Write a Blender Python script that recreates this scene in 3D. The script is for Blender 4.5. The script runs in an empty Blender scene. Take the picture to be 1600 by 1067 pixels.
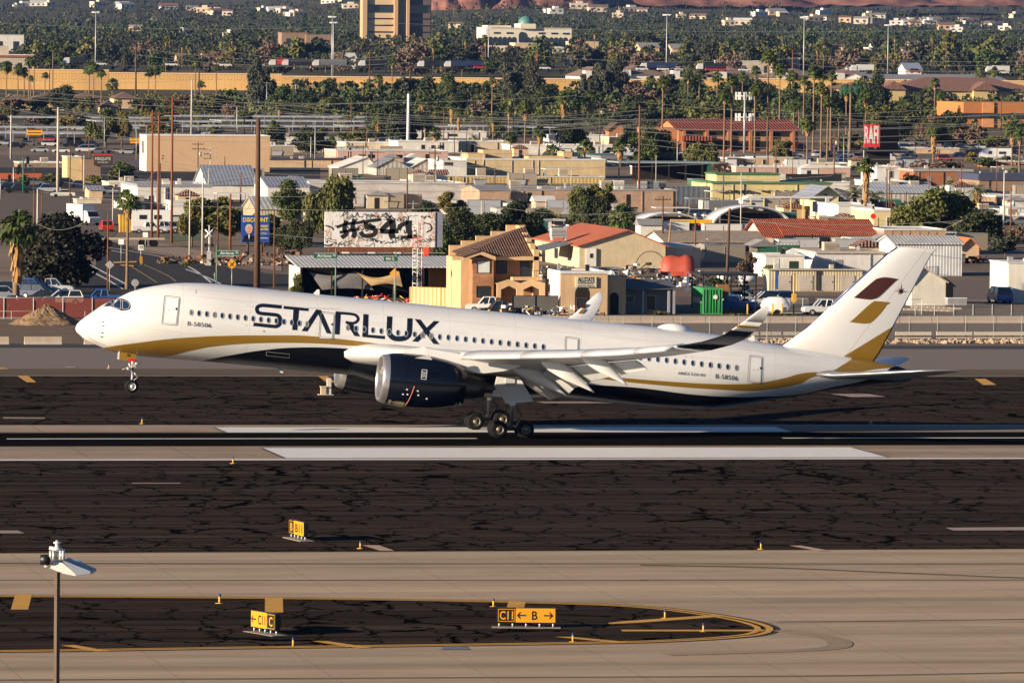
import bpy, bmesh, math, random
from math import sin, cos, pi, radians, sqrt
from mathutils import Vector, Matrix
random.seed(7)
scene = bpy.context.scene
# ---------------------------------------------------------------- camera
FPX = 10500.; TH = radians(10.2); HY = 66.; PIT = math.atan((533.5-HY)/FPX); RO = 0.0095; CH = 31.
fw = Vector((sin(TH)*cos(PIT), cos(TH)*cos(PIT), -sin(PIT)))
r0 = Vector((cos(TH), -sin(TH), 0.)); u0 = r0.cross(fw)
rt = r0*cos(RO)+u0*sin(RO); up = -r0*sin(RO)+u0*cos(RO)
cd = bpy.data.cameras.new('camera'); cam = bpy.data.objects.new('camera', cd); scene.collection.objects.link(cam)
cd.sensor_width = 36; cd.lens = FPX/1600*36; cd.clip_start = 1; cd.clip_end = 30000
cam.matrix_world = Matrix.Translation((0, 0, CH)) @ Matrix((rt, up, -fw)).transposed().to_4x4()
scene.camera = cam
# ---------------------------------------------------------------- light
SUN_EL = radians(12.5); SUN_S = radians(19)          # sun stands 19 degrees south of due west
sd = Vector((-cos(SUN_S)*cos(SUN_EL), -sin(SUN_S)*cos(SUN_EL), sin(SUN_EL)))
ld = bpy.data.lights.new('sun', 'SUN'); ld.energy = 5.0; ld.angle = radians(.5); ld.color = (1, .83, .61)
lo = bpy.data.objects.new('sun', ld); lo.rotation_euler = (-sd).to_track_quat('-Z', 'Y').to_euler(); scene.collection.objects.link(lo)
w = bpy.data.worlds.new('World'); scene.world = w; w.use_nodes = True
wn = w.node_tree; sky = wn.nodes.new('ShaderNodeTexSky'); sky.sky_type = 'NISHITA'; sky.sun_disc = False
sky.sun_elevation = SUN_EL; sky.sun_rotation = math.atan2(sd.x, sd.y); sky.air_density = .7; sky.dust_density = .1; sky.ozone_density = 4
bg = wn.nodes['Background']; bg.inputs[1].default_value = .05; wn.links.new(sky.outputs[0], bg.inputs[0])
vs = scene.view_settings; vs.view_transform = 'Standard'; vs.look = 'None'; vs.gamma = 1; vs.exposure = 1.3
# ---------------------------------------------------------------- pixel <-> world
def ray(px, py): return fw+rt*((px-800)/FPX)+up*((533.5-py)/FPX)
def atY(px, py, Y):
    r = ray(px, py); t = Y/r.y; return Vector((r.x*t, r.y*t, CH+r.z*t))
def PD(px, py, d): return Vector((0, 0, CH))+ray(px, py)*d
TZ = [(0, 0), (1900, 0), (2400, 1.5), (2900, 8.5), (3500, 14.5), (4500, 27), (6000, 42), (7500, 64), (9000, 92), (12000, 150)]
def tz(d):
    for (a, za), (b, zb) in zip(TZ, TZ[1:]):
        if d < b: return za+(zb-za)*(d-a)/(b-a) if d > a else za
    return TZ[-1][1]
def dep(x, y): return x*sin(TH)+y*cos(TH)
def tzxy(x, y):
    d = dep(x, y); z = tz(d)
    if d > 5000: lat = x*cos(TH)-y*sin(TH); z += (d-5000)/5000*(14*sin(lat*.006+1.3)+6*sin(lat*.017+d*.002))
    return z
def G(px, py, z=None):
    r = ray(px, py)
    if z is not None:
        t = (z-CH)/r.z; return Vector((r.x*t, r.y*t, z))
    lo_, hi = 50., 12000.
    for i in range(46):
        m = (lo_+hi)/2; p = PD(px, py, m)
        if p.z > tzxy(p.x, p.y): lo_ = m
        else: hi = m
    p = PD(px, py, lo_); return Vector((p.x, p.y, tzxy(p.x, p.y)))
def GD(px, d):
    "ground point under pixel column px at depth d"
    r = ray(px, 66+FPX*(CH-tz(d))/d); p = Vector((0, 0, CH))+r*d
    return Vector((p.x, p.y, tzxy(p.x, p.y)))
def proj(p):
    v = Vector(p)-Vector((0, 0, CH)); d = v.dot(fw)
    return 800+FPX*v.dot(rt)/d, 533.5-FPX*v.dot(up)/d, d
# ---------------------------------------------------------------- materials
class NT:
    def __init__(s, name, base=(.5, .5, .5), rough=.7, metal=0, coat=0, spec=.5):
        s.m = bpy.data.materials.new(name); s.m.use_nodes = True; s.t = s.m.node_tree; s.b = s.t.nodes['Principled BSDF']
        s.b.inputs['Base Color'].default_value = (*base, 1); s.b.inputs['Roughness'].default_value = rough
        s.b.inputs['Metallic'].default_value = metal; s.b.inputs['Coat Weight'].default_value = coat
        s.b.inputs['Specular IOR Level'].default_value = spec
    def n(s, typ, ins=None, out=0, **kw):
        nd = s.t.nodes.new('ShaderNode'+typ)
        for k, v in kw.items(): setattr(nd, k, v)
        for k, v in (ins or {}).items(): s.set(nd.inputs[k], v)
        return nd.outputs[out]
    def set(s, inp, v):
        if hasattr(v, 'is_output'): s.t.links.new(v, inp)
        elif isinstance(v, (tuple, list)): inp.default_value = (*v, 1) if inp.type == 'RGBA' and len(v) == 3 else v
        else: inp.default_value = v
    def co(s, sc=(1, 1, 1), loc=(0, 0, 0), kind='Object'):
        c = s.n('TexCoord', out={'Generated': 0, 'Object': 3}[kind]); return s.n('Mapping', {0: c, 1: loc, 3: sc})
    def pos(s, sc=(1, 1, 1)): return s.n('Mapping', {0: s.n('NewGeometry'), 3: sc})
    def noise(s, vec, scale=1, detail=3, rough=.55): return s.n('TexNoise', {'Vector': vec, 'Scale': scale, 'Detail': detail, 'Roughness': rough})
    def ramp(s, fac, stops, interp='LINEAR'):
        nd = s.t.nodes.new('ShaderNodeValToRGB'); cr = nd.color_ramp; cr.interpolation = interp
        while len(cr.elements) < len(stops): cr.elements.new(.5)
        for e, (p, c) in zip(cr.elements, stops): e.position = p; e.color = (*c, 1) if len(c) == 3 else c
        s.set(nd.inputs[0], fac); return nd.outputs[0]
    def math(s, op, a, b=0.): return s.n('Math', {0: a, 1: b}, operation=op)
    def mix(s, f, a, b, mode='MIX'):
        nd = s.t.nodes.new('ShaderNodeMixRGB'); nd.blend_type = mode
        for i, v in enumerate((f, a, b)): s.set(nd.inputs[i], v)
        return nd.outputs[0]
    def bump(s, h, strength=.3, dist=.05): s.set(s.b.inputs['Normal'], s.n('Bump', {'Height': h, 'Strength': strength, 'Distance': dist}))
    def col(s, v): s.set(s.b.inputs['Base Color'], v); return s
    def rgh(s, v): s.set(s.b.inputs['Roughness'], v)
_mc = {}
def plain(name, c, rough=.7, metal=0, var=.12, sc=.6, coat=0, spec=.4):
    "weathered plain colour: soft blotches and fine grain"
    k = (name, c, rough, metal)
    if k in _mc: return _mc[k]
    a = NT(name, c, rough, metal, coat, spec)
    n1 = a.noise(a.pos(), sc, 5); n2 = a.noise(a.pos((1, 1, .25)), sc*5, 2)
    f = a.math('MULTIPLY', a.math('ADD', n1, n2), .5)
    a.col(a.ramp(f, [(.32, tuple(x*(1-var) for x in c)), (.5, c), (.68, tuple(min(1, x*(1+var)) for x in c))]))
    _mc[k] = a.m; return a.m
# ---------------------------------------------------------------- mesh helpers
class MB:
    def __init__(s): s.v = []; s.f = []; s.mi = []; s.sm = []; s.cur = 0; s.smooth = False
    def add(s, vs, fs):
        b = len(s.v); s.v += [tuple(v) for v in vs]
        for f in fs: s.f.append([b+i for i in f]); s.mi.append(s.cur); s.sm.append(s.smooth)
    def box(s, c, d, rz=0, m=None):
        x, y, z = d[0]/2, d[1]/2, d[2]/2; cz, sz = cos(rz), sin(rz); V = []
        for k in (-z, z):
            for i, j in ((-x, -y), (x, -y), (x, y), (-x, y)): V.append((c[0]+i*cz-j*sz, c[1]+i*sz+j*cz, c[2]+k))
        if m: V = [m @ Vector(v) for v in V]
        s.add(V, [(3, 2, 1, 0), (4, 5, 6, 7), (0, 1, 5, 4), (1, 2, 6, 5), (2, 3, 7, 6), (3, 0, 4, 7)]); return s
    def b2(s, x0, x1, y0, y1, z0, z1): return s.box(((x0+x1)/2, (y0+y1)/2, (z0+z1)/2), (x1-x0, y1-y0, z1-z0))
    def cyl(s, a, b, r1, r2=None, n=10, cap=True, sm=True):
        a, b = Vector(a), Vector(b); r2 = r1 if r2 is None else r2; d = (b-a).normalized()
        u = d.cross((0, 0, 1) if abs(d.z) < .9 else (1, 0, 0)).normalized(); v = d.cross(u); V = []
        for p, r in ((a, r1), (b, r2)):
            for i in range(n): t = 2*pi*i/n; V.append(p+u*cos(t)*r+v*sin(t)*r)
        o = s.smooth; s.smooth = sm; s.add(V, [(i, (i+1) % n, n+(i+1) % n, n+i) for i in range(n)]); s.smooth = False
        if cap: s.add(V[:n], [tuple(range(n-1, -1, -1))]); s.add(V[n:], [tuple(range(n))])
        s.smooth = o; return s
    def tube(s, pts, r, n=5):
        for a, b in zip(pts, pts[1:]): s.cyl(a, b, r, n=n, cap=False)
        return s
    def quad(s, *p): s.add(p, [tuple(range(len(p)))]); return s
    def prism(s, pts, axis, a, b):
        "extrude a 2-D outline along axis from a to b"
        def mk(p, t): return {'x': (t, p[0], p[1]), 'y': (p[0], t, p[1]), 'z': (p[0], p[1], t)}[axis]
        n = len(pts); s.add([mk(p, a) for p in pts]+[mk(p, b) for p in pts],
            [tuple(range(n-1, -1, -1)), tuple(range(n, 2*n))]+[(i, (i+1) % n, n+(i+1) % n, n+i) for i in range(n)]); return s
    def loft(s, loops, cap=True, closed=True):
        n = len(loops[0]); V = [p for l in loops for p in l]; F = []
        for k in range(len(loops)-1):
            for i in range(n if closed else n-1): F.append((k*n+i, k*n+(i+1) % n, (k+1)*n+(i+1) % n, (k+1)*n+i))
        s.add(V, F)
        if cap: s.add(loops[0], [tuple(range(n-1, -1, -1))]); s.add(loops[-1], [tuple(range(n))])
        return s
    def lathe(s, prof, c=(0, 0, 0), axis='z', n=20, a0=0, a1=2*pi):
        full = abs(a1-a0-2*pi) < 1e-6; m = n if full else n+1; L = []
        for h, r in prof:
            l = []
            for i in range(m):
                t = a0+(a1-a0)*i/n; p = {'z': (r*cos(t), r*sin(t), h), 'x': (h, r*cos(t), r*sin(t)), 'y': (r*cos(t), h, r*sin(t))}[axis]
                l.append((p[0]+c[0], p[1]+c[1], p[2]+c[2]))
            L.append(l)
        o = s.smooth; s.smooth = True; s.loft(L, cap=False, closed=full); s.smooth = o; return s
    def sphere(s, c, r, n=10, sq=1.):
        return s.lathe([(-r*sq*cos(pi*i/n), max(.001, r*sin(pi*i/n))) for i in range(n+1)], c, n=n*2)
    def build(s, name, mats, parent=None, fix=True, loc=None):
        me = bpy.data.meshes.new(name); me.from_pydata(s.v, [], s.f)
        mats = mats if isinstance(mats, (list, tuple)) else [mats]
        for m in mats: me.materials.append(m)
        me.polygons.foreach_set('material_index', s.mi); me.polygons.foreach_set('use_smooth', s.sm)
        if fix:
            bm = bmesh.new(); bm.from_mesh(me); bmesh.ops.remove_doubles(bm, verts=bm.verts, dist=1e-4)
            bmesh.ops.recalc_face_normals(bm, faces=bm.faces); bm.to_mesh(me); bm.free()
        me.update(); o = bpy.data.objects.new(name, me); scene.collection.objects.link(o)
        if parent: o.parent = parent
        if loc is not None: o.location = loc
        return o
def tag(o, label=None, cat=None, group=None, kind=None):
    for k, v in (('label', label), ('category', cat), ('group', group), ('kind', kind)):
        if v: o[k] = v
    return o
def thing(name, label, cat, loc=(0, 0, 0), rz=0, group=None):
    o = bpy.data.objects.new(name, None); scene.collection.objects.link(o); o.location = loc; o.rotation_euler = (0, 0, rz)
    o.empty_display_size = .5; return tag(o, label, cat, group)
def dup(o, loc=None, rz=None, sc=None, label=None, parent=None):
    r = o.copy(); scene.collection.objects.link(r)
    if parent is not None: r.parent = parent
    if loc is not None: r.location = loc
    if rz is not None: r.rotation_euler = (0, 0, rz)
    if sc is not None: r.scale = sc if isinstance(sc, (tuple, list)) else (sc,)*3
    if label: r['label'] = label
    for c in list(o.children): dup(c, parent=r)
    return r
_font = {}
def text_poly(s, size=1., shear=0, bold=0):
    cu = bpy.data.curves.new('lettering', 'FONT'); cu.body = s; cu.size = size; cu.shear = shear; cu.offset = bold; cu.resolution_u = 3
    ob = bpy.data.objects.new('lettering', cu); scene.collection.objects.link(ob); bpy.context.view_layer.update()
    me = bpy.data.meshes.new_from_object(ob); V = [tuple(v.co) for v in me.vertices]; F = [tuple(p.vertices) for p in me.polygons]
    bpy.data.objects.remove(ob); bpy.data.curves.remove(cu); bpy.data.meshes.remove(me); return V, F
def text_mb(mb, s, o, ux, uy, h, w=None, centre=True, bold=0):
    "flat lettering on the plane through o with unit axes ux, uy; cap height h, total width w"
    V, F = text_poly(s, 1., bold=bold)
    if not V: return mb
    x0, x1 = min(v[0] for v in V), max(v[0] for v in V); y0, y1 = min(v[1] for v in V), max(v[1] for v in V)
    sy = h/(y1-y0); sx = sy if w is None else w/(x1-x0); o, ux, uy = Vector(o), Vector(ux), Vector(uy); cx = (x0+x1)/2 if centre else x0
    mb.add([o+ux*(v[0]-cx)*sx+uy*(v[1]-y0)*sy for v in V], F); return mb
# ---------------------------------------------------------------- shared materials
def streak_asphalt(name, base, crack=1., seam=1.):
    a = NT(name, base, 1., spec=.0); P = a.pos()
    wob = a.n('TexNoise', {'Vector': a.pos((.5, .5, 1)), 'Scale': .5, 'Detail': 4}, out=1)
    wob2 = a.n('TexNoise', {'Vector': P, 'Scale': 1.1, 'Detail': 2}, out=1)
    Q = a.n('VectorMath', {0: P, 1: a.n('VectorMath', {0: wob, 'Scale': 4.}, operation='SCALE')}, operation='ADD')
    Q = a.n('VectorMath', {0: Q, 1: a.n('VectorMath', {0: wob2, 'Scale': 1.6}, operation='SCALE')}, operation='ADD')
    V = a.n('Mapping', {0: Q, 3: (.30, .12, 0)})
    e = a.n('TexVoronoi', {'Vector': V, 'Scale': 1.}, feature='DISTANCE_TO_EDGE')
    line = a.math('LESS_THAN', e, .028)
    brk = a.math('GREATER_THAN', a.noise(a.pos((.05, .14, 1)), 1., 2), .40)
    c1 = a.math('MULTIPLY', line, brk)
    # long straight paving seams parallel to the runway
    sx = a.n('SeparateXYZ', {0: P}, out=1)
    s1 = a.math('LESS_THAN', a.math('ABSOLUTE', a.math('SUBTRACT', a.math('FRACT', a.math('MULTIPLY', sx, 1/3.85)), .5)), .065)
    s1 = a.math('MULTIPLY', s1, a.math('GREATER_THAN', a.noise(a.pos((.012, .26, 1)), 1., 1), .42))
    n1 = a.noise(a.pos((.006, .35, 1)), 1., 5, .7); n2 = a.noise(a.pos((.03, .9, 1)), 1., 4, .6); n3 = a.noise(P, 7, 2)
    f = a.math('ADD', a.math('MULTIPLY', n1, .6), a.math('ADD', a.math('MULTIPLY', n2, .3), a.math('MULTIPLY', n3, .12)))
    c = a.ramp(f, [(.38, tuple(x*.62 for x in base)), (.5, base), (.62, tuple(x*1.75 for x in base))])
    c = a.mix(a.math('MULTIPLY', s1, .72*seam), c, (.008, .007, .007)); c = a.mix(a.math('MULTIPLY', c1, 1.*crack), c, (.003, .003, .003))
    a.col(c); a.bump(n3, .25, .02); return a.m
def concrete(name, base, joint=7.6, spread=1.3, stain=.5):
    a = NT(name, base, 1., spec=.0); P = a.pos()
    n1 = a.noise(a.pos((.008, .22, 1)), 1., 5, .65); n2 = a.noise(a.pos((.15, .4, 1)), 1., 5); n3 = a.noise(P, 5, 3)
    f = a.math('ADD', a.math('MULTIPLY', n1, .62), a.math('ADD', a.math('MULTIPLY', n2, .26), a.math('MULTIPLY', n3, .12)))
    c = a.ramp(f, [(.36, tuple(x*(1-stain*.55) for x in base)), (.5, base), (.65, tuple(x*spread for x in base))])
    X = a.n('SeparateXYZ', {0: P}, out=0); Y = a.n('SeparateXYZ', {0: P}, out=1)
    jx = a.math('LESS_THAN', a.math('ABSOLUTE', a.math('SUBTRACT', a.math('FRACT', a.math('MULTIPLY', X, 1/(joint*1.))), .5)), .006)
    jy = a.math('LESS_THAN', a.math('ABSOLUTE', a.math('SUBTRACT', a.math('FRACT', a.math('MULTIPLY', Y, 1/5.7)), .5)), .012)
    c = a.mix(a.math('MAXIMUM', a.math('MULTIPLY', jx, .20), a.math('MULTIPLY', jy, .06)), c, (.03, .025, .022))
    a.col(c); return a.m
# ================================================================ AIRCRAFT
YC = 523.5; AL = radians(5.35); NOSE = atY(118, 513, YC)
AX = Vector((cos(AL), 0, -sin(AL))); AZ = Vector((sin(AL), 0, cos(AL)))
def Lp(px, py, yl):
    v = atY(px, py, YC+yl)-NOSE; return v.dot(AX), v.dot(AZ)
def mono(T, k):
    xs = [t[0] for t in T]; ys = [t[k] for t in T]; n = len(xs)
    d = [(ys[i+1]-ys[i])/(xs[i+1]-xs[i]) for i in range(n-1)]
    m = [d[0]]+[0 if d[i-1]*d[i] <= 0 else 2*d[i-1]*d[i]/(d[i-1]+d[i]) for i in range(1, n-1)]+[d[-1]]
    def f(x):
        x = min(max(x, xs[0]), xs[-1]); i = max(0, min(n-2, sum(1 for q in xs[1:-1] if q <= x)))
        h = xs[i+1]-xs[i]; t = (x-xs[i])/h
        return (2*t**3-3*t*t+1)*ys[i]+(t**3-2*t*t+t)*h*m[i]+(-2*t**3+3*t*t)*ys[i+1]+(t**3-t*t)*h*m[i+1]
    return f
PR = [(0, .0, -.02, .01), (.06, .27, -.20, .25), (.2, .48, -.35, .46), (.4, .70, -.50, .66), (.76, 1.03, -.78, .95), (1.25, 1.44, -1.0, 1.26), (1.92, 2.0, -1.2, 1.6), (2.5, 2.36, -1.38, 1.85),
      (3.12, 2.70, -1.52, 2.07), (3.98, 3.24, -1.62, 2.32), (5.8, 3.89, -1.67, 2.66), (8.3, 4.38, -1.63, 2.9), (10.8, 4.53, -1.60, 2.98), (19, 4.50, -1.59, 2.98),
      (36, 4.50, -1.66, 2.98), (45.5, 4.50, -1.82, 2.98), (49.7, 4.42, -1.68, 2.93), (52.7, 4.28, -1.18, 2.74), (56.9, 3.98, -.18, 2.28), (61.2, 3.68, .98, 1.6), (64, 3.5, 1.58, 1.12), (66, 3.33, 2.0, .72), (67.2, 2.95, 2.2, .4)]
ft, fb, fwid = mono(PR, 1), mono(PR, 2), mono(PR, 3)
def halfw(x, z):
    zt, zb = ft(x), fb(x); c = (zt+zb)/2; h = (zt-zb)/2; q = 1-((z-c)/h)**2
    return fwid(x)*sqrt(max(0, q))
def surf(px, py, off=0.0):
    "point of the port fuselage skin seen at a pixel of the photograph"
    w_ = 2.5; x, z = 0, 0
    for i in range(30):
        x, z = Lp(px, py, -w_); w_ = .5*w_+.5*halfw(x, z)
    x, z = Lp(px, py, -w_)
    zt, zb = ft(x), fb(x); c = (zt+zb)/2; h = (zt-zb)/2; n = Vector((0, -w_/fwid(x)**2, (z-c)/h**2)).normalized()
    return Vector((x, -w_, z))+n*off
plane = thing('airliner', 'white, gold and black twin-engine airliner touching down nose-up on the runway', 'airliner', NOSE)
plane.rotation_euler = (0, AL, 0)
def fcurve(a, X, T, lo_, hi):
    nd = a.t.nodes.new('ShaderNodeFloatCurve'); cu = nd.mapping.curves[0]; n = len(T)
    while len(cu.points) < n: cu.points.new(.5, .5)
    for p, (x, z) in zip(cu.points, T): p.location = (x/70, (z-lo_)/(hi-lo_)); p.handle_type = 'AUTO_CLAMPED'
    nd.mapping.update(); a.set(nd.inputs[1], a.math('MULTIPLY', X, 1/70)); nd.inputs[0].default_value = 1
    return a.math('ADD', a.math('MULTIPLY', nd.outputs[0], hi-lo_), lo_)
def tolist(pts):
    r = []
    for p in pts:
        v = surf(*p)
        if not r or v.x > r[-1][0]+.15: r.append((v.x, v.z))
    return r
WHITE = (.70, .685, .665); GOLD = (.255, .140, .016); BLACK = (.006, .007, .010)
gt = tolist([(166, 542.4), (220, 535), (260, 530), (300, 527), (340, 525), (420, 524), (496, 526), (560, 533), (650, 546)])
gtA = tolist([(919, 586), (1000, 592.5), (1060, 597), (1120, 600), (1170, 599.5), (1220, 592), (1262, 582)])
gb = tolist([(260, 557.5), (300, 548), (340, 541), (420, 536), (500, 537), (560, 541), (650, 546.6)])
gbA = tolist([(919, 590), (1000, 599), (1060, 604.5), (1120, 608.5), (1170, 611), (1206, 608), (1250, 600), (1300, 590)])
bt = tolist([(320, 562.5), (360, 555), (420, 546), (460, 543), (520, 543.4), (580, 548)])
btA = tolist([(1000, 606), (1080, 616), (1160, 620.5), (1190, 619.5)])
gtT = [(0, -1.65), (1.8, -1.55)]+gt+[(gt[-1][0]+5, gt[-1][1]-1.2)]+gtA+[(60.0, 2.35), (61.3, 3.0), (62.5, 3.75), (63.2, 4.2), (63.6, 4.2), (70, 4.2)]
gbT = [(0, -2.2), (6.2, -1.85)]+gb+[(gb[-1][0]+5, gb[-1][1]-1.2)]+gbA+[(59.8, 1.95), (62, 2.35), (64, 2.85), (66, 3.25), (66.3, 4.3), (70, 4.4)]
btT = [(0, -2.6), (8.6, -2.1)]+bt+[(30, -.2), (38, -.55)]+btA+[(57.5, .18), (61, 1.22), (62.6, 1.68), (64.5, 2.35), (66.4, 3.3), (70, 3.3)]
def clean(T):
    r = []
    for t in sorted(T):
        if not r or t[0] > r[-1][0]+.2: r.append(t)
    return r
def livery(name):
    a = NT(name, WHITE, .3, coat=.5, spec=.5); a.b.inputs['Coat Roughness'].default_value = .08; o = a.n('TexCoord', out=3); X = a.n('SeparateXYZ', {0: o}, out=0); Z = a.n('SeparateXYZ', {0: o}, out=2)
    A, B, C = (fcurve(a, X, clean(t), -3, 6) for t in (gtT, gbT, btT))
    gold = a.math('MULTIPLY', a.math('LESS_THAN', Z, A), a.math('GREATER_THAN', Z, B)); blk = a.math('LESS_THAN', Z, C)
    n = a.noise(a.co((.25, 1, 1.4)), 1., 4); wh = a.ramp(n, [(.35, tuple(q*.93 for q in WHITE)), (.6, WHITE)])
    # faint skin panel joints every few metres
    jx = a.math('LESS_THAN', a.math('ABSOLUTE', a.math('SUBTRACT', a.math('FRACT', a.math('MULTIPLY', X, 1/5.3)), .5)), .0035)
    jz = a.math('MAXIMUM', a.math('LESS_THAN', a.math('ABSOLUTE', a.math('SUBTRACT', Z, 3.45)), .018), a.math('LESS_THAN', a.math('ABSOLUTE', a.math('SUBTRACT', Z, .55)), .018))
    st_ = a.noise(a.co((.12, 1, 3.)), 1., 5, .7); wh = a.mix(a.math('MULTIPLY', a.math('GREATER_THAN', st_, .56), .10), wh, (.42, .37, .31))
    wh = a.mix(a.math('MULTIPLY', a.math('MAXIMUM', jx, jz), .28), wh, (.25, .25, .25))
    c = a.mix(gold, wh, GOLD); c = a.mix(blk, c, BLACK); a.col(c)
    a.rgh(a.math('SUBTRACT', .33, a.math('MULTIPLY', blk, .08))); nb_ = a.math('SUBTRACT', 1., blk); a.set(a.b.inputs['Coat Weight'], a.math('MULTIPLY', nb_, .5)); a.set(a.b.inputs['Specular IOR Level'], a.math('ADD', .12, a.math('MULTIPLY', nb_, .38))); return a.m
M_liv = livery('livery_paint')
M_wht = plain('aircraft_white', WHITE, .32, var=.04, sc=.5, coat=.3); M_gry = plain('wing_grey', (.50, .50, .49), .4, var=.06, sc=.8)
M_slat = plain('slat_metal', (.56, .56, .57), .3, .5, var=.05); M_blk = plain('gloss_black', (.004, .006, .012), .2, var=.2, coat=.12, spec=.3)
M_lip = plain('lip_metal', (.46, .45, .44), .3, .8, var=.05); M_dark = plain('dark_recess', (.02, .02, .022), .6)
M_gold = plain('gold_paint', GOLD, .35, var=.06); M_mar = plain('maroon_paint', (.062, .018, .013), .35, var=.06)
M_tyre = plain('tyre_rubber', (.007, .007, .007), .85, spec=.15); M_hub = plain('wheel_alloy', (.20, .17, .12), .45, .6); M_strut = plain('strut_metal', (.62, .60, .56), .32, .5)
M_navy = plain('navy_lettering', (.008, .011, .024), .3); M_glass = plain('cabin_glass', (.010, .022, .060), .08, coat=.5, spec=.8); M_blind = plain('window_blind', (.13, .125, .12), .5)
M_line = plain('panel_line', (.09, .09, .09), .5); M_red = plain('red_placard', (.6, .02, .015), .4); M_gear = plain('gear_dark', (.05, .05, .05), .5, .3)
# fuselage
st = [0, .03, .06, .12, .2, .3, .4, .55, .76, 1, 1.25, 1.6, 1.92, 2.2, 2.5, 2.8, 3.12, 3.5, 4, 4.5, 5.1, 5.8, 6.6, 7.5, 8.3, 9.5, 10.8]+[12+i*1.5 for i in range(23)]+[46.5, 48, 49.7, 51.2, 52.7, 54, 55.5, 57, 58.5, 60, 61.2, 62.5, 64, 65, 66, 66.6, 67.0, 67.2]
m = MB(); m.smooth = True
def ring(x, k=0, n=56, zt=None, zb=None, hw=None):
    zt = ft(x) if zt is None else zt; zb = fb(x) if zb is None else zb; hw = fwid(x) if hw is None else hw; c, h = (zt+zb)/2, (zt-zb)/2
    return [(x, -cos(2*pi*i/n)*hw, c+sin(2*pi*i/n)*h) for i in range(n)]
m.loft([ring(x) for x in st]); fus = m.build('fuselage', M_liv, plane)
# belly fairing
m = MB(); m.smooth = True; L = []
for i in range(25):
    t = i/24; x = 19.3+t*23.5; q_ = max(0, min(1, t/.32, (1-t)/.38)); s_ = q_*q_*(3-2*q_)
    L.append([(x, -cos(2*pi*k/40)*(1.75+1.6*s_), -.5+sin(2*pi*k/40)*(.7+1.1*s_)) for k in range(40)])
m.loft(L); m.build('belly_fairing', M_liv, plane)
# decal tool: outlines in photo pixels are laid on the real skin, cut fine enough to follow it
def decal(name, polys, mat, off=.012, parent=plane, cell=3.0, fn=None):
    bm = bmesh.new()
    for p in polys:
        f = bm.faces.new([bm.verts.new((q[0], q[1], 0)) for q in p])
    xs = [v.co.x for v in bm.verts]; ys = [v.co.y for v in bm.verts]
    for lo_, hi, no in ((min(xs), max(xs), (1, 0, 0)), (min(ys), max(ys), (0, 1, 0))):
        c = cell*(4 if no[0] else 1); q = lo_+c
        while q < hi:
            bmesh.ops.bisect_plane(bm, geom=bm.verts[:]+bm.edges[:]+bm.faces[:], plane_co=(q, 0, 0) if no[0] else (0, q, 0), plane_no=no); q += c
    bmesh.ops.triangulate(bm, faces=bm.faces)
    for v in bm.verts: v.co = (fn or surf)(v.co.x, v.co.y, off)
    me = bpy.data.meshes.new(name); bm.to_mesh(me); bm.free(); me.materials.append(mat)
    for p in me.polygons: p.use_smooth = True
    o = bpy.data.objects.new(name, me); scene.collection.objects.link(o); o.parent = parent; return o
def strip(pts, w, closed=False):
    "polyline of constant width -> quads (pixels)"
    n = len(pts); out = []; L = []
    for i in range(n):
        a = pts[(i-1) % n] if closed or i > 0 else pts[i]; b = pts[(i+1) % n] if closed or i < n-1 else pts[i]; c = pts[i]
        def un(p, q):
            d = math.hypot(q[0]-p[0], q[1]-p[1]) or 1; return ((q[0]-p[0])/d, (q[1]-p[1])/d)
        d1 = un(a, c) if a != c else un(c, b); d2 = un(c, b) if b != c else d1
        nx, ny = -(d1[1]+d2[1]), d1[0]+d2[0]; l = math.hypot(nx, ny) or 1; nx, ny = nx/l, ny/l
        k = 1/max(.5, (nx*-d1[1]+ny*d1[0])); ww = w[i] if isinstance(w, list) else w
        L.append(((c[0]+nx*ww/2*k, c[1]+ny*ww/2*k), (c[0]-nx*ww/2*k, c[1]-ny*ww/2*k)))
    for i in range(n if closed else n-1): a, b = L[i], L[(i+1) % n]; out.append([a[0], b[0], b[1], a[1]])
    return out
def zc(x, y): return (380+x/5., 460+y/5.)       # coordinates read off an enlarged crop
def bez(p, n=6):
    "smooth a polyline (Catmull-Rom)"
    out = []
    for i in range(len(p)-1):
        a, b, c, d = p[max(0, i-1)], p[i], p[i+1], p[min(len(p)-1, i+2)]
        for k in range(n):
            t = k/n; out.append(tuple(.5*((2*b[j])+(-a[j]+c[j])*t+(2*a[j]-5*b[j]+4*c[j]-d[j])*t*t+(-a[j]+3*b[j]-3*c[j]+d[j])*t**3) for j in (0, 1)))
    out.append(p[-1]); return out
ltr = []
S = bez([(299, 99), (180, 88), (140, 87), (112, 98), (106, 120), (118, 142), (150, 150), (250, 160), (278, 172), (291, 200), (284, 232), (262, 248), (230, 249), (80, 233)], 4)
ltr += strip([zc(*p) for p in S], 5.6)
ltr += strip([zc(315, 102), zc(509, 120)], 4.6); ltr += [[zc(392, 112), zc(436, 116), zc(422, 280), zc(382, 278)]]
ltr += [[zc(455, 286), zc(500, 289), zc(606, 122), zc(570, 117)], [zc(568, 118), zc(606, 122), zc(690, 308), zc(652, 304)]]
ltr += [[zc(722, 132), zc(762, 136), zc(752, 314), zc(714, 311)]]
ltr += strip([zc(*p) for p in bez([(760, 146), (830, 152), (872, 160), (893, 178), (896, 200), (878, 218), (850, 225), (800, 217)], 4)], 4.2)
ltr += [[zc(800, 216), zc(852, 222), zc(912, 329), zc(868, 324)]]
ltr += [[zc(938, 153), zc(978, 157), zc(974, 318), zc(930, 330)], [zc(930, 311), zc(974, 314), zc(1108, 324), zc(1104, 349), zc(930, 332)]]
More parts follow.
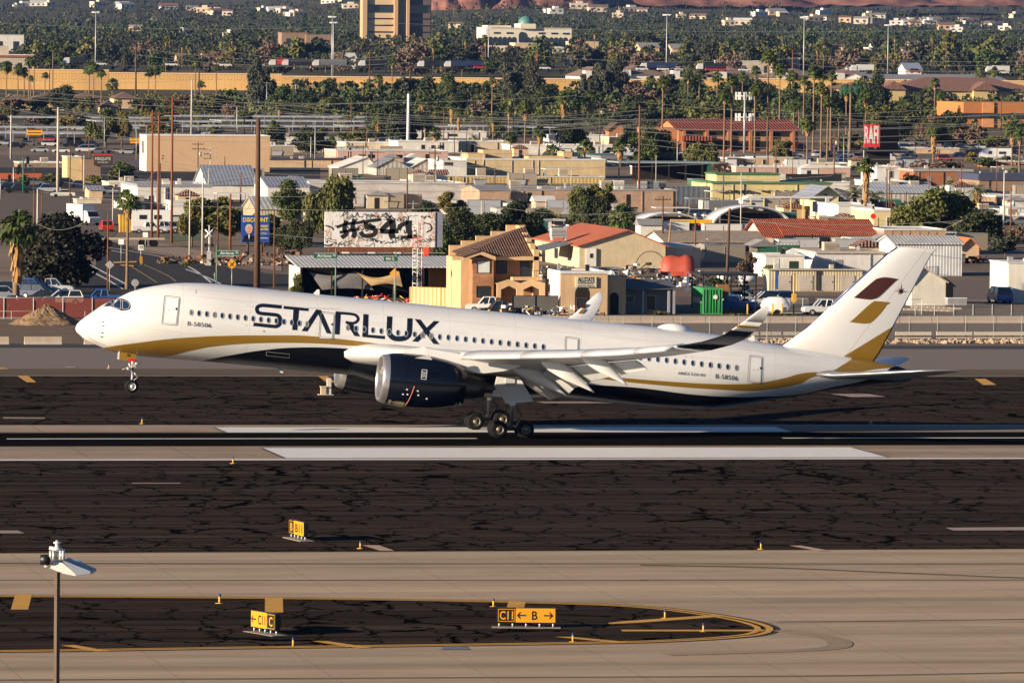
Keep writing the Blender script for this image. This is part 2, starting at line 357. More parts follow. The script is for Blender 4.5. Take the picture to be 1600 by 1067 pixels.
ltr += strip([zc(*p) for p in bez([(1144, 172), (1140, 290), (1152, 322), (1180, 342), (1220, 347), (1262, 340), (1290, 318), (1298, 285), (1302, 187)], 4)], [8.2]*4+[8.0]*20+[8.2]*9)
ltr += [[zc(1338, 192), zc(1384, 197), zc(1532, 390), zc(1486, 386)], [zc(1490, 207), zc(1532, 211), zc(1364, 371), zc(1318, 366)]]
decal('airline_lettering', ltr, M_navy)
def text_px(s, p0, p1, h, bold=0.0):
    "lettering running from pixel p0 to p1 with pixel height h"
    V, F = text_poly(s, 1., bold=bold); x0, x1 = min(v[0] for v in V), max(v[0] for v in V); y0, y1 = min(v[1] for v in V), max(v[1] for v in V)
    ux = ((p1[0]-p0[0])/(x1-x0), (p1[1]-p0[1])/(x1-x0)); l = math.hypot(*ux); uy = (ux[1]/l*.6, -ux[0]/l)
    return [[(p0[0]+(V[i][0]-x0)*ux[0]+(V[i][1]-y0)/(y1-y0)*h*uy[0], p0[1]+(V[i][0]-x0)*ux[1]+(V[i][1]-y0)/(y1-y0)*h*uy[1]) for i in f] for f in F]
decal('registration_lettering', text_px('B-58506', (293, 508.5), (330, 512.0), 6.5), M_navy, cell=20)
decal('registration_lettering', text_px('B-58506', (1118, 591), (1153, 594.6), 7), M_navy, cell=20)
decal('type_lettering', text_px('AIRBUS A350-900', (1059, 585), (1102, 588.6), 4.4), M_navy, cell=20)
# passenger windows
def wrow(n, a, b): return [(a[0]+(b[0]-a[0])*i/(n-1), a[1]+(b[1]-a[1])*i/(n-1)) for i in range(n)]
W = wrow(16, (298.5, 488.3), (479.5, 506.3))+wrow(10, (543, 512), (659, 524))+wrow(4, (652.7, 525), (694, 529.2))[1:]
W = wrow(16, (298.5, 488.3), (479.5, 506.3))+wrow(12, (543, 512), (686.6, 526.4))+wrow(12, (700, 527.3), (848.5, 542))+wrow(12, (1000, 558.5), (1150.4, 574.5))
W = [p for p in W]; blinds = {0, 3, 15, 16, 25, 26, 51}
for i, (x, y) in enumerate(W):
    q = [(x+2.3*cos(t)*abs(cos(t))**-.2 if abs(cos(t)) > .01 else x, y+4.1*sin(t)) for t in [2*pi*k/14+.2 for k in range(14)]]
    ringq = [(x+2.95*cos(t), y+4.75*sin(t)) for t in [2*pi*k/14 for k in range(14)]]
    fr = decal('window_frame', strip(ringq, .6, True), M_gry, .02, cell=20)
    decal('window', [q], M_blind if i in blinds else M_glass, .026, cell=20)
# doors: outline frames with a small porthole
def rr(x0, y0, x1, y1, x2, y2, x3, y3, c=.12):
    P = [(x0, y0), (x1, y1), (x2, y2), (x3, y3)]; out = []
    for i in range(4):
        a, b, d = P[i-1], P[i], P[(i+1) % 4]
        la = math.hypot(a[0]-b[0], a[1]-b[1]); lb = math.hypot(d[0]-b[0], d[1]-b[1]); r_ = 3.2
        p1 = (b[0]+(a[0]-b[0])*r_/la, b[1]+(a[1]-b[1])*r_/la); p2 = (b[0]+(d[0]-b[0])*r_/lb, b[1]+(d[1]-b[1])*r_/lb)
        for k in range(4): t = k/3; out.append(tuple((1-t)**2*p1[j]+2*t*(1-t)*b[j]+t*t*p2[j] for j in (0, 1)))
    return out
for q, port in (((257, 462, 281.5, 464.5, 277, 508.5, 252.5, 506), (275.5, 482.8)), ((501, 487, 524, 489.5, 521, 530.5, 497.5, 528.5), (519, 506.8)), ((883, 526, 905, 528.5, 904, 560, 882.5, 558), None), ((1170.5, 555, 1192, 557.5, 1190.5, 599.5, 1168, 597), (1188.5, 575.2))):
    d = decal('door', [rr(*[v+(1.2 if k in (0, 7) else -1.2 if k in (2, 4) else 1.2 if k in (1, 3) else -1.2 if k in (5,) else 1.2 if k == 6 else 0)*(1 if k in (0, 1, 3, 6) or k in (2, 4, 5) else 0) for k, v in enumerate(q)])], M_wht, .012, cell=4)
    decal('door_outline', strip(rr(*q), .7, True)+strip(rr(*[v+(2.2, 2.2, -2.2, 2.2, -2.2, -2.2, 2.2, -2.2)[k] for k, v in enumerate(q)]), .45, True), M_line, .02, parent=d, cell=4)
    if port: decal('porthole', [[(port[0]+1.7*cos(t), port[1]+1.9*sin(t)) for t in [k*pi/5 for k in range(10)]]], M_glass, .026, parent=d, cell=20)
d = plane.children
decal('door_lettering', ltr_door := [[zc(610, 150), zc(622, 152), zc(690, 308), zc(652, 304), zc(608, 210)]], M_navy, .024)
# cockpit glazing
zk = lambda x, y: (100+x/5., 420+y/5.)
mask = [zk(*p) for p in bez([(300, 300), (340, 265), (385, 240), (430, 233), (470, 237), (505, 258), (520, 290), (512, 315), (480, 327), (440, 325), (400, 310), (365, 296), (330, 296), (300, 300)], 4)[:-1]]
ck = decal('cockpit_mask', [mask], M_blk, .012, cell=2)
for P in ([(312, 294), (350, 262), (392, 243), (396, 250), (375, 285), (362, 292)], [(380, 292), (402, 262), (425, 243), (442, 243), (444, 312), (420, 312), (396, 303)], [(456, 250), (480, 250), (505, 268), (512, 290), (503, 310), (480, 319), (457, 315)]):
    g = decal('cockpit_window', [[zk(*p) for p in P]], M_glass, .02, parent=ck, cell=2)
    decal('window_seal', strip([zk(*p) for p in P], .45, True), M_gry, .026, parent=ck, cell=4)
decal('nose_seam', strip([zk(*p) for p in bez([(190, 380), (183, 440), (186, 500), (195, 535), (250, 570), (330, 603)], 4)], .4), M_line, .01)
for x, y in ((301, 416), (304, 447), (296, 498), (291, 528)):
    decal('probe', [[zk(x-8, y), zk(x, y-7), zk(x+10, y), zk(x, y+6)]], M_line, .05, cell=20)
for x, y, w_, h_ in ((386, 478, 2, .6), (394, 479, 2, .6), (384, 508, 2.4, .7), (395, 509, 2.4, .7), (411, 516.5, 3, 1.6), (752, 522, 2, .6), (761, 523.5, 2, .6), (1070, 557, 2, .6), (1080, 558, 2, .6), (1071, 580, 2, .7), (1079, 581, 2, .7), (262, 484, 4, .6), (268, 484.5, 3, .6), (1176, 577, 4, .6), (1183, 577.6, 3, .6), (507, 505, 4, .6), (168, 547, 3, .5), (306, 453, .5, 6)):
    decal('stencil_mark', [[(x, y), (x+w_, y+.1*w_), (x+w_, y+h_+.1*w_), (x, y+h_)]], M_line, .014, cell=20)
for x0, y0, x1, y1 in ((476, 481.5, 530, 482.5), (1165, 545, 1196, 552)): decal('drip_rail', strip([(x0, y0), (x1, y1)], .5), M_gry, .03, cell=6)
decal('service_panel', strip([(416, 549.5), (452, 553), (452, 559), (416, 555.5)], .35, True), M_gry, .014, cell=20)
# ---- airfoil lofts
def foil(c, t, n=11, camber=.02):
    U, L = [], []
    for i in range(n):
        x = .5*(1-cos(pi*i/(n-1))); y = 5*t*(.2969*sqrt(x)-.126*x-.3516*x*x+.2843*x**3-.1036*x**4); cm = camber*4*x*(1-x)
        U.append((x*c, (cm+y)*c)); L.append((x*c, (cm-y)*c))
    return U+L[-2:0:-1]
def lift(mb, secs):
    "secs: (origin LE, chord, thickness, span direction normal 'up' vector, twist)"
    Lp_ = []
    for le, c, t, upv, tw in secs:
        le = Vector(le); upv = Vector(upv).normalized(); ch = Vector((cos(tw), 0, -sin(tw)))
        ch = (ch-upv*ch.dot(upv)*.0).normalized(); Lp_.append([le+ch*a+upv*b for a, b in foil(c, t)])
    mb.smooth = True; mb.loft(Lp_); mb.smooth = False; return mb
def wsec(sg):
    y_ = lambda v: sg*v
    W = [(1.5, 19.6, .15, 16.0, .13), (3.0, 21.2, .30, 14.3, .13), (6.5, 24.6, .62, 11.4, .115), (11, 28.9, 1.15, 7.7, .105), (15.5, 32.4, 1.75, 5.7, .10), (20, 36.0, 2.40, 4.4, .10), (24, 39.3, 3.10, 3.5, .095), (27.5, 42.2, 3.86, 2.75, .09)]
    if sg > 0: W = [(y, x, z-1.45*(y/32.4)**2, c, t) for y, x, z, c, t in W]
    out = [((x, y_(y), z), c, t, (0, -sg*(.09+y*.004), 1), radians(3.2-.10*y)) for y, x, z, c, t in W]
    for y, x, z, c, a in ((29.3, 43.7, 4.42, 2.35, 28), (30.4, 44.7, 4.95, 2.05, 42), (31.2, 45.5, 5.6, 1.75, 56), (31.8, 46.3, 6.35, 1.4, 66), (32.2, 47.0, 7.1, .95, 70), (32.4, 47.55, 7.62, .35, 72)):
        z -= 1.45*(y/32.4)**2 if sg > 0 else 0
        out.append(((x, y_(y), z), c, .085, (0, -sg*sin(radians(a)), cos(radians(a))), 0))
    return out
for sg in (-1, 1):
    # wing and curved winglet share one skin; the livery band on the tip is its own part
    sec = wsec(sg); wg = lift(MB(), sec[:8 if sg < 0 else 9]).build('wing', M_gry, plane)
    if sg < 0:
        lift(MB(), sec[7:11]).build('winglet_base', M_blk, wg)
        lift(MB(), [sec[10], tuple(sec[11])]).build('winglet', M_wht, wg)
        lift(MB(), sec[11:]).build('winglet_tip', M_wht, wg)
        # white over gold pinstripe
        a, b = sec[10], sec[11]; f = lambda t: ((Vector(a[0])*(1-t)+Vector(b[0])*t)-Vector((.02, 0, 0)), a[1]*(1-t)+b[1]*t+.04, .092, a[3], 0)
        lift(MB(), [f(.35), f(.62)]).build('winglet_stripe', M_gold, wg)
    else:
        lift(MB(), sec[8:]).build('winglet', M_wht, wg)
        wl = wg
        for col_, (pa, pb, pc, pd_) in ((M_mar, ((905.5, 481), (911, 474), (918, 474.5), (912, 482))), (M_gold, ((903.5, 490), (909, 483), (916, 482.5), (910, 490)))):
            def wp(p):
                y = 30.5
                for _ in range(12):
                    x, z = Lp(*p, y)
                    for q0, q1 in zip(sec[7:], sec[8:]):
                        if q0[0][2] <= z <= q1[0][2]: y = .5*y+.5*(q0[0][1]+(q1[0][1]-q0[0][1])*(z-q0[0][2])/(q1[0][2]-q0[0][2])-.22)
                x, z = Lp(*p, y); return Vector((x, y, z))
            mm = MB(); mm.quad(*[wp(p) for p in (pa, pb, pc, pd_)]); mm.build('winglet_emblem', col_, wg)
    # leading edge slat, proud of the wing
    def sl(t, o=0):
        for (a, b) in zip(sec, sec[1:8]):
            if abs(a[0][1]) <= t <= abs(b[0][1]):
                k = (t-abs(a[0][1]))/(abs(b[0][1])-abs(a[0][1])); return Vector(a[0])*(1-k)+Vector(b[0])*k
    for y0, y1 in ((11.6, 16.3), (16.36, 21.0), (21.06, 25.0), (25.06, 27.3)):
        mm = MB(); LL = []
        for k in range(5):
            y = y0+(y1-y0)*k/4; p = sl(y); h = .42-.009*y
            LL.append([p+Vector(q) for q in ((-.62, 0, -.42), (-.72, 0, -.30), (-.66, 0, -.12), (-.4, 0, .12), (.1, 0, h), (.85, 0, h+.14), (.85, 0, h+.10), (.2, 0, h-.12), (-.2, 0, -.25), (-.45, 0, -.42))])
        mm.smooth = True; mm.loft(LL); mm.build('slat', M_slat, wg)
    # drooped flaps
    for y0, y1 in ((3.6, 10.2), (10.4, 21.0)):
        mm = MB(); LL = []
        for k in range(4):
            y = y0+(y1-y0)*k/3
            for (a, b) in zip(sec, sec[1:9]):
                if abs(a[0][1]) <= y <= abs(b[0][1]):
                    q = (y-abs(a[0][1]))/(abs(b[0][1])-abs(a[0][1])); le = Vector(a[0])*(1-q)+Vector(b[0])*q; c = a[1]*(1-q)+b[1]*q; tw = a[4]*(1-q)+b[4]*q
            te = le+Vector((cos(tw), 0, -sin(tw)))*c; fc = min(2.7, c*.28)+.15; an = radians(30)
            o_ = te+Vector((-.55, 0, -.16)); ch = Vector((cos(an), 0, -sin(an))); nz = Vector((sin(an), 0, cos(an)))
            LL.append([o_+ch*u*fc+nz*v*fc for u, v in foil(1, .13)])
        mm.smooth = True; mm.loft(LL); mm.build('flap', M_gry, wg)
    # flap track fairings: hinged canoe bodies
    for y, tip in ((8.6, (885, 618.5)), (14.0, (928, 613)), (18.8, (980, 601.5))):
        x, z = Lp(*tip, -y); ln = 5.6-.08*y; mm = MB(); LL = []
        # front half under the wing, rear half drooped
        A = Vector((x-ln, sg*y, z+2.05)); B = Vector((x-ln*.52, sg*y, z+1.55)); C_ = Vector((x, sg*y, z))
        for k in range(15):
            t = k/14
            c = A*(1-t)**2+B*2*t*(1-t)+C_*t*t; r = (max(.0, 1-(1-t/.45)**2))**.5 if t < .45 else 1-((t-.45)/.55)**1.5; r = max(r, .07)
            LL.append([c+Vector((0, cos(2*pi*i/12)*.30*r, sin(2*pi*i/12)*(.62 if t > .1 else .55)*r)) for i in range(12)])
        mm.smooth = True; mm.loft(LL); mm.build('flap_fairing', M_wht, wg)
    # ---- engine
    cy = sg*10.6; cz = -1.22; eo = thing.__call__ if 0 else None
    n_ = MB(); n_.smooth = True
    n_.lathe([(23.15, 1.93), (23.6, 2.02), (24.5, 2.10), (25.6, 2.12), (26.6, 2.06), (27.6, 1.92), (28.5, 1.72), (29.25, 1.50), (29.2, 1.44), (28.2, 1.6)], (0, cy, cz), 'x', 40)
    en = n_.build('engine_nacelle', M_blk, plane)
    MB().lathe([(23.17, 1.935), (22.9, 1.88), (22.7, 1.80), (22.62, 1.72), (22.66, 1.63), (22.85, 1.56), (23.3, 1.52), (24.3, 1.50)], (0, cy, cz), 'x', 40).build('intake_lip', M_lip, en)
    fan = MB().lathe([(24.25, 1.52), (24.3, .01)], (0, cy, cz), 'x', 32)
    for k in range(22):
        t = 2*pi*k/22; u = Vector((0, cos(t), sin(t))); v = Vector((0, -sin(t), cos(t)))
        fan.quad(*[Vector((0, cy, cz))+q for q in (Vector((24.0, 0, 0))+u*.35, Vector((24.2, 0, 0))+u*.35+v*.14, Vector((24.2, 0, 0))+u*1.5+v*.3, Vector((23.95, 0, 0))+u*1.5)])
    fan.build('fan', M_gear, en)
    MB().lathe([(23.7, .01), (23.85, .2), (24.1, .38)], (0, cy, cz), 'x', 20).build('spinner', M_gry, en)
    MB().lathe([(28.4, 1.25), (29.3, 1.12), (30.2, .92), (30.9, .72), (30.85, .66)], (0, cy, cz), 'x', 30).lathe([(30.4, .6), (31.4, .3), (31.9, .02)], (0, cy, cz), 'x', 20).build('exhaust_nozzle', plain('exhaust_metal', (.06, .055, .05), .35, .8), en)
    mm = MB(); LL = []   # pylon
    for x, h, zz, ww in ((24.3, .12, 1.02, .10), (26, .45, 1.05, .2), (28.5, .6, .75, .24), (30.5, .6, .45, .22), (32.3, .4, .62, .16), (33.6, .1, .8, .05)):
        LL.append([Vector((x, cy+ww*a_, zz+h*b_)) for a_, b_ in ((-1, -1), (1, -1), (1, .8), (0, 1), (-1, .8))])
    mm.loft(LL); mm.build('pylon', M_wht, plane)
    if sg < 0:
        MB().prism([(25.0, .62), (26.1, .95), (26.35, .60)], 'y', cy-1.62, cy-1.52).build('nacelle_strake', M_gry, en)
        e = MB(); bx = 25.75
        for u, v, ww, hh in ((0, 0, .42, .045), (0, .72, .42, .045), (-.19, .36, .045, .72), (.19, .36, .045, .72), (0, .2, .3, .03), (0, .52, .3, .03)):
            an = math.asin(max(-1, min(1, (.0+v-.3)/2.11))); e.box((bx+u, cy-2.125*cos(an)-.02, cz+.30+v), (ww, .03, hh))
        text_mb(e, 'RR', (bx, cy-2.15, cz+.45), (1, 0, 0), (0, 0, 1), .42, .26); e.build('maker_plate', M_gry, en)
        s_ = MB(); 
        for k in range(8):
            a0_, a1_ = radians(-8-k*7), radians(-15-k*7); s_.cyl((25.1-.05*k, cy-2.14*cos(a0_), cz+2.14*sin(a0_)), (25.05-.05*k, cy-2.14*cos(a1_), cz+2.14*sin(a1_)), .035, n=4)
        s_.build('warning_stripe', plain('pink_stripe', (.5, .14, .10), .5), en)
        MB().lathe([(23.35, 1.99), (24.6, 2.115)], (0, cy, cz), 'x', 6, radians(232), radians(262)).build('access_panel', plain('tan_panel', (.33, .28, .2), .5), en)
        q = MB()
        for u, v in ((24.55, -.62), (24.65, -1.0), (24.3, -1.02), (25.4, -.66), (25.5, -.98), (26.2, -1.2), (29.0, -1.35), (28.7, -1.36)):
            rr_ = 2.12 if u < 28 else 1.62; MB().box((u, cy-rr_*sqrt(max(0, 1-(v/rr_)**2))-.02, cz+v), (.12, .05, .09)).build('service_mark', M_wht, en)
# near side wing glove bump (landing-light fairing)
mm = MB(); mm.smooth = True; LL = []
for k in range(12):
    t = k/11; x = 21.6+t*9; r = (1-(1-min(1, t*2.2))**2)**.5 if t < .45 else 1-(t-.45)*.5; r = max(r, .05)
    LL.append([Vector((x, -2.9-.9*t-cos(2*pi*i/16)*1.15*r, .22+.05*t+sin(2*pi*i/16)*.62*r)) for i in range(16)])
mm.loft(LL); mm.build('wing_glove', M_wht, plane)
# ---- tail
def tailmat():
    a = NT('fin_paint', WHITE, .34, coat=.3); o = a.n('TexCoord', out=3); X = a.n('SeparateXYZ', {0: o}, out=0); Z = a.n('SeparateXYZ', {0: o}, out=2)
    # gold wedge below a straight diagonal
    (x1, z1), (x2, z2) = Lp(1317, 557.5, -.2), Lp(1397, 509.5, -.2); k = (z2-z1)/(x2-x1)
    g = a.math('LESS_THAN', Z, a.math('ADD', a.math('MULTIPLY', a.math('SUBTRACT', X, x1), k), z1))
    (h1, v1), (h2, v2) = Lp(1322, 556, -.2), Lp(1446, 392, -.2); kk = (h2-h1)/(v2-v1)
    d = a.math('ABSOLUTE', a.math('SUBTRACT', a.math('SUBTRACT', X, h1), a.math('MULTIPLY', a.math('SUBTRACT', Z, v1), kk)))
    a.col(a.mix(a.math('MULTIPLY', a.math('LESS_THAN', d, .03), .35), a.mix(g, WHITE, GOLD), (.1, .1, .1))); return a.m
finle = [Lp(1222, 541, 0), Lp(1262, 512, 0), Lp(1300, 476.5, 0), Lp(1388, 396, 0), Lp(1402, 387.5, 0), Lp(1411, 386.3, 0)]; finte = [Lp(1362, 570, 0), Lp(1375, 551, 0), Lp(1397, 509, 0), Lp(1447, 413, 0), Lp(1457, 396, 0), Lp(1462, 390.5, 0)]
mm = MB(); LL = []
for (a_, za), (b_, zb_) in zip(finle, finte):
    c = b_-a_; LL.append([Vector((a_+u*c, v*c, za+(zb_-za)*u)) for u, v in foil(1, .095 if a_ < 60 else .10, camber=0)])
mm.smooth = True; mm.loft(LL); fin = mm.build('tail_fin', tailmat(), plane)
mm = MB()
for (a_, za), (b_, zb_) in zip(finle[2:4], finle[3:5]): mm.cyl((a_-.02, 0, za), (b_-.02, 0, zb_), .11, .06, 8)
mm.build('leading_edge', plain('fin_edge', (.10, .12, .2), .3, .2), fin)
def finp(px, py, off=0):
    # pixel onto the port side of the fin
    y = -.35
    for i in range(8):
        x, z = Lp(px, py, y)
        for (A, B) in zip(list(zip(finle, finte)), list(zip(finle[1:], finte[1:]))):
            z0 = A[0][1]; z1 = B[0][1]
            if z <= z1 or B[0] == finle[-1]:
                k = min(1, max(0, (z-z0)/(z1-z0) if z1 > z0 else 0)); le = A[0][0]*(1-k)+B[0][0]*k; te = A[1][0]*(1-k)+B[1][0]*k; break
        u = min(.98, max(.02, (x-le)/(te-le))); c = te-le; t = .10
        y = -5*t*(.2969*sqrt(u)-.126*u-.3516*u*u+.2843*u**3-.1036*u**4)*c
    return Vector((x, y-off, z))
zf = lambda x, y: (1200+x/4.267, 370+y/4.267)
decal('tail_emblem', [[zf(*p) for p in bez([(572, 406), (700, 298), (735, 277), (790, 270), (878, 284)], 4)+bez([(878, 284), (850, 296), (745, 395), (700, 415), (660, 417), (572, 406)], 4)[1:-1]]], M_mar, .03, fin, 4, finp)
decal('tail_emblem', [[zf(*p) for p in bez([(535, 566), (560, 556), (690, 440), (735, 430), (836, 440)], 4)+bez([(836, 440), (820, 448), (705, 560), (660, 578), (600, 575), (535, 566)], 4)[1:-1]]], M_gold, .03, fin, 4, finp)
sc_ = zf(887, 364); star = []
for k in range(16):
    t = pi*k/8-pi/2+.05; r = ((12.5, 7.5, 11, 7.5)[(k//2) % 4]) if k % 2 == 0 else 2.9
    star.append((sc_[0]+r*cos(t), sc_[1]+r*sin(t)))
decal('tail_star', [[star[i], star[(i+1) % 16], sc_] for i in range(16)], plain('star_brown', (.05, .012, .01), .4), .035, fin, 20, finp)
# horizontal stabilisers
for sg in (-1, 1):
    zz = 1.95
    secs = [((58.6, sg*.9, zz), 6.0, .10, (0, -sg*.06, 1), radians(-2)), ((60.0, sg*2.2, zz+.1), 5.2, .10, (0, -sg*.08, 1), radians(-2)), ((67.2, sg*9.0, 3.62), 2.0, .09, (0, -sg*.10, 1), radians(-1)), ((68.4, sg*9.5, 3.75), .9, .08, (0, -sg*.10, 1), 0)]
    if sg < 0: secs = [((58.3, -1.5, 2.05), 6.4, .10, (0, .2, 1), radians(-1)), ((60.2, -2.6, 2.12), 5.4, .10, (0, .2, 1), radians(-1)), ((65.6, -8.9, 3.28), 2.7, .09, (0, .2, 1), radians(-2)), ((68.0, -9.5, 3.62), 1.3, .06, (0, .2, 1), 0)]
    hs = lift(MB(), secs).build('stabiliser', plain('stabiliser_grey', (.27, .27, .28), .3, .6), plane)
# tailcone end and satcom dome, blade antennas
MB().lathe([(65.8, .62), (66.6, .52), (67.25, .40), (67.2, .33), (66.6, .3)], (0, 0, 2.55), 'x', 20).build('tail_cone_outlet', plain('outlet_blue_grey', (.05, .06, .09), .4, .4), plane)
mm = MB(); mm.smooth = True; LL = []
for k in range(13):
    t = k/12; r = max(.03, sin(pi*t)**.6) if 0 < t < 1 else .03; LL.append([Vector((46.2+t*3.0, cos(2*pi*i/16)*.62*r, 4.44+sin(2*pi*i/16)*.50*r)) for i in range(16)])
mm.loft(LL); mm.build('satcom_dome', M_wht, plane)
for px, py, hh in ((490, 460, .42), (1170, 530.5, .35)):
    x, z = Lp(px, py, 0); MB().prism([(x-.15, z-.1), (x+.5, z-.12), (x+.42, z+hh), (x+.25, z+hh)], 'y', -.03, .03).build('blade_antenna', M_wht, plane)
x, z = Lp(436, 577, 0); MB().prism([(x-.2, z+.15), (x+.3, z+.1), (x+.35, z-.25), (x+.15, z-.25)], 'y', -.03, .03).build('blade_antenna', M_wht, plane)
# ---- landing gear
def wheel(parent, c, r, w_, hub=M_hub):
    y0, y1 = c[1]-w_/2, c[1]+w_/2
    t = MB().lathe([(y0+.02, r*.52), (y0, r*.62), (y0+.03, r*.86), (y0+.10, r*.97), (c[1], r), (y1-.10, r*.97), (y1-.03, r*.86), (y1, r*.62), (y1-.02, r*.52)], (c[0], 0, c[2]), 'y', 28).build('wheel', M_tyre, parent)
    h = MB(); h.lathe([(y0+.03, r*.55), (y0+.02, r*.50), (y0+.07, r*.44)], (c[0], 0, c[2]), 'y', 24).lathe([(y0+.08, r*.30), (y0+.02, r*.24), (y0+.01, r*.12), (y0-.02, .01)], (c[0], 0, c[2]), 'y', 16)
    h.build('rim', hub, t)
    MB().lathe([(y0+.09, r*.54), (y0+.10, .01)], (c[0], 0, c[2]), 'y', 20).lathe([(y1-.03, r*.54), (y1-.1, .01)], (c[0], 0, c[2]), 'y', 20).build('brake', M_gear, t)
def gz(x, zw): return (zw-NOSE.z+x*sin(AL))/cos(AL)       # local height of a world height below station x
for sg in (-1, 1):
    y = sg*5.3; x = 34.3; za = gz(x-1.0, .70); zb_ = gz(x+1.0, .70 if sg < 0 else .9)
    root = MB().cyl((x, y, (za+zb_)/2+.1), (x-.05, y, -1.0), .13, .17, 14).cyl((x, y, (za+zb_)/2+.1), (x, y, -2.9), .085, .085, 12).build('main_gear', plain('gear_strut_dark', (.20, .195, .185), .4, .5), plane)
    b_ = MB().cyl((x-1.06, y, za), (x+1.02, y, zb_), .16, .16, 10); b_.cyl((x-1.06, y-.75, za), (x-1.06, y+.75, za), .09, n=8); b_.cyl((x+1.02, y-.75, zb_), (x+1.02, y+.75, zb_), .09, n=8); b_.build('bogie_beam', M_gear, root)
    b_ = MB().cyl((x+.05, y, -2.0), (x-.9, y+.0, -.9), .06, n=6).cyl((x+.2, y, -2.6), (x+.75, y, -3.2), .05, n=6).cyl((x+.75, y, -3.2), (x+.3, y, zb_+.15), .05, n=6).cyl((x-.1, y, -2.3), (x-.55, y, -2.9), .035, n=6).cyl((x-.55, y, -2.9), (x-.2, y, za+.2), .035, n=6).cyl((x, y, -1.6), (x, y+sg*-1.6, -.9), .07, n=6)
    b_.build('torque_links', M_gear, root)
    MB().cyl((x, y, -2.75), (x, y, -2.25), .19, n=14).box((x-.1, y-.12, -2.45), (.5, .2, .2)).build('strut_collar', M_strut, root)
    for dx, zz in ((-1.06, za), (1.06, zb_)):
        for dy in (-.62, .62): wheel(root, (x+dx, y+dy, zz), .70, .50)
    if sg < 0:
        P = [Lp(px, py, -6.1) for px, py in ((776, 588), (811, 588), (833.5, 627), (818, 628.5), (790, 630.5), (785, 620), (769, 618.5))]
        dr = MB().prism(P, 'y', -6.16, -6.05).build('gear_door', M_wht, root)
        MB().prism([Lp(px, py, -6.2) for px, py in ((790, 588), (804.5, 590), (804.5, 603), (790, 603))], 'y', -6.22, -6.17).build('door_panel', M_gry, dr)
# nose gear
x = 4.72; root = MB().cyl((x, 0, -1.5), (x+.08, 0, -3.0), .14, .12, 12).cyl((x+.08, 0, -2.9), (x+.12, 0, -4.05), .07, n=10).build('nose_gear', M_strut, plane)
MB().cyl((x+.12, 0, -3.75), (x+.55, 0, -3.35), .05, n=6).cyl((x+.55, 0, -3.35), (x+.2, 0, -3.0), .04, n=6).cyl((x-.1, 0, -2.6), (x-.75, -.2, -2.85), .03, n=5).box((x-.2, -.1, -2.75), (.35, .3, .2)).box((x+.15, -.15, -2.45), (.25, .3, .3)).cyl((x+.1, 0, -2.3), (x+.65, -.2, -2.25), .035, n=5).cyl((x-.3, -.2, -2.3), (x-.05, -.2, -2.8), .05, n=6).build('steering_links', M_strut, root)
MB().cyl((x-.35, -.3, -2.72), (x-.30, -.3, -2.72), .09, n=10).cyl((x-.35, .3, -2.72), (x-.30, .3, -2.72), .09, n=10).build('taxi_light', M_wht, root)
MB().cyl((x+.12, -.4, -4.1), (x+.12, .4, -4.1), .07, n=8).build('axle', M_gear, root)
for dy in (-.30, .30): wheel(root, (x+.12, dy, -4.1), .53, .36, plain('bright_hub', (.75, .73, .7), .35, .3))
for yy in (-.75, .75):
    P = [Lp(px, py, yy) for px, py in ((187, 549.5), (213, 553.5), (212, 564.5), (186, 562))]
    dd = MB().prism(P, 'y', yy-.03, yy+.03).build('nose_gear_door', M_gold, root)
    MB().prism([Lp(px, py, yy) for px, py in ((184.5, 549.5), (187, 549.5), (186, 562), (183.5, 561))], 'y', yy-.035, yy+.035).build('door_edge', M_wht, dd)
    if yy < 0:
        t = MB(); a_ = Lp(201, 557, yy); text_mb(t, '06', (a_[0], yy-.04, a_[1]), (1, 0, -.09), (.09, 0, 1), .22, .28); t.build('door_number', M_navy, dd)
        MB().prism([Lp(px, py, yy) for px, py in ((200, 560), (211.5, 561), (211, 565.5), (200.5, 564.5))], 'y', yy-.05, yy-.04).build('red_placard', M_red, dd)
# ================================================================ GROUND AND AIRFIELD
def sheet(name, y0, y1, z, mat, x0=-150, x1=420):
    o = MB().quad((x0, y0, z), (x1, y0, z), (x1, y1, z), (x0, y1, z)).build(name, mat); return tag(o, kind='structure')
def Yp(py, px=800): return G(px, py, 0).y
def ground_mat():
    a = NT('ground_dirt', (.15, .11, .08), .95, spec=.1); P = a.pos(); n = a.noise(P, .012, 6, .65); n2 = a.noise(P, .25, 4); n3 = a.noise(P, 2.5, 2)
    f = a.math('ADD', a.math('MULTIPLY', n, .6), a.math('ADD', a.math('MULTIPLY', n2, .25), a.math('MULTIPLY', n3, .15)))
    near = a.ramp(f, [(.35, (.085, .064, .048)), (.47, (.15, .11, .078)), (.56, (.22, .165, .118)), (.7, (.30, .225, .16))])
    far = a.ramp(f, [(.3, (.035, .045, .02)), (.5, (.07, .065, .035)), (.65, (.16, .125, .085))])
    Y = a.n('SeparateXYZ', {0: P}, out=1); k = a.n('MapRange', {0: Y, 1: 1900., 2: 2500.})
    a.col(a.mix(k, near, far)); a.bump(n3, .5, .1); return a.m
rows = [-80, 200, 380, 800, 1400, 1900, 2150, 2400, 2650, 2900, 3200, 3500, 4000, 4500, 5000, 5500, 6000, 6500, 7000, 7500, 8000, 8500, 9000, 9500, 10000, 12000]
m = MB(); V = []; NCOL = 61
for d in rows:
    for i in range(NCOL):
        lat = (i/(NCOL-1)-.5)*2*(700+d*.25); x = d*sin(TH)+lat*cos(TH); y = d*cos(TH)-lat*sin(TH); z = tzxy(x, y)
        V.append((x, y, z))
m.smooth = True; m.add(V, [(r*NCOL+i, r*NCOL+i+1, (r+1)*NCOL+i+1, (r+1)*NCOL+i) for r in range(len(rows)-1) for i in range(NCOL-1)])
tag(m.build('ground', ground_mat()), kind='structure')
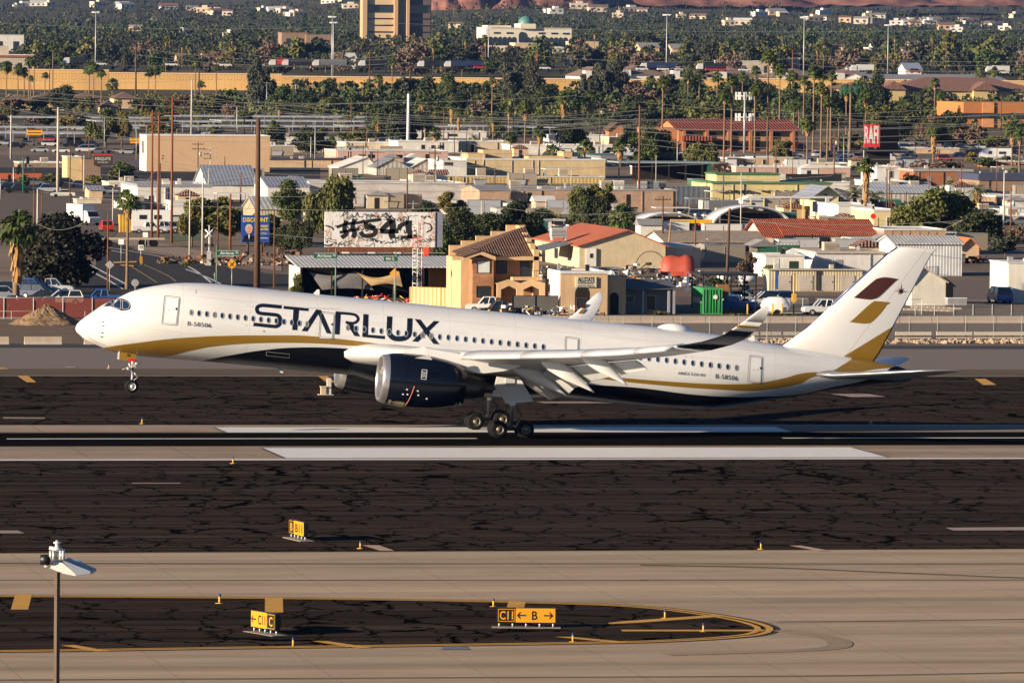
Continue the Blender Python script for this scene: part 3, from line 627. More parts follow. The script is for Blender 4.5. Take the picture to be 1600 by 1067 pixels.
M_asph = streak_asphalt('airfield_asphalt', (.034, .0255, .0205)); M_asph2 = streak_asphalt('island_asphalt', (.031, .0232, .0185), 1., .8)
M_conc = concrete('taxiway_concrete', (.355, .272, .195)); M_rwc = concrete('runway_concrete', (.225, .175, .135), 7.6)
M_paintw = plain('white_marking', (.62, .60, .58), .7, var=.10, sc=.8); M_painty = plain('yellow_marking', (.52, .26, .02), .7, var=.2, sc=1.5)
M_palepaint = plain('faded_marking', (.40, .26, .18), .8, var=.2, sc=1.2)
yA, yB, yC_, yD, yE, yF = Yp(545), Yp(588), Yp(664.5), Yp(718), Yp(861.5), Yp(932)
sheet('gravel_strip', Yp(577), Yp(542), .02, plain('gravel', (.135, .100, .080), .95, var=.3, sc=3))
sheet('service_road', Yp(588.5), Yp(577), .03, concrete('road_concrete', (.125, .098, .080), 9, 1.15, .4))
sheet('drainage_channel', Yp(544.5), Yp(540), .05, plain('channel_black', (.010, .009, .009), .9))
sheet('taxiway_far', yC_, yB, .01, M_asph); sheet('taxiway_edge_line', yB-.35, yB+.35, .035, plain('pale_edge', (.30, .22, .13), .8))
# runway with rubber-blackened centre
a = NT('runway_surface', (.2, .16, .13), 1., spec=.0); P = a.pos(); Y = a.n('SeparateXYZ', {0: P}, out=1)
n1 = a.noise(a.pos((.01, .3, 1)), 1., 5, .65); n2 = a.noise(a.pos((.004, 1.2, 1)), 1., 4, .6); n3 = a.noise(a.pos((.2, .2, 1)), 1., 4)
base = a.ramp(a.math('ADD', a.math('MULTIPLY', n1, .7), a.math('MULTIPLY', n3, .3)), [(.36, (.19, .145, .11)), (.5, (.29, .22, .168)), (.64, (.35, .27, .21))])
X = a.n('SeparateXYZ', {0: P}, out=0); jx = a.math('LESS_THAN', a.math('ABSOLUTE', a.math('SUBTRACT', a.math('FRACT', a.math('MULTIPLY', X, 1/7.62)), .5)), .009)
base = a.mix(a.math('MULTIPLY', jx, .3), base, (.03, .025, .02))
yc = (Yp(675.5)+Yp(697.5))/2; hwid = (Yp(675.5)-Yp(697.5))/2
dd_ = a.math('SUBTRACT', a.math('ABSOLUTE', a.math('SUBTRACT', Y, yc)), hwid); rub = a.n('MapRange', {0: a.math('ADD', dd_, a.math('MULTIPLY', a.math('SUBTRACT', n2, .5), 3.)), 1: -.9, 2: .9, 3: 1., 4: 0.})
a.col(a.mix(a.math('MULTIPLY', rub, .985), base, (.0025, .0025, .0025))); RW = a.m
sheet('runway', yD, yC_, .03, RW)
sheet('runway_edge_line', yC_-.75, yC_, .045, plain('grey_edge_paint', (.36, .32, .29), .8)); sheet('runway_edge_line', Yp(719), Yp(717.3), .045, M_paintw)
def ptag(o): return tag(o, kind='structure')
xa, xb = 71.7, 117.4
for y0, y1 in ((Yp(716), Yp(700.3)), (Yp(676), Yp(668))):
    ptag(MB().quad((xa, y0, .05), (xb, y0, .05), (xb, y1, .05), (xa, y1, .05)).build('aiming_point_marking', M_paintw))
    for x in (xa-.25, xb+.05): ptag(MB().quad((x, y0, .05), (x+.2, y0, .05), (x+.2, y1, .05), (x, y1, .05)).build('aiming_point_border', M_dark))
ycl = Yp(685.6)
for p0, p1 in ((8, 743), (1222, 1960), (-1200, -500)):
    ptag(MB().quad(*[(G(p, 685, 0).x, ycl+s_, .05) for p, s_ in ((p0, -.45), (p1, -.45), (p1, .45), (p0, .45))]).build('centreline_stripe', plain('stripe_white', (.55, .55, .52), .7)))
sheet('infield_asphalt', yE, yD, .012, M_asph)
sheet('taxiway_near', Yp(1130), yE, .02, M_conc)
sheet('taxiway_edge_line', yE-.12, yE+.12, .03, plain('dull_yellow', (.30, .19, .06), .8))
# curved island, tapering to a rounded end on the right
def isl(inset):
    top = bez([(-260, 928.5-0), (200, 931), (560, 934.5), (820, 939.5), (1000, 946), (1110, 957.5), (1180, 969), (1212, 978), (1219, 983.5)], 5)
    bot = bez([(1219, 983.5), (1212, 989.5), (1180, 995.5), (1100, 1001.5), (980, 1006), (700, 1010.5), (400, 1014.5), (100, 1019), (-260, 1023)], 5)
    return [G(*p, 0) for p in top+bot[1:]]
def inset(P, d):
    n = len(P); out = []
    for i in range(n):
        a_, b_ = P[i-1], P[(i+1) % n]; t = (b_-a_).normalized(); out.append(P[i]+Vector((t.y, -t.x, 0))*d)
    return out
I0 = isl(0)
def poly(name, P, z, mat): return ptag(MB().add_poly(P, z).build(name, mat, fix=False))
MB.add_poly = lambda s, P, z: (s.add([(p[0], p[1], z) for p in P], [tuple(range(len(P)))]), s)[1]
poly('taxiway_shoulder_edge', I0, .030, plain('island_black', (.012, .010, .010), .8))
poly('taxiway_island', inset(I0, .25), .034, M_asph2)
def lineband(P, d0, d1, z, mat, name='island_edge_line'):
    A, B = inset(P, d0), inset(P, d1); mm = MB()
    for i in range(1, len(P)-2): mm.quad((A[i].x, A[i].y, z), (A[i+1].x, A[i+1].y, z), (B[i+1].x, B[i+1].y, z), (B[i].x, B[i].y, z))
    return ptag(mm.build(name, mat, fix=False))
lineband(I0, .35, .75, .042, M_painty); lineband(I0, 1.0, 1.35, .042, M_painty)
def mark(name, pts, mat, z=.047): return poly(name, [G(p[0], p[1], 0) for p in pts], z, mat)
for q in ([(24, 929), (50, 929.5), (44, 953), (17, 953)], [(414, 934), (442, 934), (442.5, 957.5), (414, 957.5)], [(795, 939.5), (822, 940.5), (818, 952), (791, 952)]): mark('island_marking', q, M_painty)
for q in ([(95, 1009), (118, 1008.5), (172, 1018), (150, 1018.5)], [(488, 1002.5), (512, 1002.5), (584, 1013), (560, 1013.5)], [(866, 995.5), (890, 995.5), (980, 1003.5), (962, 1005)], [(950, 974), (970, 971.5), (1118, 961), (1128, 964), (1000, 973.5), (952, 975.5)], [(970, 984.5), (1195, 984.5), (1192, 987), (972, 987)]): mark('island_chevron', q, M_painty)
for q in ([(566, 852.5), (592, 852.5), (616, 861), (594, 861)], [(1233, 853), (1252, 853), (1296, 861), (1278, 861.5)]): mark('shoulder_marking', q, M_palepaint)
for q in ([(-20, 829.5), (28, 829.5), (38, 834), (-20, 834)], [(1477, 825), (1620, 824), (1620, 829), (1490, 829.5)], [(206, 755), (282, 755), (282, 756.2), (206, 756.2)], [(5, 652.5), (70, 653), (70, 654.8), (5, 654.5)], [(1297, 616), (1356, 616), (1384, 620.5), (1330, 621)], [(838, 628), (915, 628), (960, 630.5), (850, 630.5)], [(102, 573.5), (118, 573.5), (119, 575.5), (102, 575.5)]): mark('pavement_patch', q, plain('pale_patch', (.26, .19, .15), .85))
for q in ([(27, 588), (44, 588), (57, 598), (42, 598)], [(497, 588.5), (512, 588.5), (524, 598), (510, 598)], [(-12, 575), (5, 575), (14, 577.5), (-12, 577.5)], [(1523, 592.5), (1540, 592.5), (1557, 602), (1536, 602)], [(1250, 571), (1262, 571), (1274, 575), (1256, 575)]): mark('taxiway_marking', q, M_painty)
mark('utility_cover', [(694, 1010.5), (726, 1010.5), (734, 1015.5), (688, 1015.5)], plain('cover_grey', (.14, .14, .15), .7))
# painted guide lines on the concrete
def pline(name, pts, w_, mat, z=.04):
    P = [G(*p, 0) for p in bez(pts, 8)]; mm = MB()
    for a_, b_ in zip(P, P[1:]):
        t = (b_-a_).normalized(); n = Vector((-t.y, t.x, 0))*w_/2; mm.quad(*[(q.x, q.y, z) for q in (a_-n, b_-n, b_+n, a_+n)])
    return ptag(mm.build(name, mat, fix=False))
DK = plain('line_dark', (.03, .022, .016), .8); LN = plain('guide_yellow', (.26, .15, .03), .8)
pline('guide_line', [(-40, 880), (500, 881), (1100, 881), (1700, 881)], .3, DK); pline('guide_line', [(-40, 881), (500, 881.8), (1100, 881.6), (1700, 881.4)], .18, LN, .045)
pline('guide_line', [(1000, 883), (1200, 887), (1400, 895), (1640, 905)], .28, DK); pline('guide_line', [(1000, 884), (1200, 888), (1400, 896), (1640, 906)], .15, LN, .045)
pline('guide_line', [(-40, 1063), (700, 1059), (1300, 1056), (1640, 1050)], .28, DK); pline('guide_line', [(-40, 1064), (700, 1060), (1300, 1057), (1640, 1051)], .16, LN, .045)
pline('guide_line', [(1000, 906.5), (1300, 906.5), (1640, 906.5), (1700, 906.5)], .25, DK); pline('guide_line', [(-40, 906.8), (300, 907), (700, 907), (1010, 907)], .25, DK)
sh = plain('tyre_scuff', (.285, .215, .155), .9, spec=0)
pline('tyre_scuff', [(1220, 985), (1270, 992), (1305, 1000), (1312, 1008), (1290, 1014), (1200, 1018), (1040, 1023)], 1.3, sh)
M_seal = plain('crack_seal', (.013, .011, .010), .6)
pline('crack_seal_line', [(1215, 972), (1300, 971.5), (1450, 970), (1640, 967)], .2, M_seal)
# concrete slab cross joints
for x in range(-10, 150, 8):
    pass
# ---------------------------------------------------------------- airfield signs, edge markers
M_sy = plain('sign_yellow', (.52, .24, .010), .45, var=.04); M_sb = plain('sign_black', (.008, .008, .009), .45); M_alu = plain('aluminium', (.5, .5, .5), .4, .5)
def afsign(label, base, rz, w_, h, panels, name='taxiway_sign'):
    t = thing(name, label, 'airfield sign', base, rz); sag = .16
    def prof(d): return [(-.11, .28), (-.125, .32), (-.125, .24+h), (-.11, .28+h), (d*.75, .28+h), (d+.06, .28+h*.8), (d+.10, .28+h*.5), (d+.06, .28+h*.2), (d, .28)]
    MB().prism(prof(.10), 'x', -w_/2, w_/2).build('cabinet', M_sb, t)
    MB().b2(-w_/2-.25, w_/2+.25, -.45, .45, .0, .06).build('concrete_base', plain('base_concrete', (.20, .165, .13), .9), t)
    n = max(3, int(w_/.55))
    for k in range(n):
        x = -w_/2+.15+(w_-.3)*k/(n-1); MB().cyl((x, 0, .06), (x, 0, .30), .045, n=8).build('leg', M_alu, t)
    x = -w_/2+.04
    for s_, ww, bgc in panels:
        p = MB(); y0, ym, y1 = -.135, -.135, -.135
        p.quad((x, y0, .32), (x+ww, y0, .32), (x+ww, ym, .28+h*.5), (x, ym, .28+h*.5)); p.quad((x, ym, .28+h*.5), (x+ww, ym, .28+h*.5), (x+ww, y1, .25+h), (x, y1, .25+h))
        po = p.build('panel', M_sy if bgc == 'y' else M_sb, t); e = MB(); y_ = ym-.006
        if s_ in '<>':
            k = -1 if s_ == '<' else 1; cx = x+ww/2; cz_ = .28+h*.5; L_ = h*.27
            e.box((cx-k*.04, y_, cz_), (L_*1.7, .006, h*.085))
            for q in (-1, 1): e.add([(cx+k*L_+k*.05, y_, cz_), (cx+k*L_-k*.07, y_, cz_), (cx+k*L_*.15, y_, cz_+q*L_*.8), (cx+k*L_*.45, y_, cz_+q*L_*.8)], [(0, 1, 2, 3)])
        else: text_mb(e, s_, (x+ww/2, y_, .28+h*.22), (1, 0, 0), (0, 0, 1), h*.56, ww*(.42 if len(s_) == 1 else .72), bold=.02)
        e.build('lettering', M_sb if bgc == 'y' else M_sy, po)
        if bgc != 'y':
            f = MB(); z0, z1 = .36, .21+h; i0, i1 = x+.05, x+ww-.05
            for a_, b_, c_, d_ in ((i0, i1, z0, z0+.03), (i0, i1, z1-.03, z1), (i0, i0+.03, z0, z1), (i1-.03, i1, z0, z1)): f.b2(a_, b_, y_-.004, y_+.004, c_, d_)
            f.build('border', M_sy, po)
        x += ww
    return t
afsign('long low sign reading C11 left of an arrow, B and arrow', G(822, 981, 0), -TH, 3.16, .82, [('C11', .98, 'b'), ('<', .66, 'y'), ('B', .70, 'y'), ('>', .74, 'y')])
afsign('angled yellow sign reading arrow and C11 beside a black C panel', G(414.5, 990.5, 0), radians(-70), 2.75, .9, [('<', .62, 'y'), ('C11', 1.1, 'y'), ('C', .92, 'b')])
afsign('small steeply angled yellow sign standing on the cracked asphalt, nearest the runway', G(466, 843, 0), radians(-80), 3.0, .92, [('B', 1.0, 'b'), ('B11', 1.9, 'y')])
# blue-topped / yellow edge markers
M_bl = plain('lens_blue', (.01, .03, .16), .3); M_by = plain('marker_yellow', (.60, .34, .05), .5)
proto = None; mk = [(343, 943), (458, 1010), (771, 948), (895, 1003), (1039, 966), (1099, 987), (563, 857), (1189, 858), (364, 724), (222, 662), (170, 576), (1361, 662)]
rel = {0: 'on the island behind the angled C11 sign', 1: 'on the island right of the angled C11 sign', 2: 'on the island just left behind the B sign', 3: 'on the island right of the B sign, near the front edge', 4: 'on the upper slanting yellow stripe of the island', 5: 'on the straight yellow stripe near the island tip', 6: 'beside the pale mark near the steeply angled sign', 7: 'beside the right-hand pale mark on the asphalt edge', 8: 'on the near edge of the runway', 9: 'on the far edge of the runway, left of the white block', 10: 'beyond the dark taxiway under the airliner nose', 11: 'on the far runway edge at the right, in the shadow'}
for i, (px, py) in enumerate(mk):
    lab = 'short yellow edge light '+rel[i]
    if proto is None:
        proto = thing('edge_light', lab, 'edge light', G(px, py, 0), 0, 'edge lights on the airfield')
        MB().lathe([(0, .25), (.04, .25), (.05, .10), (.06, .05)], n=14).build('base_plate', M_by, proto)
        MB().cyl((0, 0, .05), (0, 0, .42), .06, n=10).build('stem', M_by, proto); MB().cyl((0, 0, .42), (0, 0, .50), .085, n=10).sphere((0, 0, .5), .08, 6).build('lens', M_bl, proto)
    else: dup(proto, G(px, py, 0), label=lab, sc=.85)
# small instrument cabinet and post beyond the runway, seen under the fuselage
t = thing('monitor_cabinet', 'cream box and taller post on a slab beyond the runway, seen below the airliner', 'cabinet', G(508.5, 617, 0)); s_ = .051
MB().b2(-.65, .65, -.5, .5, 0, .06).build('slab', M_by if 0 else plain('slab_pale', (.4, .35, .28), .9), t)
MB().b2(-.42, .02, -.25, .25, .06, .68).b2(-.47, .06, -.3, .3, .68, .78).build('box', plain('cream_box', (.45, .36, .24), .6), t)
MB().b2(.12, .48, -.15, .15, .06, 1.48).build('post', plain('post_white', (.55, .5, .43), .6), t)
# ---------------------------------------------------------------- foreground floodlight pole
d = 170; base = PD(89, 900, d); bz = Vector((base.x, base.y, 0)); sc_ = d/FPX
t = thing('floodlight_pole', 'tall brown apron light pole with a slanting white floodlight head in the near left', 'floodlight', bz, -TH)
def q(px, py, dy=0): v = PD(px, py, d)-bz; v = Matrix.Rotation(TH, 3, 'Z') @ v; return Vector((v.x, v.y+dy, v.z))
MB().cyl((0, 0, 0), q(89.5, 893), .10, .072, 4, sm=False).build('pole', plain('pole_brown', (.085, .055, .035), .5, .3), t)
A, B, C_, D = q(76, 887), q(80, 875.5), q(119, 899), q(113, 898)
hd = MB(); Pn = [q(76.5, 886.5), q(81, 875.5), q(98, 879.5), q(118.5, 896.5), q(118, 899.5), q(96, 895)]; Pf = [p+Vector((.42, .55, .02)) for p in Pn]
hd.loft([Pn, Pf]); hd.build('lamp_head', plain('lamp_white', (.62, .56, .5), .45, var=.04), t)
MB().loft([[q(98, 876.5), q(98, 874.8), q(141, 892), q(141, 896), q(119, 899)], [p+Vector((.12, .6, .02)) for p in (q(98, 876.5), q(98, 874.8), q(141, 892), q(141, 896), q(119, 899))]]).build('lamp_lid', plain('lid_blue_grey', (.20, .22, .27), .35), t)
MB().lathe([(-.12, .02), (-.12, .13), (.12, .14), (.14, .05)], q(70.5, 874), 'x', 14).build('motor_housing', M_sb, t)
cm = MB(); c0 = q(90, 865)
cm.cyl(q(89.5, 874), q(89.5, 862), .05, n=10).lathe([(0, .12), (.04, .12), (.05, .06), (.14, .06), (.15, .10), (.19, .10), (.2, .03)], q(89.5, 858), n=14)
for px in (79.5, 84, 95, 99): cm.cyl(q(px, 859.5, -.08), q(px, 874, -.08), .035, .045, 8)
cm.cyl(q(77, 855.5), q(101, 860.5), .05, n=8).cyl(q(89, 851), q(89, 843.5), .055, .03, 8); cm.build('sensor_cluster', plain('cast_alu', (.6, .58, .55), .35, .4), t)
MB().cyl(q(69, 884.5), q(78, 885), .02, n=6).build('conduit', M_alu, t)
# ================================================================ CITY HELPERS
def ordn(n): return '%d%s' % (n, 'th' if 10 <= n % 100 <= 20 else {1: 'st', 2: 'nd', 3: 'rd'}.get(n % 10, 'th'))
def sc(py): return FPX/((FPX*CH)/(py-HY))            # pixels per metre on flat ground
REG = []                                             # (object, look, category, group)
def reg(o, look, cat, group=None): REG.append((o, look)); tag(o, None, cat, group); return o
M_win = plain('window_glass', (.02, .025, .03), .12, spec=.8); M_frame = plain('window_frame_white', (.5, .48, .44), .6)
M_roofw = plain('roof_white', (.52, .50, .47), .8, var=.15, sc=.3); M_roofg = plain('roof_grey', (.22, .21, .21), .8, var=.2, sc=.3)
M_ac = plain('ac_beige', (.40, .34, .27), .6); M_acg = plain('ac_grey', (.38, .38, .37), .6); M_doorg = plain('door_dark', (.022, .019, .017), .8, spec=.1)
M_steel = plain('galvanised', (.36, .36, .36), .5, .4); M_pale = plain('pole_pale', (.42, .38, .33), .6); M_wood = plain('pole_wood', (.085, .042, .022), .85, var=.25, sc=1); M_woodr = plain('pole_red_wood', (.16, .055, .022), .85, var=.2, sc=1)
def wallm(name, c, var=.15): return plain('wall_'+name, c, .9, var=var, sc=.4, spec=.1)
rb_ = random.Random(55)
WM = dict(white=wallm('white', (.58, .55, .50)), cream=wallm('cream', (.52, .43, .30)), tan=wallm('tan', (.50, .35, .22)), pink=wallm('pink', (.46, .31, .25)), brick=None, brown=wallm('brown', (.24, .16, .11)), orange=wallm('orange', (.38, .17, .075)), grey=wallm('grey', (.30, .29, .28)), yellow=wallm('yellow', (.55, .46, .25)), beige=wallm('beige', (.44, .36, .28)), dark=wallm('dark', (.05, .045, .045)), adobe=wallm('adobe', (.29, .12, .06)), slate=wallm('slate', (.16, .17, .19)), green=wallm('green', (.05, .16, .07)))
def corr(name, c, per=.4, axis='X', amp=.35, dark=.5, metal=0):
    "corrugated / ribbed sheet: ridge lines along one axis"
    a = NT('ribbed_'+name, c, .6, metal); X = a.n('SeparateXYZ', {0: a.pos()}, out='XYZ'.index(axis))
    w_ = a.math('SINE', a.math('MULTIPLY', X, 2*pi/per)); n = a.noise(a.pos(), .5, 4)
    cc = a.ramp(n, [(.35, tuple(q*.8 for q in c)), (.6, c)]); a.col(a.mix(a.math('MULTIPLY', a.math('GREATER_THAN', w_, .55), dark), cc, tuple(q*.35 for q in c))); a.bump(w_, .25, .05); return a.m
def brickm(name, c, c2=None, sz=(.4, .14)):
    a = NT('brick_'+name, c, .9, spec=.2); P = a.pos(); X = a.n('SeparateXYZ', {0: P}, out=0); Y = a.n('SeparateXYZ', {0: P}, out=1); Z = a.n('SeparateXYZ', {0: P}, out=2)
    v = a.n('CombineXYZ', {0: a.math('ADD', X, Y), 1: Z}); 
    b = a.n('TexBrick', {'Vector': v, 'Color1': c, 'Color2': c2 or tuple(q*.7 for q in c), 'Mortar': tuple(min(1, q*1.25) for q in c), 'Scale': 1., 'Mortar Size': .012, 'Brick Width': sz[0], 'Row Height': sz[1]})
    n = a.noise(P, .6, 5); a.col(a.mix(.5, b, a.ramp(n, [(.35, tuple(q*.7 for q in c)), (.65, tuple(min(1, q*1.2) for q in c))]))); return a.m
def tilem(name, c, per=.32, axis='X'):
    a = NT('tile_'+name, c, .85, spec=.2); P = a.pos(); X = a.n('SeparateXYZ', {0: P}, out='XYZ'.index(axis)); Z = a.n('SeparateXYZ', {0: P}, out=2)
    w_ = a.math('SINE', a.math('MULTIPLY', X, 2*pi/per)); r = a.math('SINE', a.math('MULTIPLY', Z, 2*pi/.22)); n = a.noise(P, 1.3, 4)
    cc = a.ramp(n, [(.3, tuple(q*.6 for q in c)), (.6, c), (.75, tuple(min(1, q*1.3) for q in c))])
    a.col(a.mix(a.math('MULTIPLY', a.math('GREATER_THAN', w_, .3), .45), cc, tuple(q*.3 for q in c))); a.bump(a.math('ADD', w_, a.math('MULTIPLY', r, .4)), 1., .08); return a.m
WM['brick'] = brickm('tan', (.36, .24, .17)); M_brick = brickm('orange', (.35, .17, .085), (.20, .085, .045), (.6, .2)); M_tiler = tilem('red', (.36, .09, .045)); M_tileb = tilem('brown', (.15, .085, .06)); M_tiley = tilem('terracotta', (.24, .13, .10), .5)
M_corw = corr('white', (.50, .49, .47), .5, dark=.3); M_corb = corr('bluegrey', (.24, .26, .32), .7, dark=.35); M_cort = corr('tan', (.50, .42, .27), .5); M_corg = corr('green', (.02, .22, .05), .3, dark=.6)
class Bld:
    "a building: root at its front-left ground corner, x along the facade, y away, z up"
    def __init__(s, x0, x1, yb, yt, D, label, cat='building', name='building', wall='cream', rz=0, d=None, par=.35, roof=None, parapet=True, walls=True, zb=None):
        p = G(x0, yb) if d is None else GD(x0, d)
        s.d = proj(p)[2]; s.s = FPX/s.d; q = cos(TH+rz)
        s.W = (x1-x0)/s.s/q; s.H = (yb-yt)/s.s if d is None else (proj(p)[1]-yt)/s.s; s.D = D; s.x0 = x0; s.yb = yb if d is None else proj(p)[1]
        s.t = thing(name, label, cat, p, rz); s.wm = WM.get(wall, wall) if isinstance(wall, str) else wall
        if walls:
            m = MB(); m.b2(0, s.W, 0, D, -1, s.H); s.wall = m.build('wall', s.wm, s.t)
            if roof != 0:
                m = MB()
                if parapet:
                    for a_ in ((-.12, s.W+.12, -.12, .22), (-.12, s.W+.12, D-.22, D+.12), (-.12, .22, .22, D-.22), (s.W-.22, s.W+.12, .22, D-.22)): m.b2(*a_, s.H-.02, s.H+par)
                    m.b2(.2, s.W-.2, .2, D-.2, s.H-.01, s.H+.06)
                else: m.b2(-.25, s.W+.25, -.25, D+.25, s.H, s.H+par)
                s.roof = m.build('roof', roof or M_roofw, s.t)
                if s.d < 2600 and name not in ('tan_warehouse', 'tan_building', 'white_warehouse'):
                    for k in range(min(6, int(s.W/6))):
                        x = rb_.uniform(.5, s.W-.5); MB().b2(x, x+.12, -.13, -.01, .1, s.H-.1).build('downpipe', rb_.choice([M_steel, M_doorg, s.wm]), s.t)
                    for k in range(min(7, 1+int(s.W/5))):
                        x, y = rb_.uniform(.5, s.W-1), rb_.uniform(1, max(1.5, D-2)); q = rb_.uniform(.25, .7); MB().b2(x, x+q, y, y+q, s.H, s.H+par+rb_.uniform(.2, .8)).build('roof_vent', rb_.choice([M_steel, M_acg, M_ac, M_doorg, M_roofw]), s.t)
                    if s.W > 9 and s.H > 2.6:
                        for k in range(rb_.randint(1, 3)): x = rb_.uniform(1, s.W-3); z = rb_.choice([0, 1.1]); MB().b2(x, x+(1.0 if z == 0 else rb_.uniform(.8, 2)), -.05, -.01, z, z+(2.1 if z == 0 else .9)).build('door' if z == 0 else 'window', rb_.choice([M_doorg, M_win, M_roofg]), s.t)
    def X(s, px, y=0): return (px-s.x0)/s.s/cos(TH)+y*math.tan(TH)
    def Z(s, py): return (s.yb-py)/s.s
    def win(s, xa, xb, ya, yb_, y=0, mat=None, name='window', frame=None, fr=.06):
        x0, x1, z0, z1 = s.X(xa), s.X(xb), s.Z(yb_), s.Z(ya); m = MB()
        for q in ((x0-fr, x0, z0-fr, z1+fr), (x1, x1+fr, z0-fr, z1+fr), (x0, x1, z0-fr, z0), (x0, x1, z1, z1+fr)): m.b2(q[0], q[1], y-.07, y+.02, q[2], q[3])
        f = m.build(name, frame or M_frame, s.t); MB().b2(x0, x1, y-.03, y-.008, z0, z1).build('pane', mat or M_win, f); return f
    def slab(s, name, xa, xb, ya, yb_, y0, y1, mat, parent=None):
        return MB().b2(s.X(xa), s.X(xb), y0, y1, s.Z(yb_), s.Z(ya)).build(name, mat, parent or s.t)
    def ac(s, px, w_=1.6, h=1.1, y=None, z=None, mat=None, dp=1.5):
        y = s.D*.35 if y is None else y; z = s.H+.05 if z is None else z; x = s.X(px)
        m = MB(); m.b2(x, x+w_, y, y+dp, z+.15, z+.15+h).b2(x+.1, x+.25, y+.1, y+dp-.1, z-.3, z+.15).b2(x+w_-.25, x+w_-.1, y+.1, y+dp-.1, z-.3, z+.15)
        o = m.build('roof_unit', mat or M_ac, s.t); g = MB()
        for k in range(5): g.b2(x+.1, x+w_-.1, y-.03, y-.005, z+.3+k*(h-.3)/5, z+.36+k*(h-.3)/5)
        g.build('grille', M_doorg, o); return o
    def gable(s, rise, ov=.5, mat=None, axis='x', th=.15, z=None, x0=None, x1=None, y0=0, y1=None, shift=.5):
        "ridge along axis; gable triangle infill plus roof planes"
        x0 = 0 if x0 is None else x0; x1 = s.W if x1 is None else x1; y1 = s.D if y1 is None else y1; z = s.H if z is None else z; m = MB(); g = MB()
        if axis == 'x':
            c = y0+(y1-y0)*shift; P = [(y0-ov, z-ov*rise/(c-y0)), (c, z+rise), (y1+ov, z-ov*rise/(y1-c)), (y1+ov, z-ov*rise/(y1-c)+th), (c, z+rise+th), (y0-ov, z-ov*rise/(c-y0)+th)]
            m.prism(P, 'x', x0-ov, x1+ov); g.prism([(y0, z), (c, z+rise-.02), (y1, z)], 'x', x0, x1)
        else:
            c = x0+(x1-x0)*shift; P = [(x0-ov, z-ov*rise/(c-x0)), (c, z+rise), (x1+ov, z-ov*rise/(x1-c)), (x1+ov, z-ov*rise/(x1-c)+th), (c, z+rise+th), (x0-ov, z-ov*rise/(c-x0)+th)]
            m.prism(P, 'y', y0-ov, y1+ov); g.prism([(x0, z), (c, z+rise-.02), (x1, z)], 'y', y0, y1)
        g.build('gable_wall', s.wm, s.t); return m.build('roof', mat or M_tiler, s.t)
    def hip(s, rise, ov=.6, mat=None, z=None, x0=None, x1=None, y0=0, y1=None):
        x0 = 0 if x0 is None else x0; x1 = s.W if x1 is None else x1; y1 = s.D if y1 is None else y1; z = s.H if z is None else z
        x0 -= ov; x1 += ov; y0 -= ov; y1 += ov; r = min(x1-x0, y1-y0)/2; V = [(x0, y0, z), (x1, y0, z), (x1, y1, z), (x0, y1, z)]
        if x1-x0 >= y1-y0: V += [(x0+r, (y0+y1)/2, z+rise), (x1-r, (y0+y1)/2, z+rise)]; F = [(0, 1, 5, 4), (2, 3, 4, 5), (1, 2, 5), (3, 0, 4), (3, 2, 1, 0)]
        else: V += [((x0+x1)/2, y0+r, z+rise), ((x0+x1)/2, y1-r, z+rise)]; F = [(0, 1, 4), (2, 3, 5), (1, 2, 5, 4), (3, 0, 4, 5), (3, 2, 1, 0)]
        m = MB(); m.add(V, F); return m.build('roof', mat or M_tileb, s.t)
# ---------------------------------------------------------------- foliage
def leafm(name, c, c2, tint=.35):
    a = NT('leaves_'+name, c, .65, spec=.25); oi = a.n('ObjectInfo', out=5) if 0 else a.t.nodes.new('ShaderNodeObjectInfo').outputs['Random']
    n = a.noise(a.co((1.3, 1.3, 1.3)), 1., 3, .6)
    base = a.ramp(n, [(.34, tuple(q*.55 for q in c)), (.5, c), (.66, c2)])
    a.col(a.mix(a.math('MULTIPLY', oi, tint), base, (c2[0]*1.1, c2[1]*.85, c2[2]*.7))); a.set(a.b.inputs['Subsurface Weight'], 0.); return a.m
LF = dict(dark=leafm('dark', (.022, .034, .012), (.046, .060, .018)), mid=leafm('mid', (.042, .068, .017), (.085, .115, .028)), olive=leafm('olive', (.070, .082, .020), (.14, .14, .034)), yellow=leafm('yellowish', (.11, .105, .026), (.18, .155, .045)), bare=leafm('bare', (.12, .085, .06), (.17, .12, .085)), far=leafm('far', (.017, .024, .013), (.042, .046, .022)), grey=leafm('greygreen', (.045, .052, .032), (.08, .085, .05)))
M_bark = plain('bark', (.10, .068, .045), .95, var=.3, sc=2); M_barkp = plain('palm_bark', (.17, .105, .062), .95, var=.3, sc=2); M_skirt = plain('palm_skirt', (.30, .165, .062), .9, var=.35, sc=2)
M_frond = leafm('frond', (.045, .072, .016), (.095, .115, .022), .2)
def card(V, F, c, r, rnd, droop=0):
    a, b = rnd.uniform(0, 2*pi), math.acos(rnd.uniform(-1, 1)); n = Vector((sin(b)*cos(a), sin(b)*sin(a), cos(b)*.7+.35)).normalized()
    u = n.cross((rnd.uniform(-1, 1), rnd.uniform(-1, 1), rnd.uniform(-1, 1))).normalized(); v = n.cross(u); k = len(V)
    if droop: u = Vector((0, 0, -1)); v = Vector((cos(a), sin(a), 0)); r2 = r*.38
    else: r2 = r*rnd.uniform(.5, .9)
    V += [c+u*r, c+v*r2, c-u*r, c-v*r2]; F.append((k, k+1, k+2, k+3))
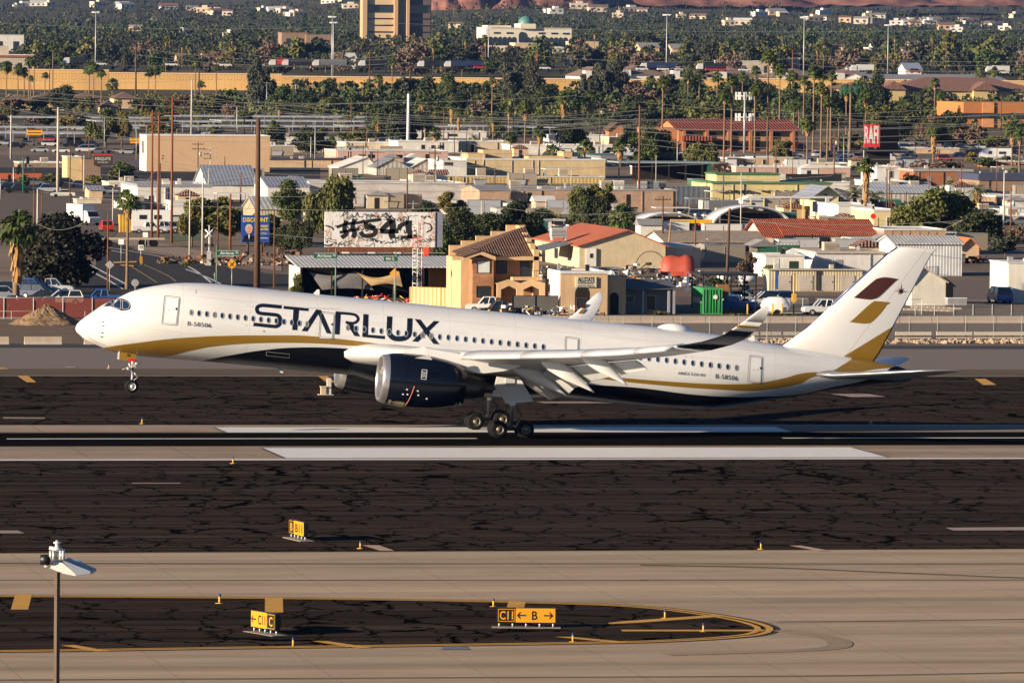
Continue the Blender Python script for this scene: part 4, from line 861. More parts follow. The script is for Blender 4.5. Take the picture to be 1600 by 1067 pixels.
def crown_mesh(name, n, seed, kind='round', leaf=.05):
    "crown in a unit box: x,y in -.5..5, z 0..1"
    rnd = random.Random(seed); V, F = [], []; B = []
    nb = {'round': 19, 'wide': 20, 'weep': 15, 'col': 10, 'bush': 12, 'airy': 18}[kind]
    for i in range(nb):
        t = rnd.random()*2*pi; q = rnd.random()**.6
        if kind == 'col': c = (cos(t)*q*.16, sin(t)*q*.16, .12+.76*i/(nb-1)); r = .16+.16*(1-abs(2*i/(nb-1)-.9))
        elif kind == 'wide': c = (cos(t)*q*.38, sin(t)*q*.38, .24+rnd.random()*.58*(1.1-q*.6)); r = rnd.uniform(.13, .22)
        elif kind == 'bush': c = (cos(t)*q*.28, sin(t)*q*.28, .2+rnd.random()*.5*(1.2-q)); r = rnd.uniform(.18, .3)
        elif kind == 'weep': c = (cos(t)*q*.36, sin(t)*q*.36, .42+rnd.random()*.44*(1.2-q)); r = rnd.uniform(.13, .2)
        elif kind == 'airy': c = (cos(t)*q*.40, sin(t)*q*.40, .22+rnd.random()*.66*(1.1-q*.5)); r = rnd.uniform(.10, .18)
        else: c = (cos(t)*q*.34, sin(t)*q*.34, .16+rnd.random()*.68*(1.12-q*.6)); r = rnd.uniform(.15, .24)
        B.append((Vector(c), r))
    tot = sum(r*r for _, r in B)
    for c, r in B:
        for k in range(int(n*r*r/tot)):
            d = Vector((rnd.gauss(0, 1), rnd.gauss(0, 1), rnd.gauss(0, 1))).normalized(); rr = r*(rnd.random()**.33)*rnd.uniform(.8, 1.13)
            p = c+Vector((d.x*rr, d.y*rr, d.z*rr*.85))
            if kind == 'weep' and rnd.random() < .55:
                z1 = max(.06, p.z-rnd.random()*.55*(abs(d.x)+abs(d.y)+.2)); p.z = z1; card(V, F, p, leaf*1.4, rnd, 1)
            else: card(V, F, p, leaf*rnd.uniform(.6, 1.25), rnd)
    me = bpy.data.meshes.new(name); me.from_pydata([tuple(v) for v in V], [], F); me.materials.append(LF['mid']); me.update(); return me
CR = {}
for k, kinds in (('round', 2), ('wide', 2), ('weep', 1), ('col', 2), ('bush', 2), ('airy', 2)):
    for i in range(kinds):
        CR[k, i, 'h'] = crown_mesh('crown', 8500, 11*i+len(k), k, .028); CR[k, i, 'm'] = crown_mesh('crown', 2400, 31*i+len(k), k, .046); CR[k, i, 'l'] = crown_mesh('crown', 600, 51*i+len(k), k, .080)
def trunk_mesh(seed):
    rnd = random.Random(seed); m = MB(); m.cyl((0, 0, -.03), (.01, .01, .30), .030, .020, 8)
    for i in range(6):
        t = rnd.random()*2*pi; p = Vector((0, 0, .18+rnd.random()*.14)); q = p+Vector((cos(t)*.16, sin(t)*.16, .2)); r = q+Vector((cos(t)*.1, sin(t)*.1, .2)); m.cyl(p, q, .014, .009, 5).cyl(q, r, .009, .004, 5)
    me = m.build('trunk', M_bark).data; bpy.data.objects.remove(bpy.data.objects['trunk']); return me
TRK = [trunk_mesh(i) for i in range(3)]
def child(root, name, me, mat=None, loc=(0, 0, 0), scl=(1, 1, 1), rz=0):
    o = bpy.data.objects.new(name, me); scene.collection.objects.link(o); o.parent = root; o.location = loc; o.scale = scl; o.rotation_euler = (0, 0, rz)
    if mat: o.material_slots[0].link = 'OBJECT'; o.material_slots[0].material = mat
    return o
TREEN = dict(round='leafy_tree', wide='spreading_tree', weep='weeping_tree', col='columnar_tree', bush='bush', airy='sparse_tree')
LOOK = dict(dark='dark green', mid='green', olive='olive green', yellow='yellowish green', bare='bare brownish', far='dull green', grey='grey green')
def tree(px, yb, yt, wpx, kind='round', leaf='mid', label=None, lod=None, d=None, group=None, rnd=random, trunk=True, dy=0):
    p = GD(px, d) if d else G(px, yb); s_ = FPX/proj(p)[2]; yb_ = proj(p)[1] if d else yb
    h = (yb_-yt)/s_; w_ = wpx/s_; lod = lod or ('h' if (yb_-yt) > 42 else 'm' if (yb_-yt) > 22 else 'l')
    r = thing('bush' if kind == 'bush' else TREEN[kind], None, 'bush' if kind == 'bush' else 'tree', p, 0, group)
    z0 = 0 if kind in ('bush', 'col') else .05
    child(r, 'crown', CR[kind, rnd.randrange(2) if (kind, 1, lod) in CR else 0, lod], LF[leaf], (0, 0, h*z0), (w_, w_*rnd.uniform(.85, 1.15), h*(1-z0)/(.93)), rnd.uniform(0, 6.28))
    if trunk and kind != 'bush': child(r, 'trunk', TRK[rnd.randrange(3)], None, (0, 0, 0), (max(h, w_*.6)*.9, max(h, w_*.6)*.9, h*1.15), rnd.uniform(0, 6.28))
    if label: r['label'] = label
    else: REG.append((r, (LOOK[leaf]+' '+TREEN[kind].replace('_', ' ')) if kind != 'bush' else LOOK[leaf]+' bush'))
    return r
# palms
def frond_fan(V, F, base, az, el, L, rnd, w_=.34):
    d = Vector((cos(az)*cos(el), sin(az)*cos(el), sin(el))); side = Vector((-sin(az), cos(az), 0)); hub = base+d*L*.42; k = len(V)
    V += [base+side*.03, base-side*.03, hub-side*.03, hub+side*.03]; F.append((k, k+1, k+2, k+3))
    for j in range(7):
        a = (j-3)/3*1.15; q = (d*cos(a)+side*sin(a)).normalized(); L2 = L*.62*(1-.25*abs(j-3)/3); m1 = hub+q*L2*.6+Vector((0, 0, -.05*L)); m2 = hub+q*L2+Vector((0, 0, -.34*L*rnd.uniform(.6, 1.2)))
        s2 = q.cross((0, 0, 1)).normalized() if abs(q.z) < .98 else side; k = len(V)
        V += [hub, m1+s2*.085*L, m2, m1-s2*.085*L]; F.append((k, k+1, k+2, k+3))
def frond_feather(V, F, base, az, el, L, rnd):
    pts = []; p = base.copy(); e = el
    for j in range(6): pts.append(p.copy()); p = p+Vector((cos(az)*cos(e), sin(az)*cos(e), sin(e)))*L/5; e -= .30+rnd.random()*.12
    side = Vector((-sin(az), cos(az), 0))
    for j in range(5):
        for s_ in (-1, 1):
            for h in (0, .5):
                a = pts[j].lerp(pts[j+1], h); k = len(V); ww = .42*L/3*(1-abs(j-1.6)/4.2); V += [a, a+(pts[j+1]-pts[j])*.28, a+(pts[j+1]-pts[j])*.75+side*s_*ww+Vector((0, 0, -ww*.55))]; F.append((k, k+1, k+2))
def palm_meshes(seed, feather=False):
    rnd = random.Random(seed); V, F = [], []
    for i in range(34 if not feather else 38):
        t = rnd.random()*2*pi; e = radians(82-118*(i/34.)**.9) if not feather else radians(80-95*(i/38.))
        if feather: frond_feather(V, F, Vector((0, 0, 0)), t, e, rnd.uniform(.85, 1.1), rnd)
        else: frond_fan(V, F, Vector((0, 0, 0)), t, e, rnd.uniform(.8, 1.05), rnd)
    me = bpy.data.meshes.new('crown'); me.from_pydata([tuple(v) for v in V], [], F); me.materials.append(M_frond); me.update()
    V, F = [], []
    for i in range(90):
        t = rnd.random()*2*pi; z = -rnd.random()*1.0; r = .34*(1+z*.55)*rnd.uniform(.75, 1.15); a = Vector((cos(t)*r*.6, sin(t)*r*.6, z+.05)); b = Vector((cos(t)*r*1.15, sin(t)*r*1.15, z-.38)); s_ = Vector((-sin(t), cos(t), 0))*.08; k = len(V)
        V += [a-s_, a+s_, b+s_*.6, b-s_*.6]; F.append((k, k+1, k+2, k+3))
    m2 = bpy.data.meshes.new('skirt'); m2.from_pydata([tuple(v) for v in V], [], F); m2.materials.append(M_skirt); m2.update(); return me, m2
PM = [palm_meshes(i) for i in range(3)]; PF = [palm_meshes(9+i, True) for i in range(2)]
def ptrunk(seed):
    m = MB(); rnd = random.Random(seed); x = y = 0; L = []
    for k in range(7):
        z = k/6; r = 1.25 if k == 0 else 1-.35*z; L.append([(x+cos(2*pi*i/8)*r, y+sin(2*pi*i/8)*r, z) for i in range(8)]); x += rnd.uniform(-.25, .3); y += rnd.uniform(-.25, .25)
    m.smooth = True; m.loft(L); o = m.build('trunk', M_barkp); me = o.data; bpy.data.objects.remove(o); return me, (x, y)
PT = [ptrunk(i) for i in range(4)]
def palm(px, yb, yt, R_=None, skirt=.5, kind='fan', label=None, d=None, rnd=random, tr=None, cw=None, group='palm trees among the city blocks'):
    "yt is the top of the crown; cw the crown width, both in photo pixels"
    p = GD(px, d) if d else G(px, yb); s_ = FPX/proj(p)[2]; yb_ = proj(p)[1] if d else yb; h = (yb_-yt)/s_
    R_ = (cw/s_/2 if cw else R_ or 1.9)*1.28; hz = h-R_*.72
    r = thing('palm_tree', None, 'palm tree', p, 0, group); tr = tr or min(.34, .16+h*.006); me, (ox, oy) = PT[rnd.randrange(4)]
    child(r, 'trunk', me, None, (0, 0, 0), (tr, tr, hz)); ox *= tr; oy *= tr; ms = (PF if kind == 'feather' else PM); cm, sm = ms[rnd.randrange(len(ms))]; rz = rnd.uniform(0, 6.28)
    child(r, 'crown', cm, None, (ox, oy, hz), (R_, R_, R_), rz)
    if skirt > 0: child(r, 'skirt', sm, None, (ox, oy, hz+.1), (R_*.95, R_*.95, R_*1.6*skirt), rz)
    if label: r['label'] = label
    else: REG.append((r, ('tall ' if h > 13 else 'short ' if h < 8 else '')+('date palm' if kind == 'feather' else 'fan palm')))
    return r
# ---------------------------------------------------------------- poles and lines
def pole(px, yb, yt, r=.16, mat=None, arms=0, label=None, d=None, armw=1.2, trans=False, name='utility_pole', look=None, lean=0, dyaw=0, tip=None):
    p = GD(px, d) if d else G(px, yb); s_ = FPX/proj(p)[2]; yb_ = proj(p)[1] if d else yb; h = (yb_-yt)/s_; mat = mat or M_wood
    t = thing(name, None, name.replace('_', ' '), p, dyaw, 'utility poles along the streets' if name == 'utility_pole' else None)
    MB().cyl((0, 0, -.2), (lean*h, 0, h), r, r*.62, 8).build('pole', mat, t)
    for k in range(arms):
        z = h-.5-k*.95; m = MB().b2(-armw, armw, -.07, .07, z-.07, z+.07); a = m.build('crossarm', mat if arms > 0 else M_steel, t); i_ = MB()
        for x in (-armw*.9, -armw*.45, armw*.45, armw*.9): MB().cyl((x, 0, z+.07), (x, 0, z+.28), .05, .03, 6).build('insulator', M_doorg, a)
    if trans: MB().cyl((r+.3, 0, h-3.0), (r+.3, 0, h-2.0), .28, n=10).build('transformer', M_steel, t)
    if tip == 'lamp':
        MB().tube([(0, 0, h-.3), (.8, 0, h+.15), (2.2, 0, h+.35)], .05).build('arm', M_steel, t); MB().box((2.5, 0, h+.33), (.7, .25, .14)).build('lamp', M_frame, t)
    if label: t['label'] = label
    else: REG.append((t, look or ('wooden utility pole' if mat in (M_wood, M_woodr) else 'pale metal pole')))
    return t
M_wire = plain('wire', (.30, .29, .28), .5, .3, spec=.5)
def wire(x0, y0, x1, y1, d, sag=2., r=.028, n=14, d1=None):
    a_, b_ = PD(x0, y0, d), PD(x1, y1, d1 or d); P = []
    for i in range(n+1): t = i/n; q = a_.lerp(b_, t); q.z -= 4*sag*t*(1-t); P.append(q-a_)
    m = MB(); m.tube(P, r, 4); o = m.build('power_line', M_wire, fix=False, loc=a_); reg(o, 'thin overhead wire', 'wire', 'overhead wires crossing the city'); return o
# ---------------------------------------------------------------- vehicles
PAINT = {k: plain('paint_'+k, c, .28, .1, var=.03, coat=.6) for k, c in dict(white=(.62, .60, .57), silver=(.38, .39, .41), black=(.015, .016, .018), blue=(.03, .10, .32), navy=(.02, .03, .08), red=(.42, .03, .02), grey=(.14, .145, .15), beige=(.34, .28, .2), green=(.03, .12, .07), yellow=(.62, .36, .03), maroon=(.14, .02, .02)).items()}
M_tl = plain('tail_light', (.35, .01, .01), .3); M_hl = plain('head_light', (.6, .6, .58), .2); M_glc = plain('car_glass', (.012, .016, .02), .08, spec=.9)
CARS = {
 'sedan': (1.78, [(-2.3, .34), (-2.36, .62), (-2.28, .88), (-1.5, .96), (.95, .95), (1.9, .84), (2.3, .70), (2.36, .42), (2.25, .26), (-2.2, .26)], (-1.75, 1.15, -1.05, .30), .93, 1.42),
 'suv': (1.9, [(-2.3, .4), (-2.4, .7), (-2.36, 1.1), (.95, 1.08), (2.05, .98), (2.35, .8), (2.38, .5), (2.3, .34), (-2.25, .34)], (-2.3, 1.25, -2.0, .45), 1.06, 1.76),
 'van': (2.0, [(-2.6, .4), (-2.65, .7), (-2.65, 1.15), (1.7, 1.15), (2.4, 1.0), (2.6, .7), (2.55, .36), (-2.5, .36)], (-2.6, 2.0, -2.5, .95), 1.13, 2.05),
 'pickup': (1.96, [(-2.8, .5), (-2.85, .75), (-2.85, 1.12), (-.62, 1.12), (1.15, 1.10), (2.4, 1.04), (2.72, .9), (2.8, .55), (2.7, .42), (-2.75, .45)], (-.75, 1.3, -.6, .65), 1.08, 1.86)}
CP = {}
def car_proto(kind):
    W_, prof, (b0, b1, t0, t1), zb_, zt_ = CARS[kind]; h = W_/2; t = []
    m = MB(); cz_ = sum(z for _, z in prof)/len(prof)
    loops = []
    for y, k in ((-h, .90), (-h+.08, 1.), (h-.08, 1.), (h, .90)): loops.append([(x*(.985 if k < 1 else 1), y, cz_+(z-cz_)*k) for x, z in prof])
    m.loft(loops); q = .17
    m.add([(t0-.02, -h+q, zt_-.05), (t1+.02, -h+q, zt_-.05), (t1+.02, h-q, zt_-.05), (t0-.02, h-q, zt_-.05), (t0+.1, -h+q+.08, zt_+.03), (t1-.12, -h+q+.08, zt_+.03), (t1-.12, h-q-.08, zt_+.03), (t0+.1, h-q-.08, zt_+.03)], [(0, 1, 5, 4), (1, 2, 6, 5), (2, 3, 7, 6), (3, 0, 4, 7), (4, 5, 6, 7), (3, 2, 1, 0)])
    for s_ in (-1, 1):        # pillars
        for xb, xt in ((b0, t0), (b1, t1), ((b0+b1)/2-.1, (t0+t1)/2-.05)): m.cyl((xb, s_*(h-.07), zb_-.02), (xt, s_*(h-q), zt_-.03), .05, n=4, sm=False)
        m.box((.55 if kind != 'pickup' else .75, s_*(h+.06), zb_+.08), (.18, .14, .12))
    t.append(('body', m, None)); 
    if kind == 'pickup':
        m.b2(-2.7, -.8, -h+.14, h-.14, 1.115, 1.13)
    g = MB(); a_ = .04; g.add([(b0, -h+.06, zb_-.05), (b1, -h+.06, zb_-.05), (b1, h-.06, zb_-.05), (b0, h-.06, zb_-.05), (t0+a_, -h+q+.02, zt_-.03), (t1-a_, -h+q+.02, zt_-.03), (t1-a_, h-q-.02, zt_-.03), (t0+a_, h-q-.02, zt_-.03)], [(0, 1, 5, 4), (1, 2, 6, 5), (2, 3, 7, 6), (3, 0, 4, 7), (4, 5, 6, 7)]); t.append(('windows', g, M_glc))
    ax = prof[0][0]*.62; wr = .34 if kind == 'sedan' else .39
    for x in (-abs(ax), abs(ax)*1.02):
        for s_ in (-1, 1): w2 = MB().lathe([(-.11, wr*.6), (-.12, wr*.9), (-.08, wr), (.08, wr), (.12, wr*.9), (.11, wr*.6), (.09, .01)], (x, s_*(h-.10), wr), 'y', 14).lathe([(-.09, wr*.6), (-.10, .01)], (x, s_*(h-.10), wr), 'y', 10); w2.sm = w2.sm; t.append(('wheel', w2, M_tyre)); t.append(('rim', MB().lathe([(.121*s_, .01), (.125*s_, wr*.55)], (x, s_*(h-.10), wr), 'y', 10), M_steel))
    xe, xf = prof[2][0], prof[-4][0]
    for s_ in (-1, 1): t.append(('tail_light', MB().box((xe-.0, s_*(h-.22), zb_-.22), (.1, .28, .2)), M_tl)); t.append(('headlight', MB().box((xf-.06, s_*(h-.28), zb_-.30), (.14, .34, .16)), M_hl))
    out = []
    for n_, mb, mat in t:
        o = mb.build(n_, mat or PAINT['white']); out.append((n_, o.data, mat is None)); bpy.data.objects.remove(o)
    return out
def far_car(kind):
    m = MB(); W_, prof, (b0, b1, t0, t1), zb_, zt_ = CARS[kind]; h = W_/2; m.prism(prof, 'y', -h, h); m.cur = 0
    m.add([(t0, -h+.2, zt_-.02), (t1, -h+.2, zt_-.02), (t1, h-.2, zt_-.02), (t0, h-.2, zt_-.02), (t0, -h+.2, zt_+.03), (t1, -h+.2, zt_+.03), (t1, h-.2, zt_+.03), (t0, h-.2, zt_+.03)], [(0, 1, 5, 4), (1, 2, 6, 5), (2, 3, 7, 6), (3, 0, 4, 7), (4, 5, 6, 7)])
    m.cur = 1; m.add([(b0, -h+.06, zb_), (b1, -h+.06, zb_), (b1, h-.06, zb_), (b0, h-.06, zb_), (t0, -h+.2, zt_-.03), (t1, -h+.2, zt_-.03), (t1, h-.2, zt_-.03), (t0, h-.2, zt_-.03)], [(0, 1, 5, 4), (1, 2, 6, 5), (2, 3, 7, 6), (3, 0, 4, 7)])
    m.cur = 2
    for x in (prof[0][0]*.62, -prof[0][0]*.63):
        for s_ in (-1, 1): m.cyl((x, s_*(h-.2), .34), (x, s_*(h+.01), .34), .34, n=8)
    o = m.build('car', [PAINT['white'], M_glc, M_tyre]); me = o.data; bpy.data.objects.remove(o); return me
for k in CARS: CP[k] = car_proto(k); CP[k, 'far'] = far_car(k)
CN = dict(sedan='parked_car', suv='parked_suv', van='van', pickup='pickup_truck')
def car(px, yb, kind='sedan', col='white', rz=0., label=None, d=None, far=None):
    p = GD(px, d) if d else G(px, yb); s_ = FPX/proj(p)[2]; far = (s_ < 9.5) if far is None else far
    if far:
        r = bpy.data.objects.new(CN[kind], CP[kind, 'far']); scene.collection.objects.link(r); r.location = p; r.rotation_euler = (0, 0, rz); r.material_slots[0].link = 'OBJECT'; r.material_slots[0].material = PAINT[col]
    else:
        r = thing(CN[kind], None, None, p, rz); wh = None
        for n_, me, pt in CP[kind]:
            if n_ == 'wheel': wh = child(r, n_, me)
            elif n_ == 'rim': child(wh, n_, me)
            else: child(r, n_, me, PAINT[col] if pt else None)
    r['category'] = CN[kind].replace('_', ' ').replace('parked ', ''); r['group'] = 'vehicles parked about the city lots'
    if label: r['label'] = label
    else: REG.append((r, col+' '+CN[kind].replace('_', ' ')))
    return r
M_chain = NT('chain_link', (.32, .30, .28), .6)
def _cl(a, f):
    o = a.t.nodes['Material Output']; tr = a.n('BsdfTransparent'); mx = a.t.nodes.new('ShaderNodeMixShader'); mx.inputs[0].default_value = f
    a.t.links.new(tr, mx.inputs[1]); a.t.links.new(a.b.outputs[0], mx.inputs[2]); a.t.links.new(mx.outputs[0], o.inputs[0]); return a.m
M_chain = _cl(M_chain, .16); M_mesh_red = _cl(NT('windscreen_red', (.22, .045, .028), .9), .86); M_mesh_green = _cl(NT('windscreen_green', (.05, .07, .045), .9), .6)
def fence(x0, y0, x1, y1, h, label, mesh=M_chain, post=2.6, mat=None, rail=True, name='chain_link_fence', r=.035, low=0):
    a_, b_ = G(x0, y0), G(x1, y1); L_ = (b_-a_).length; t = thing(name, label, 'fence', a_, math.atan2(b_.y-a_.y, b_.x-a_.x)); n = max(2, int(L_/post)); mat = mat or M_steel
    for i in range(min(n, 99)+1): MB().cyl((L_*i/n, 0, -.1), (L_*i/n, 0, h), r, n=6, sm=False).build('post', mat, t)
    if rail: m = MB().cyl((0, 0, h-.02), (L_, 0, h-.02), r*.7, n=5); m.cyl((0, 0, .12), (L_, 0, .12), r*.5, n=5); m.build('rail', mat, t)
    if mesh: MB().quad((0, .03, low), (L_, .03, low), (L_, .03, h), (0, .03, h)).build('mesh_panel', mesh, t, fix=False)
    return t
# ================================================================ NEAR CITY: ground cover, perimeter, buildings
def patch(name, pts, z, mat): return ptag(MB().add_poly([G(p[0], p[1], 0) for p in pts], z).build(name, mat, fix=False))
M_road = plain('road_asphalt', (.040, .036, .034), .9, var=.25, sc=.3, spec=.1); M_lot = plain('lot_asphalt', (.125, .098, .078), .95, var=.25, sc=.15, spec=.1); M_dirt = plain('perimeter_dirt', (.155, .112, .080), .98, var=.3, sc=.6, spec=.05); M_grav2 = plain('gravel_verge', (.15, .118, .100), .98, var=.35, sc=3, spec=.05)
M_walk = plain('pavement_pale', (.26, .20, .155), .9, var=.12, sc=.5, spec=.1); M_grass = plain('grass_patch', (.06, .085, .025), .95, var=.3, sc=2)
patch('perimeter_ground', [(-60, 541), (-60, 500), (1660, 500), (1660, 541)], .012, M_dirt)
patch('gravel_verge', [(700, 541), (700, 506), (1660, 503), (1660, 541)], .022, M_grav2)
patch('yard_ground', [(-60, 499), (1660, 499), (1660, 462), (-60, 466)], .012, plain('yard_dark', (.12, .092, .072), .95, var=.35, sc=.4, spec=.05))
patch('street', [(-60, 455), (60, 440), (150, 425), (150, 388), (165, 372), (215, 392), (300, 408), (420, 428), (720, 436), (720, 452), (420, 450), (330, 462), (130, 466), (-60, 470)], .02, M_road)
patch('street', [(-60, 308), (60, 300), (300, 296), (300, 318), (200, 345), (175, 372), (140, 372), (60, 350), (-60, 345)], .02, M_lot)
patch('car_park_surface', [(-60, 296), (500, 292), (500, 262), (-60, 262)], .016, M_road); patch('car_park_surface', [(-60, 262), (230, 262), (230, 244), (-60, 244)], .02, M_lot)
patch('verge', [(160, 374), (200, 372), (330, 395), (440, 404), (440, 424), (300, 404), (215, 388)], .03, M_walk)
patch('grass_verge', [(255, 368), (310, 366), (320, 375), (270, 378)], .03, M_grass)
for pts in ([(160, 386), (200, 392), (260, 404), (300, 420), (330, 442)], [(158, 389), (196, 396)], [(290, 421), (315, 430), (345, 444)], [(138, 413), (170, 430), (205, 449)], [(136, 421), (165, 436), (192, 452)]):
    pline('lane_line', pts, .28, M_paintw, .04)
for pts in ([(197, 412), (230, 432), (245, 442)], [(225, 414), (260, 430), (275, 440)]): pline('lane_line', pts, .2, plain('lane_yellow', (.28, .19, .05), .8), .04)
for q in ([(176, 410.5), (213, 409.5), (214, 411.5), (178, 412.5)], [(187, 414.5), (209, 416), (209, 418), (190, 416.5)]): mark('painted_kerb', q, M_by, .12)
patch('gravel_yard', [(1440, 478), (1470, 438), (1600, 436), (1600, 478)], .03, M_grav2)
patch('gravel_yard', [(1380, 392), (1660, 388), (1660, 412), (1380, 416)], .03, M_grav2)
patch('car_park_surface', [(-60, 497), (170, 497), (150, 455), (-60, 448)], .03, M_road)
# perimeter fence with red windscreen, posts, barriers, dirt heap
fence(-40, 498, 190, 498, 2.35, 'dark red screened fence in front of the left car park', M_mesh_red, 2.9, name='screened_fence', r=.05)
fence(-40, 499.5, 190, 499.5, .95, 'low wire fence in front of the dark red screen', None, 3.8, name='wire_fence', r=.03)
def heap():
    p = G(73, 507); s_ = FPX/proj(p)[2]; rnd = random.Random(3); V = []; n = 40; R_ = 3.55
    V.append((0, 0, 2.25)); F = []
    for k in range(1, 13):
        for i in range(n):
            t = 2*pi*i/n; r = R_*k/12*(1+.12*sin(2*t+1)+.05*sin(5*t)); z = 2.25*(1-(k/12)**.92)*(1+.05*rnd.uniform(-1, 1))+rnd.uniform(-.05, .06); V.append((r*cos(t)*1.08, r*sin(t), max(z, -.05)))
    for i in range(n): F.append((0, 1+i, 1+(i+1) % n))
    for k in range(11):
        for i in range(n): F.append((1+k*n+i, 1+(k+1)*n+i, 1+(k+1)*n+(i+1) % n, 1+k*n+(i+1) % n))
    a = NT('heap_soil', (.26, .17, .10), .98, spec=.05); n_ = a.noise(a.pos(), 2.2, 5, .7); a.col(a.ramp(n_, [(.35, (.12, .08, .05)), (.55, (.28, .185, .11)), (.7, (.36, .25, .16))])); a.bump(n_, .8, .3)
    m = MB(); m.add(V, F); tag(m.build('dirt_heap', a.m, loc=p), 'conical brown heap of soil in front of the red screened fence', 'dirt heap')
heap()
M_barr = plain('barrier_concrete', (.40, .32, .25), .9, var=.12, sc=1)
def barrier(x0, x1, yb, h=.85, label=None, z=0):
    a_, b_ = G(x0, yb), G(x1, yb); L_ = (b_-a_).length; m = MB(); m.prism([(-.30, 0), (-.28, .12), (-.12, .3), (-.08, h), (.08, h), (.12, .3), (.28, .12), (.30, 0)], 'x', 0, L_)
    o = m.build('concrete_barrier', M_barr, loc=a_); o.rotation_euler = (0, 0, math.atan2(b_.y-a_.y, b_.x-a_.x)); o['category'] = 'barrier'; o['group'] = 'concrete road barriers'; o['label'] = label; return o
for i, (x0, x1) in enumerate(((-30, 13.5), (38, 96), (131.5, 175))): barrier(x0, x1, 538.2, .80, ['concrete barrier cut by the left edge, below the dirt heap', 'concrete barrier standing free below the dirt heap', 'concrete barrier just under the airliner nose'][i])
xs = [850+k*50.5 for k in range(16)]
for i, x in enumerate(xs): barrier(x, x+49.6, 505-.0*i, .82, 'jersey barrier in the long wall behind the airliner, %s from its left end' % ordn(i+1))
M_guard = plain('guard_pale', (.50, .44, .35), .6, var=.08); M_rock = plain('rock_pale', (.34, .25, .17), .95, var=.4, sc=2)
for i, (x0, x1) in enumerate(((1130, 1205), (1206, 1262), (1263, 1318), (1399, 1455), (1463, 1519), (1522, 1640))):
    a_ = G(x0, 532); b_ = G(x1, 532); L_ = (b_-a_).length; t = thing('guard_rail', 'pale low guard rail beside the rocks, %s from the left' % ordn(i+1), 'guard rail', a_, math.atan2(b_.y-a_.y, b_.x-a_.x), 'low guard rails beyond the taxiway')
    MB().b2(0, L_, -.06, .06, .55, .92).build('beam', M_guard, t); MB().b2(0, L_, -.04, .04, .22, .34).build('lower_beam', M_guard, t)
    for k in range(3): MB().b2(L_*(k+.5)/3-.1, L_*(k+.5)/3+.1, -.02, .18, 0, .7).build('post', M_wood, t)
rnd = random.Random(5); m = MB()
for i in range(420):
    p = G(1120+rnd.random()*520, 532.5+rnd.random()*5); r = rnd.uniform(.12, .34); n = 5
    V = [p+Vector((rnd.uniform(-.2, .2)+r*cos(2*pi*k/n), r*sin(2*pi*k/n)*.8, 0)) for k in range(n)]+[p+Vector((rnd.uniform(-.1, .1)+r*.5*cos(2*pi*k/n+.4), r*.5*sin(2*pi*k/n+.4), r*rnd.uniform(.7, 1.2))) for k in range(n)]
    m.add(V, [(k, (k+1) % n, n+(k+1) % n, n+k) for k in range(n)]+[tuple(range(n, 2*n))])
tag(m.build('loose_rocks', M_rock, fix=False), 'loose pale rocks scattered along the channel under the guard rails', 'rocks', kind='stuff')
fence(700, 534, 1640, 531, 2.6, 'thin chain link fence running behind the airliner towards the right edge', M_chain, 3.05, r=.03)
fence(1430, 503, 1640, 503, 2.0, 'chain link fence behind the barriers at the right edge', M_chain, 2.1, r=.045)
fence(1180, 490, 1440, 492, 1.8, 'chain link fence in front of the white pickup and storage units', M_chain, 2.6)
# --- brick house
b = Bld(735, 842, 487, 402, 11, 'two-storey brick house with brown tiled roof and stepped tan gable wall', 'house', 'brick_house', M_brick, roof=0); S = b.s; Z, X = b.Z, b.X
M_stuc = wallm('stucco', (.52, .34, .19))
MB().b2(X(735), X(768), -1.2, 0, -.5, Z(402)).build('projecting_bay', M_brick, b.t)
# hipped main roof against a stepped parapet on the far side
xr0, xr1, ze, zp = X(718), X(845), Z(400), Z(362); m = MB(); yk = 9.; 
m.add([(xr0, -1.6, ze), (xr1, -.8, ze), (X(818, yk), yk, zp+.4), (X(818, yk)-.01, yk+.2, zp+.4), (X(704, 10), 10.5, ze+.2)], [(0, 1, 2), (0, 2, 3, 4)]); m.build('roof', M_tileb, b.t)
MB().b2(X(768), X(842), -1.0, -.75, Z(406), Z(400)+.0).b2(X(702), X(722), -1.75, -1.5, Z(406), Z(400)).build('fascia', M_stuc, b.t)
m = MB(); m.prism([(X(718), Z(401)), (X(745), Z(391)), (X(769), Z(400)), (X(769), Z(406)), (X(745), Z(397)), (X(718), Z(406))], 'y', -1.95, -1.7); m.build('bargeboard', M_stuc, b.t)
m = MB(); m.add([(X(716), -2.1, Z(401)), (X(745), -2.1, Z(390.5)), (X(771), -2.1, Z(400)), (X(771), 3, Z(400)), (X(745), 3.5, Z(389)), (X(716), 3, Z(400))], [(0, 1, 4, 5), (1, 2, 3, 4)]); m.build('dormer_roof', M_tileb, b.t)
m = MB()
for x0, x1, zt in ((700, 719, 382), (719, 742, 374.5), (742, 766, 367), (766, 790, 359.5), (790, 820, 349.5)): m.b2(X(x0, 11), X(x1, 11)+.01, 11, 11.5, 0, Z(zt)-.45)
for k, (y1, zt) in enumerate(((11.0, 349.5), (8.6, 361), (6.2, 370), (3.8, 379), (1.4, 388.5))): m.b2(X(831), X(831)+.6, y1-2.4, y1, 0, Z(zt)-.04*y1)
m.b2(X(722), X(735), 1.0, 11, -.5, Z(400)-.3); m.build('stepped_parapet', M_stuc, b.t)
b.win(742.5, 761.5, 407.5, 425.5, -1.2, plain('blind_white', (.55, .56, .52), .5), frame=M_doorg); b.win(776, 790.5, 408, 427, 0, frame=M_doorg); b.win(813, 830, 408.5, 434, 0, name='balcony_door', frame=M_doorg); b.win(742, 761, 447, 463, -1.2, frame=M_doorg)
b.slab('balcony_slab', 796, 842, 432, 437, -2.0, 0, M_stuc)
m = MB(); m.b2(X(818), X(842), -2.0, -1.95, Z(422), Z(421.2))
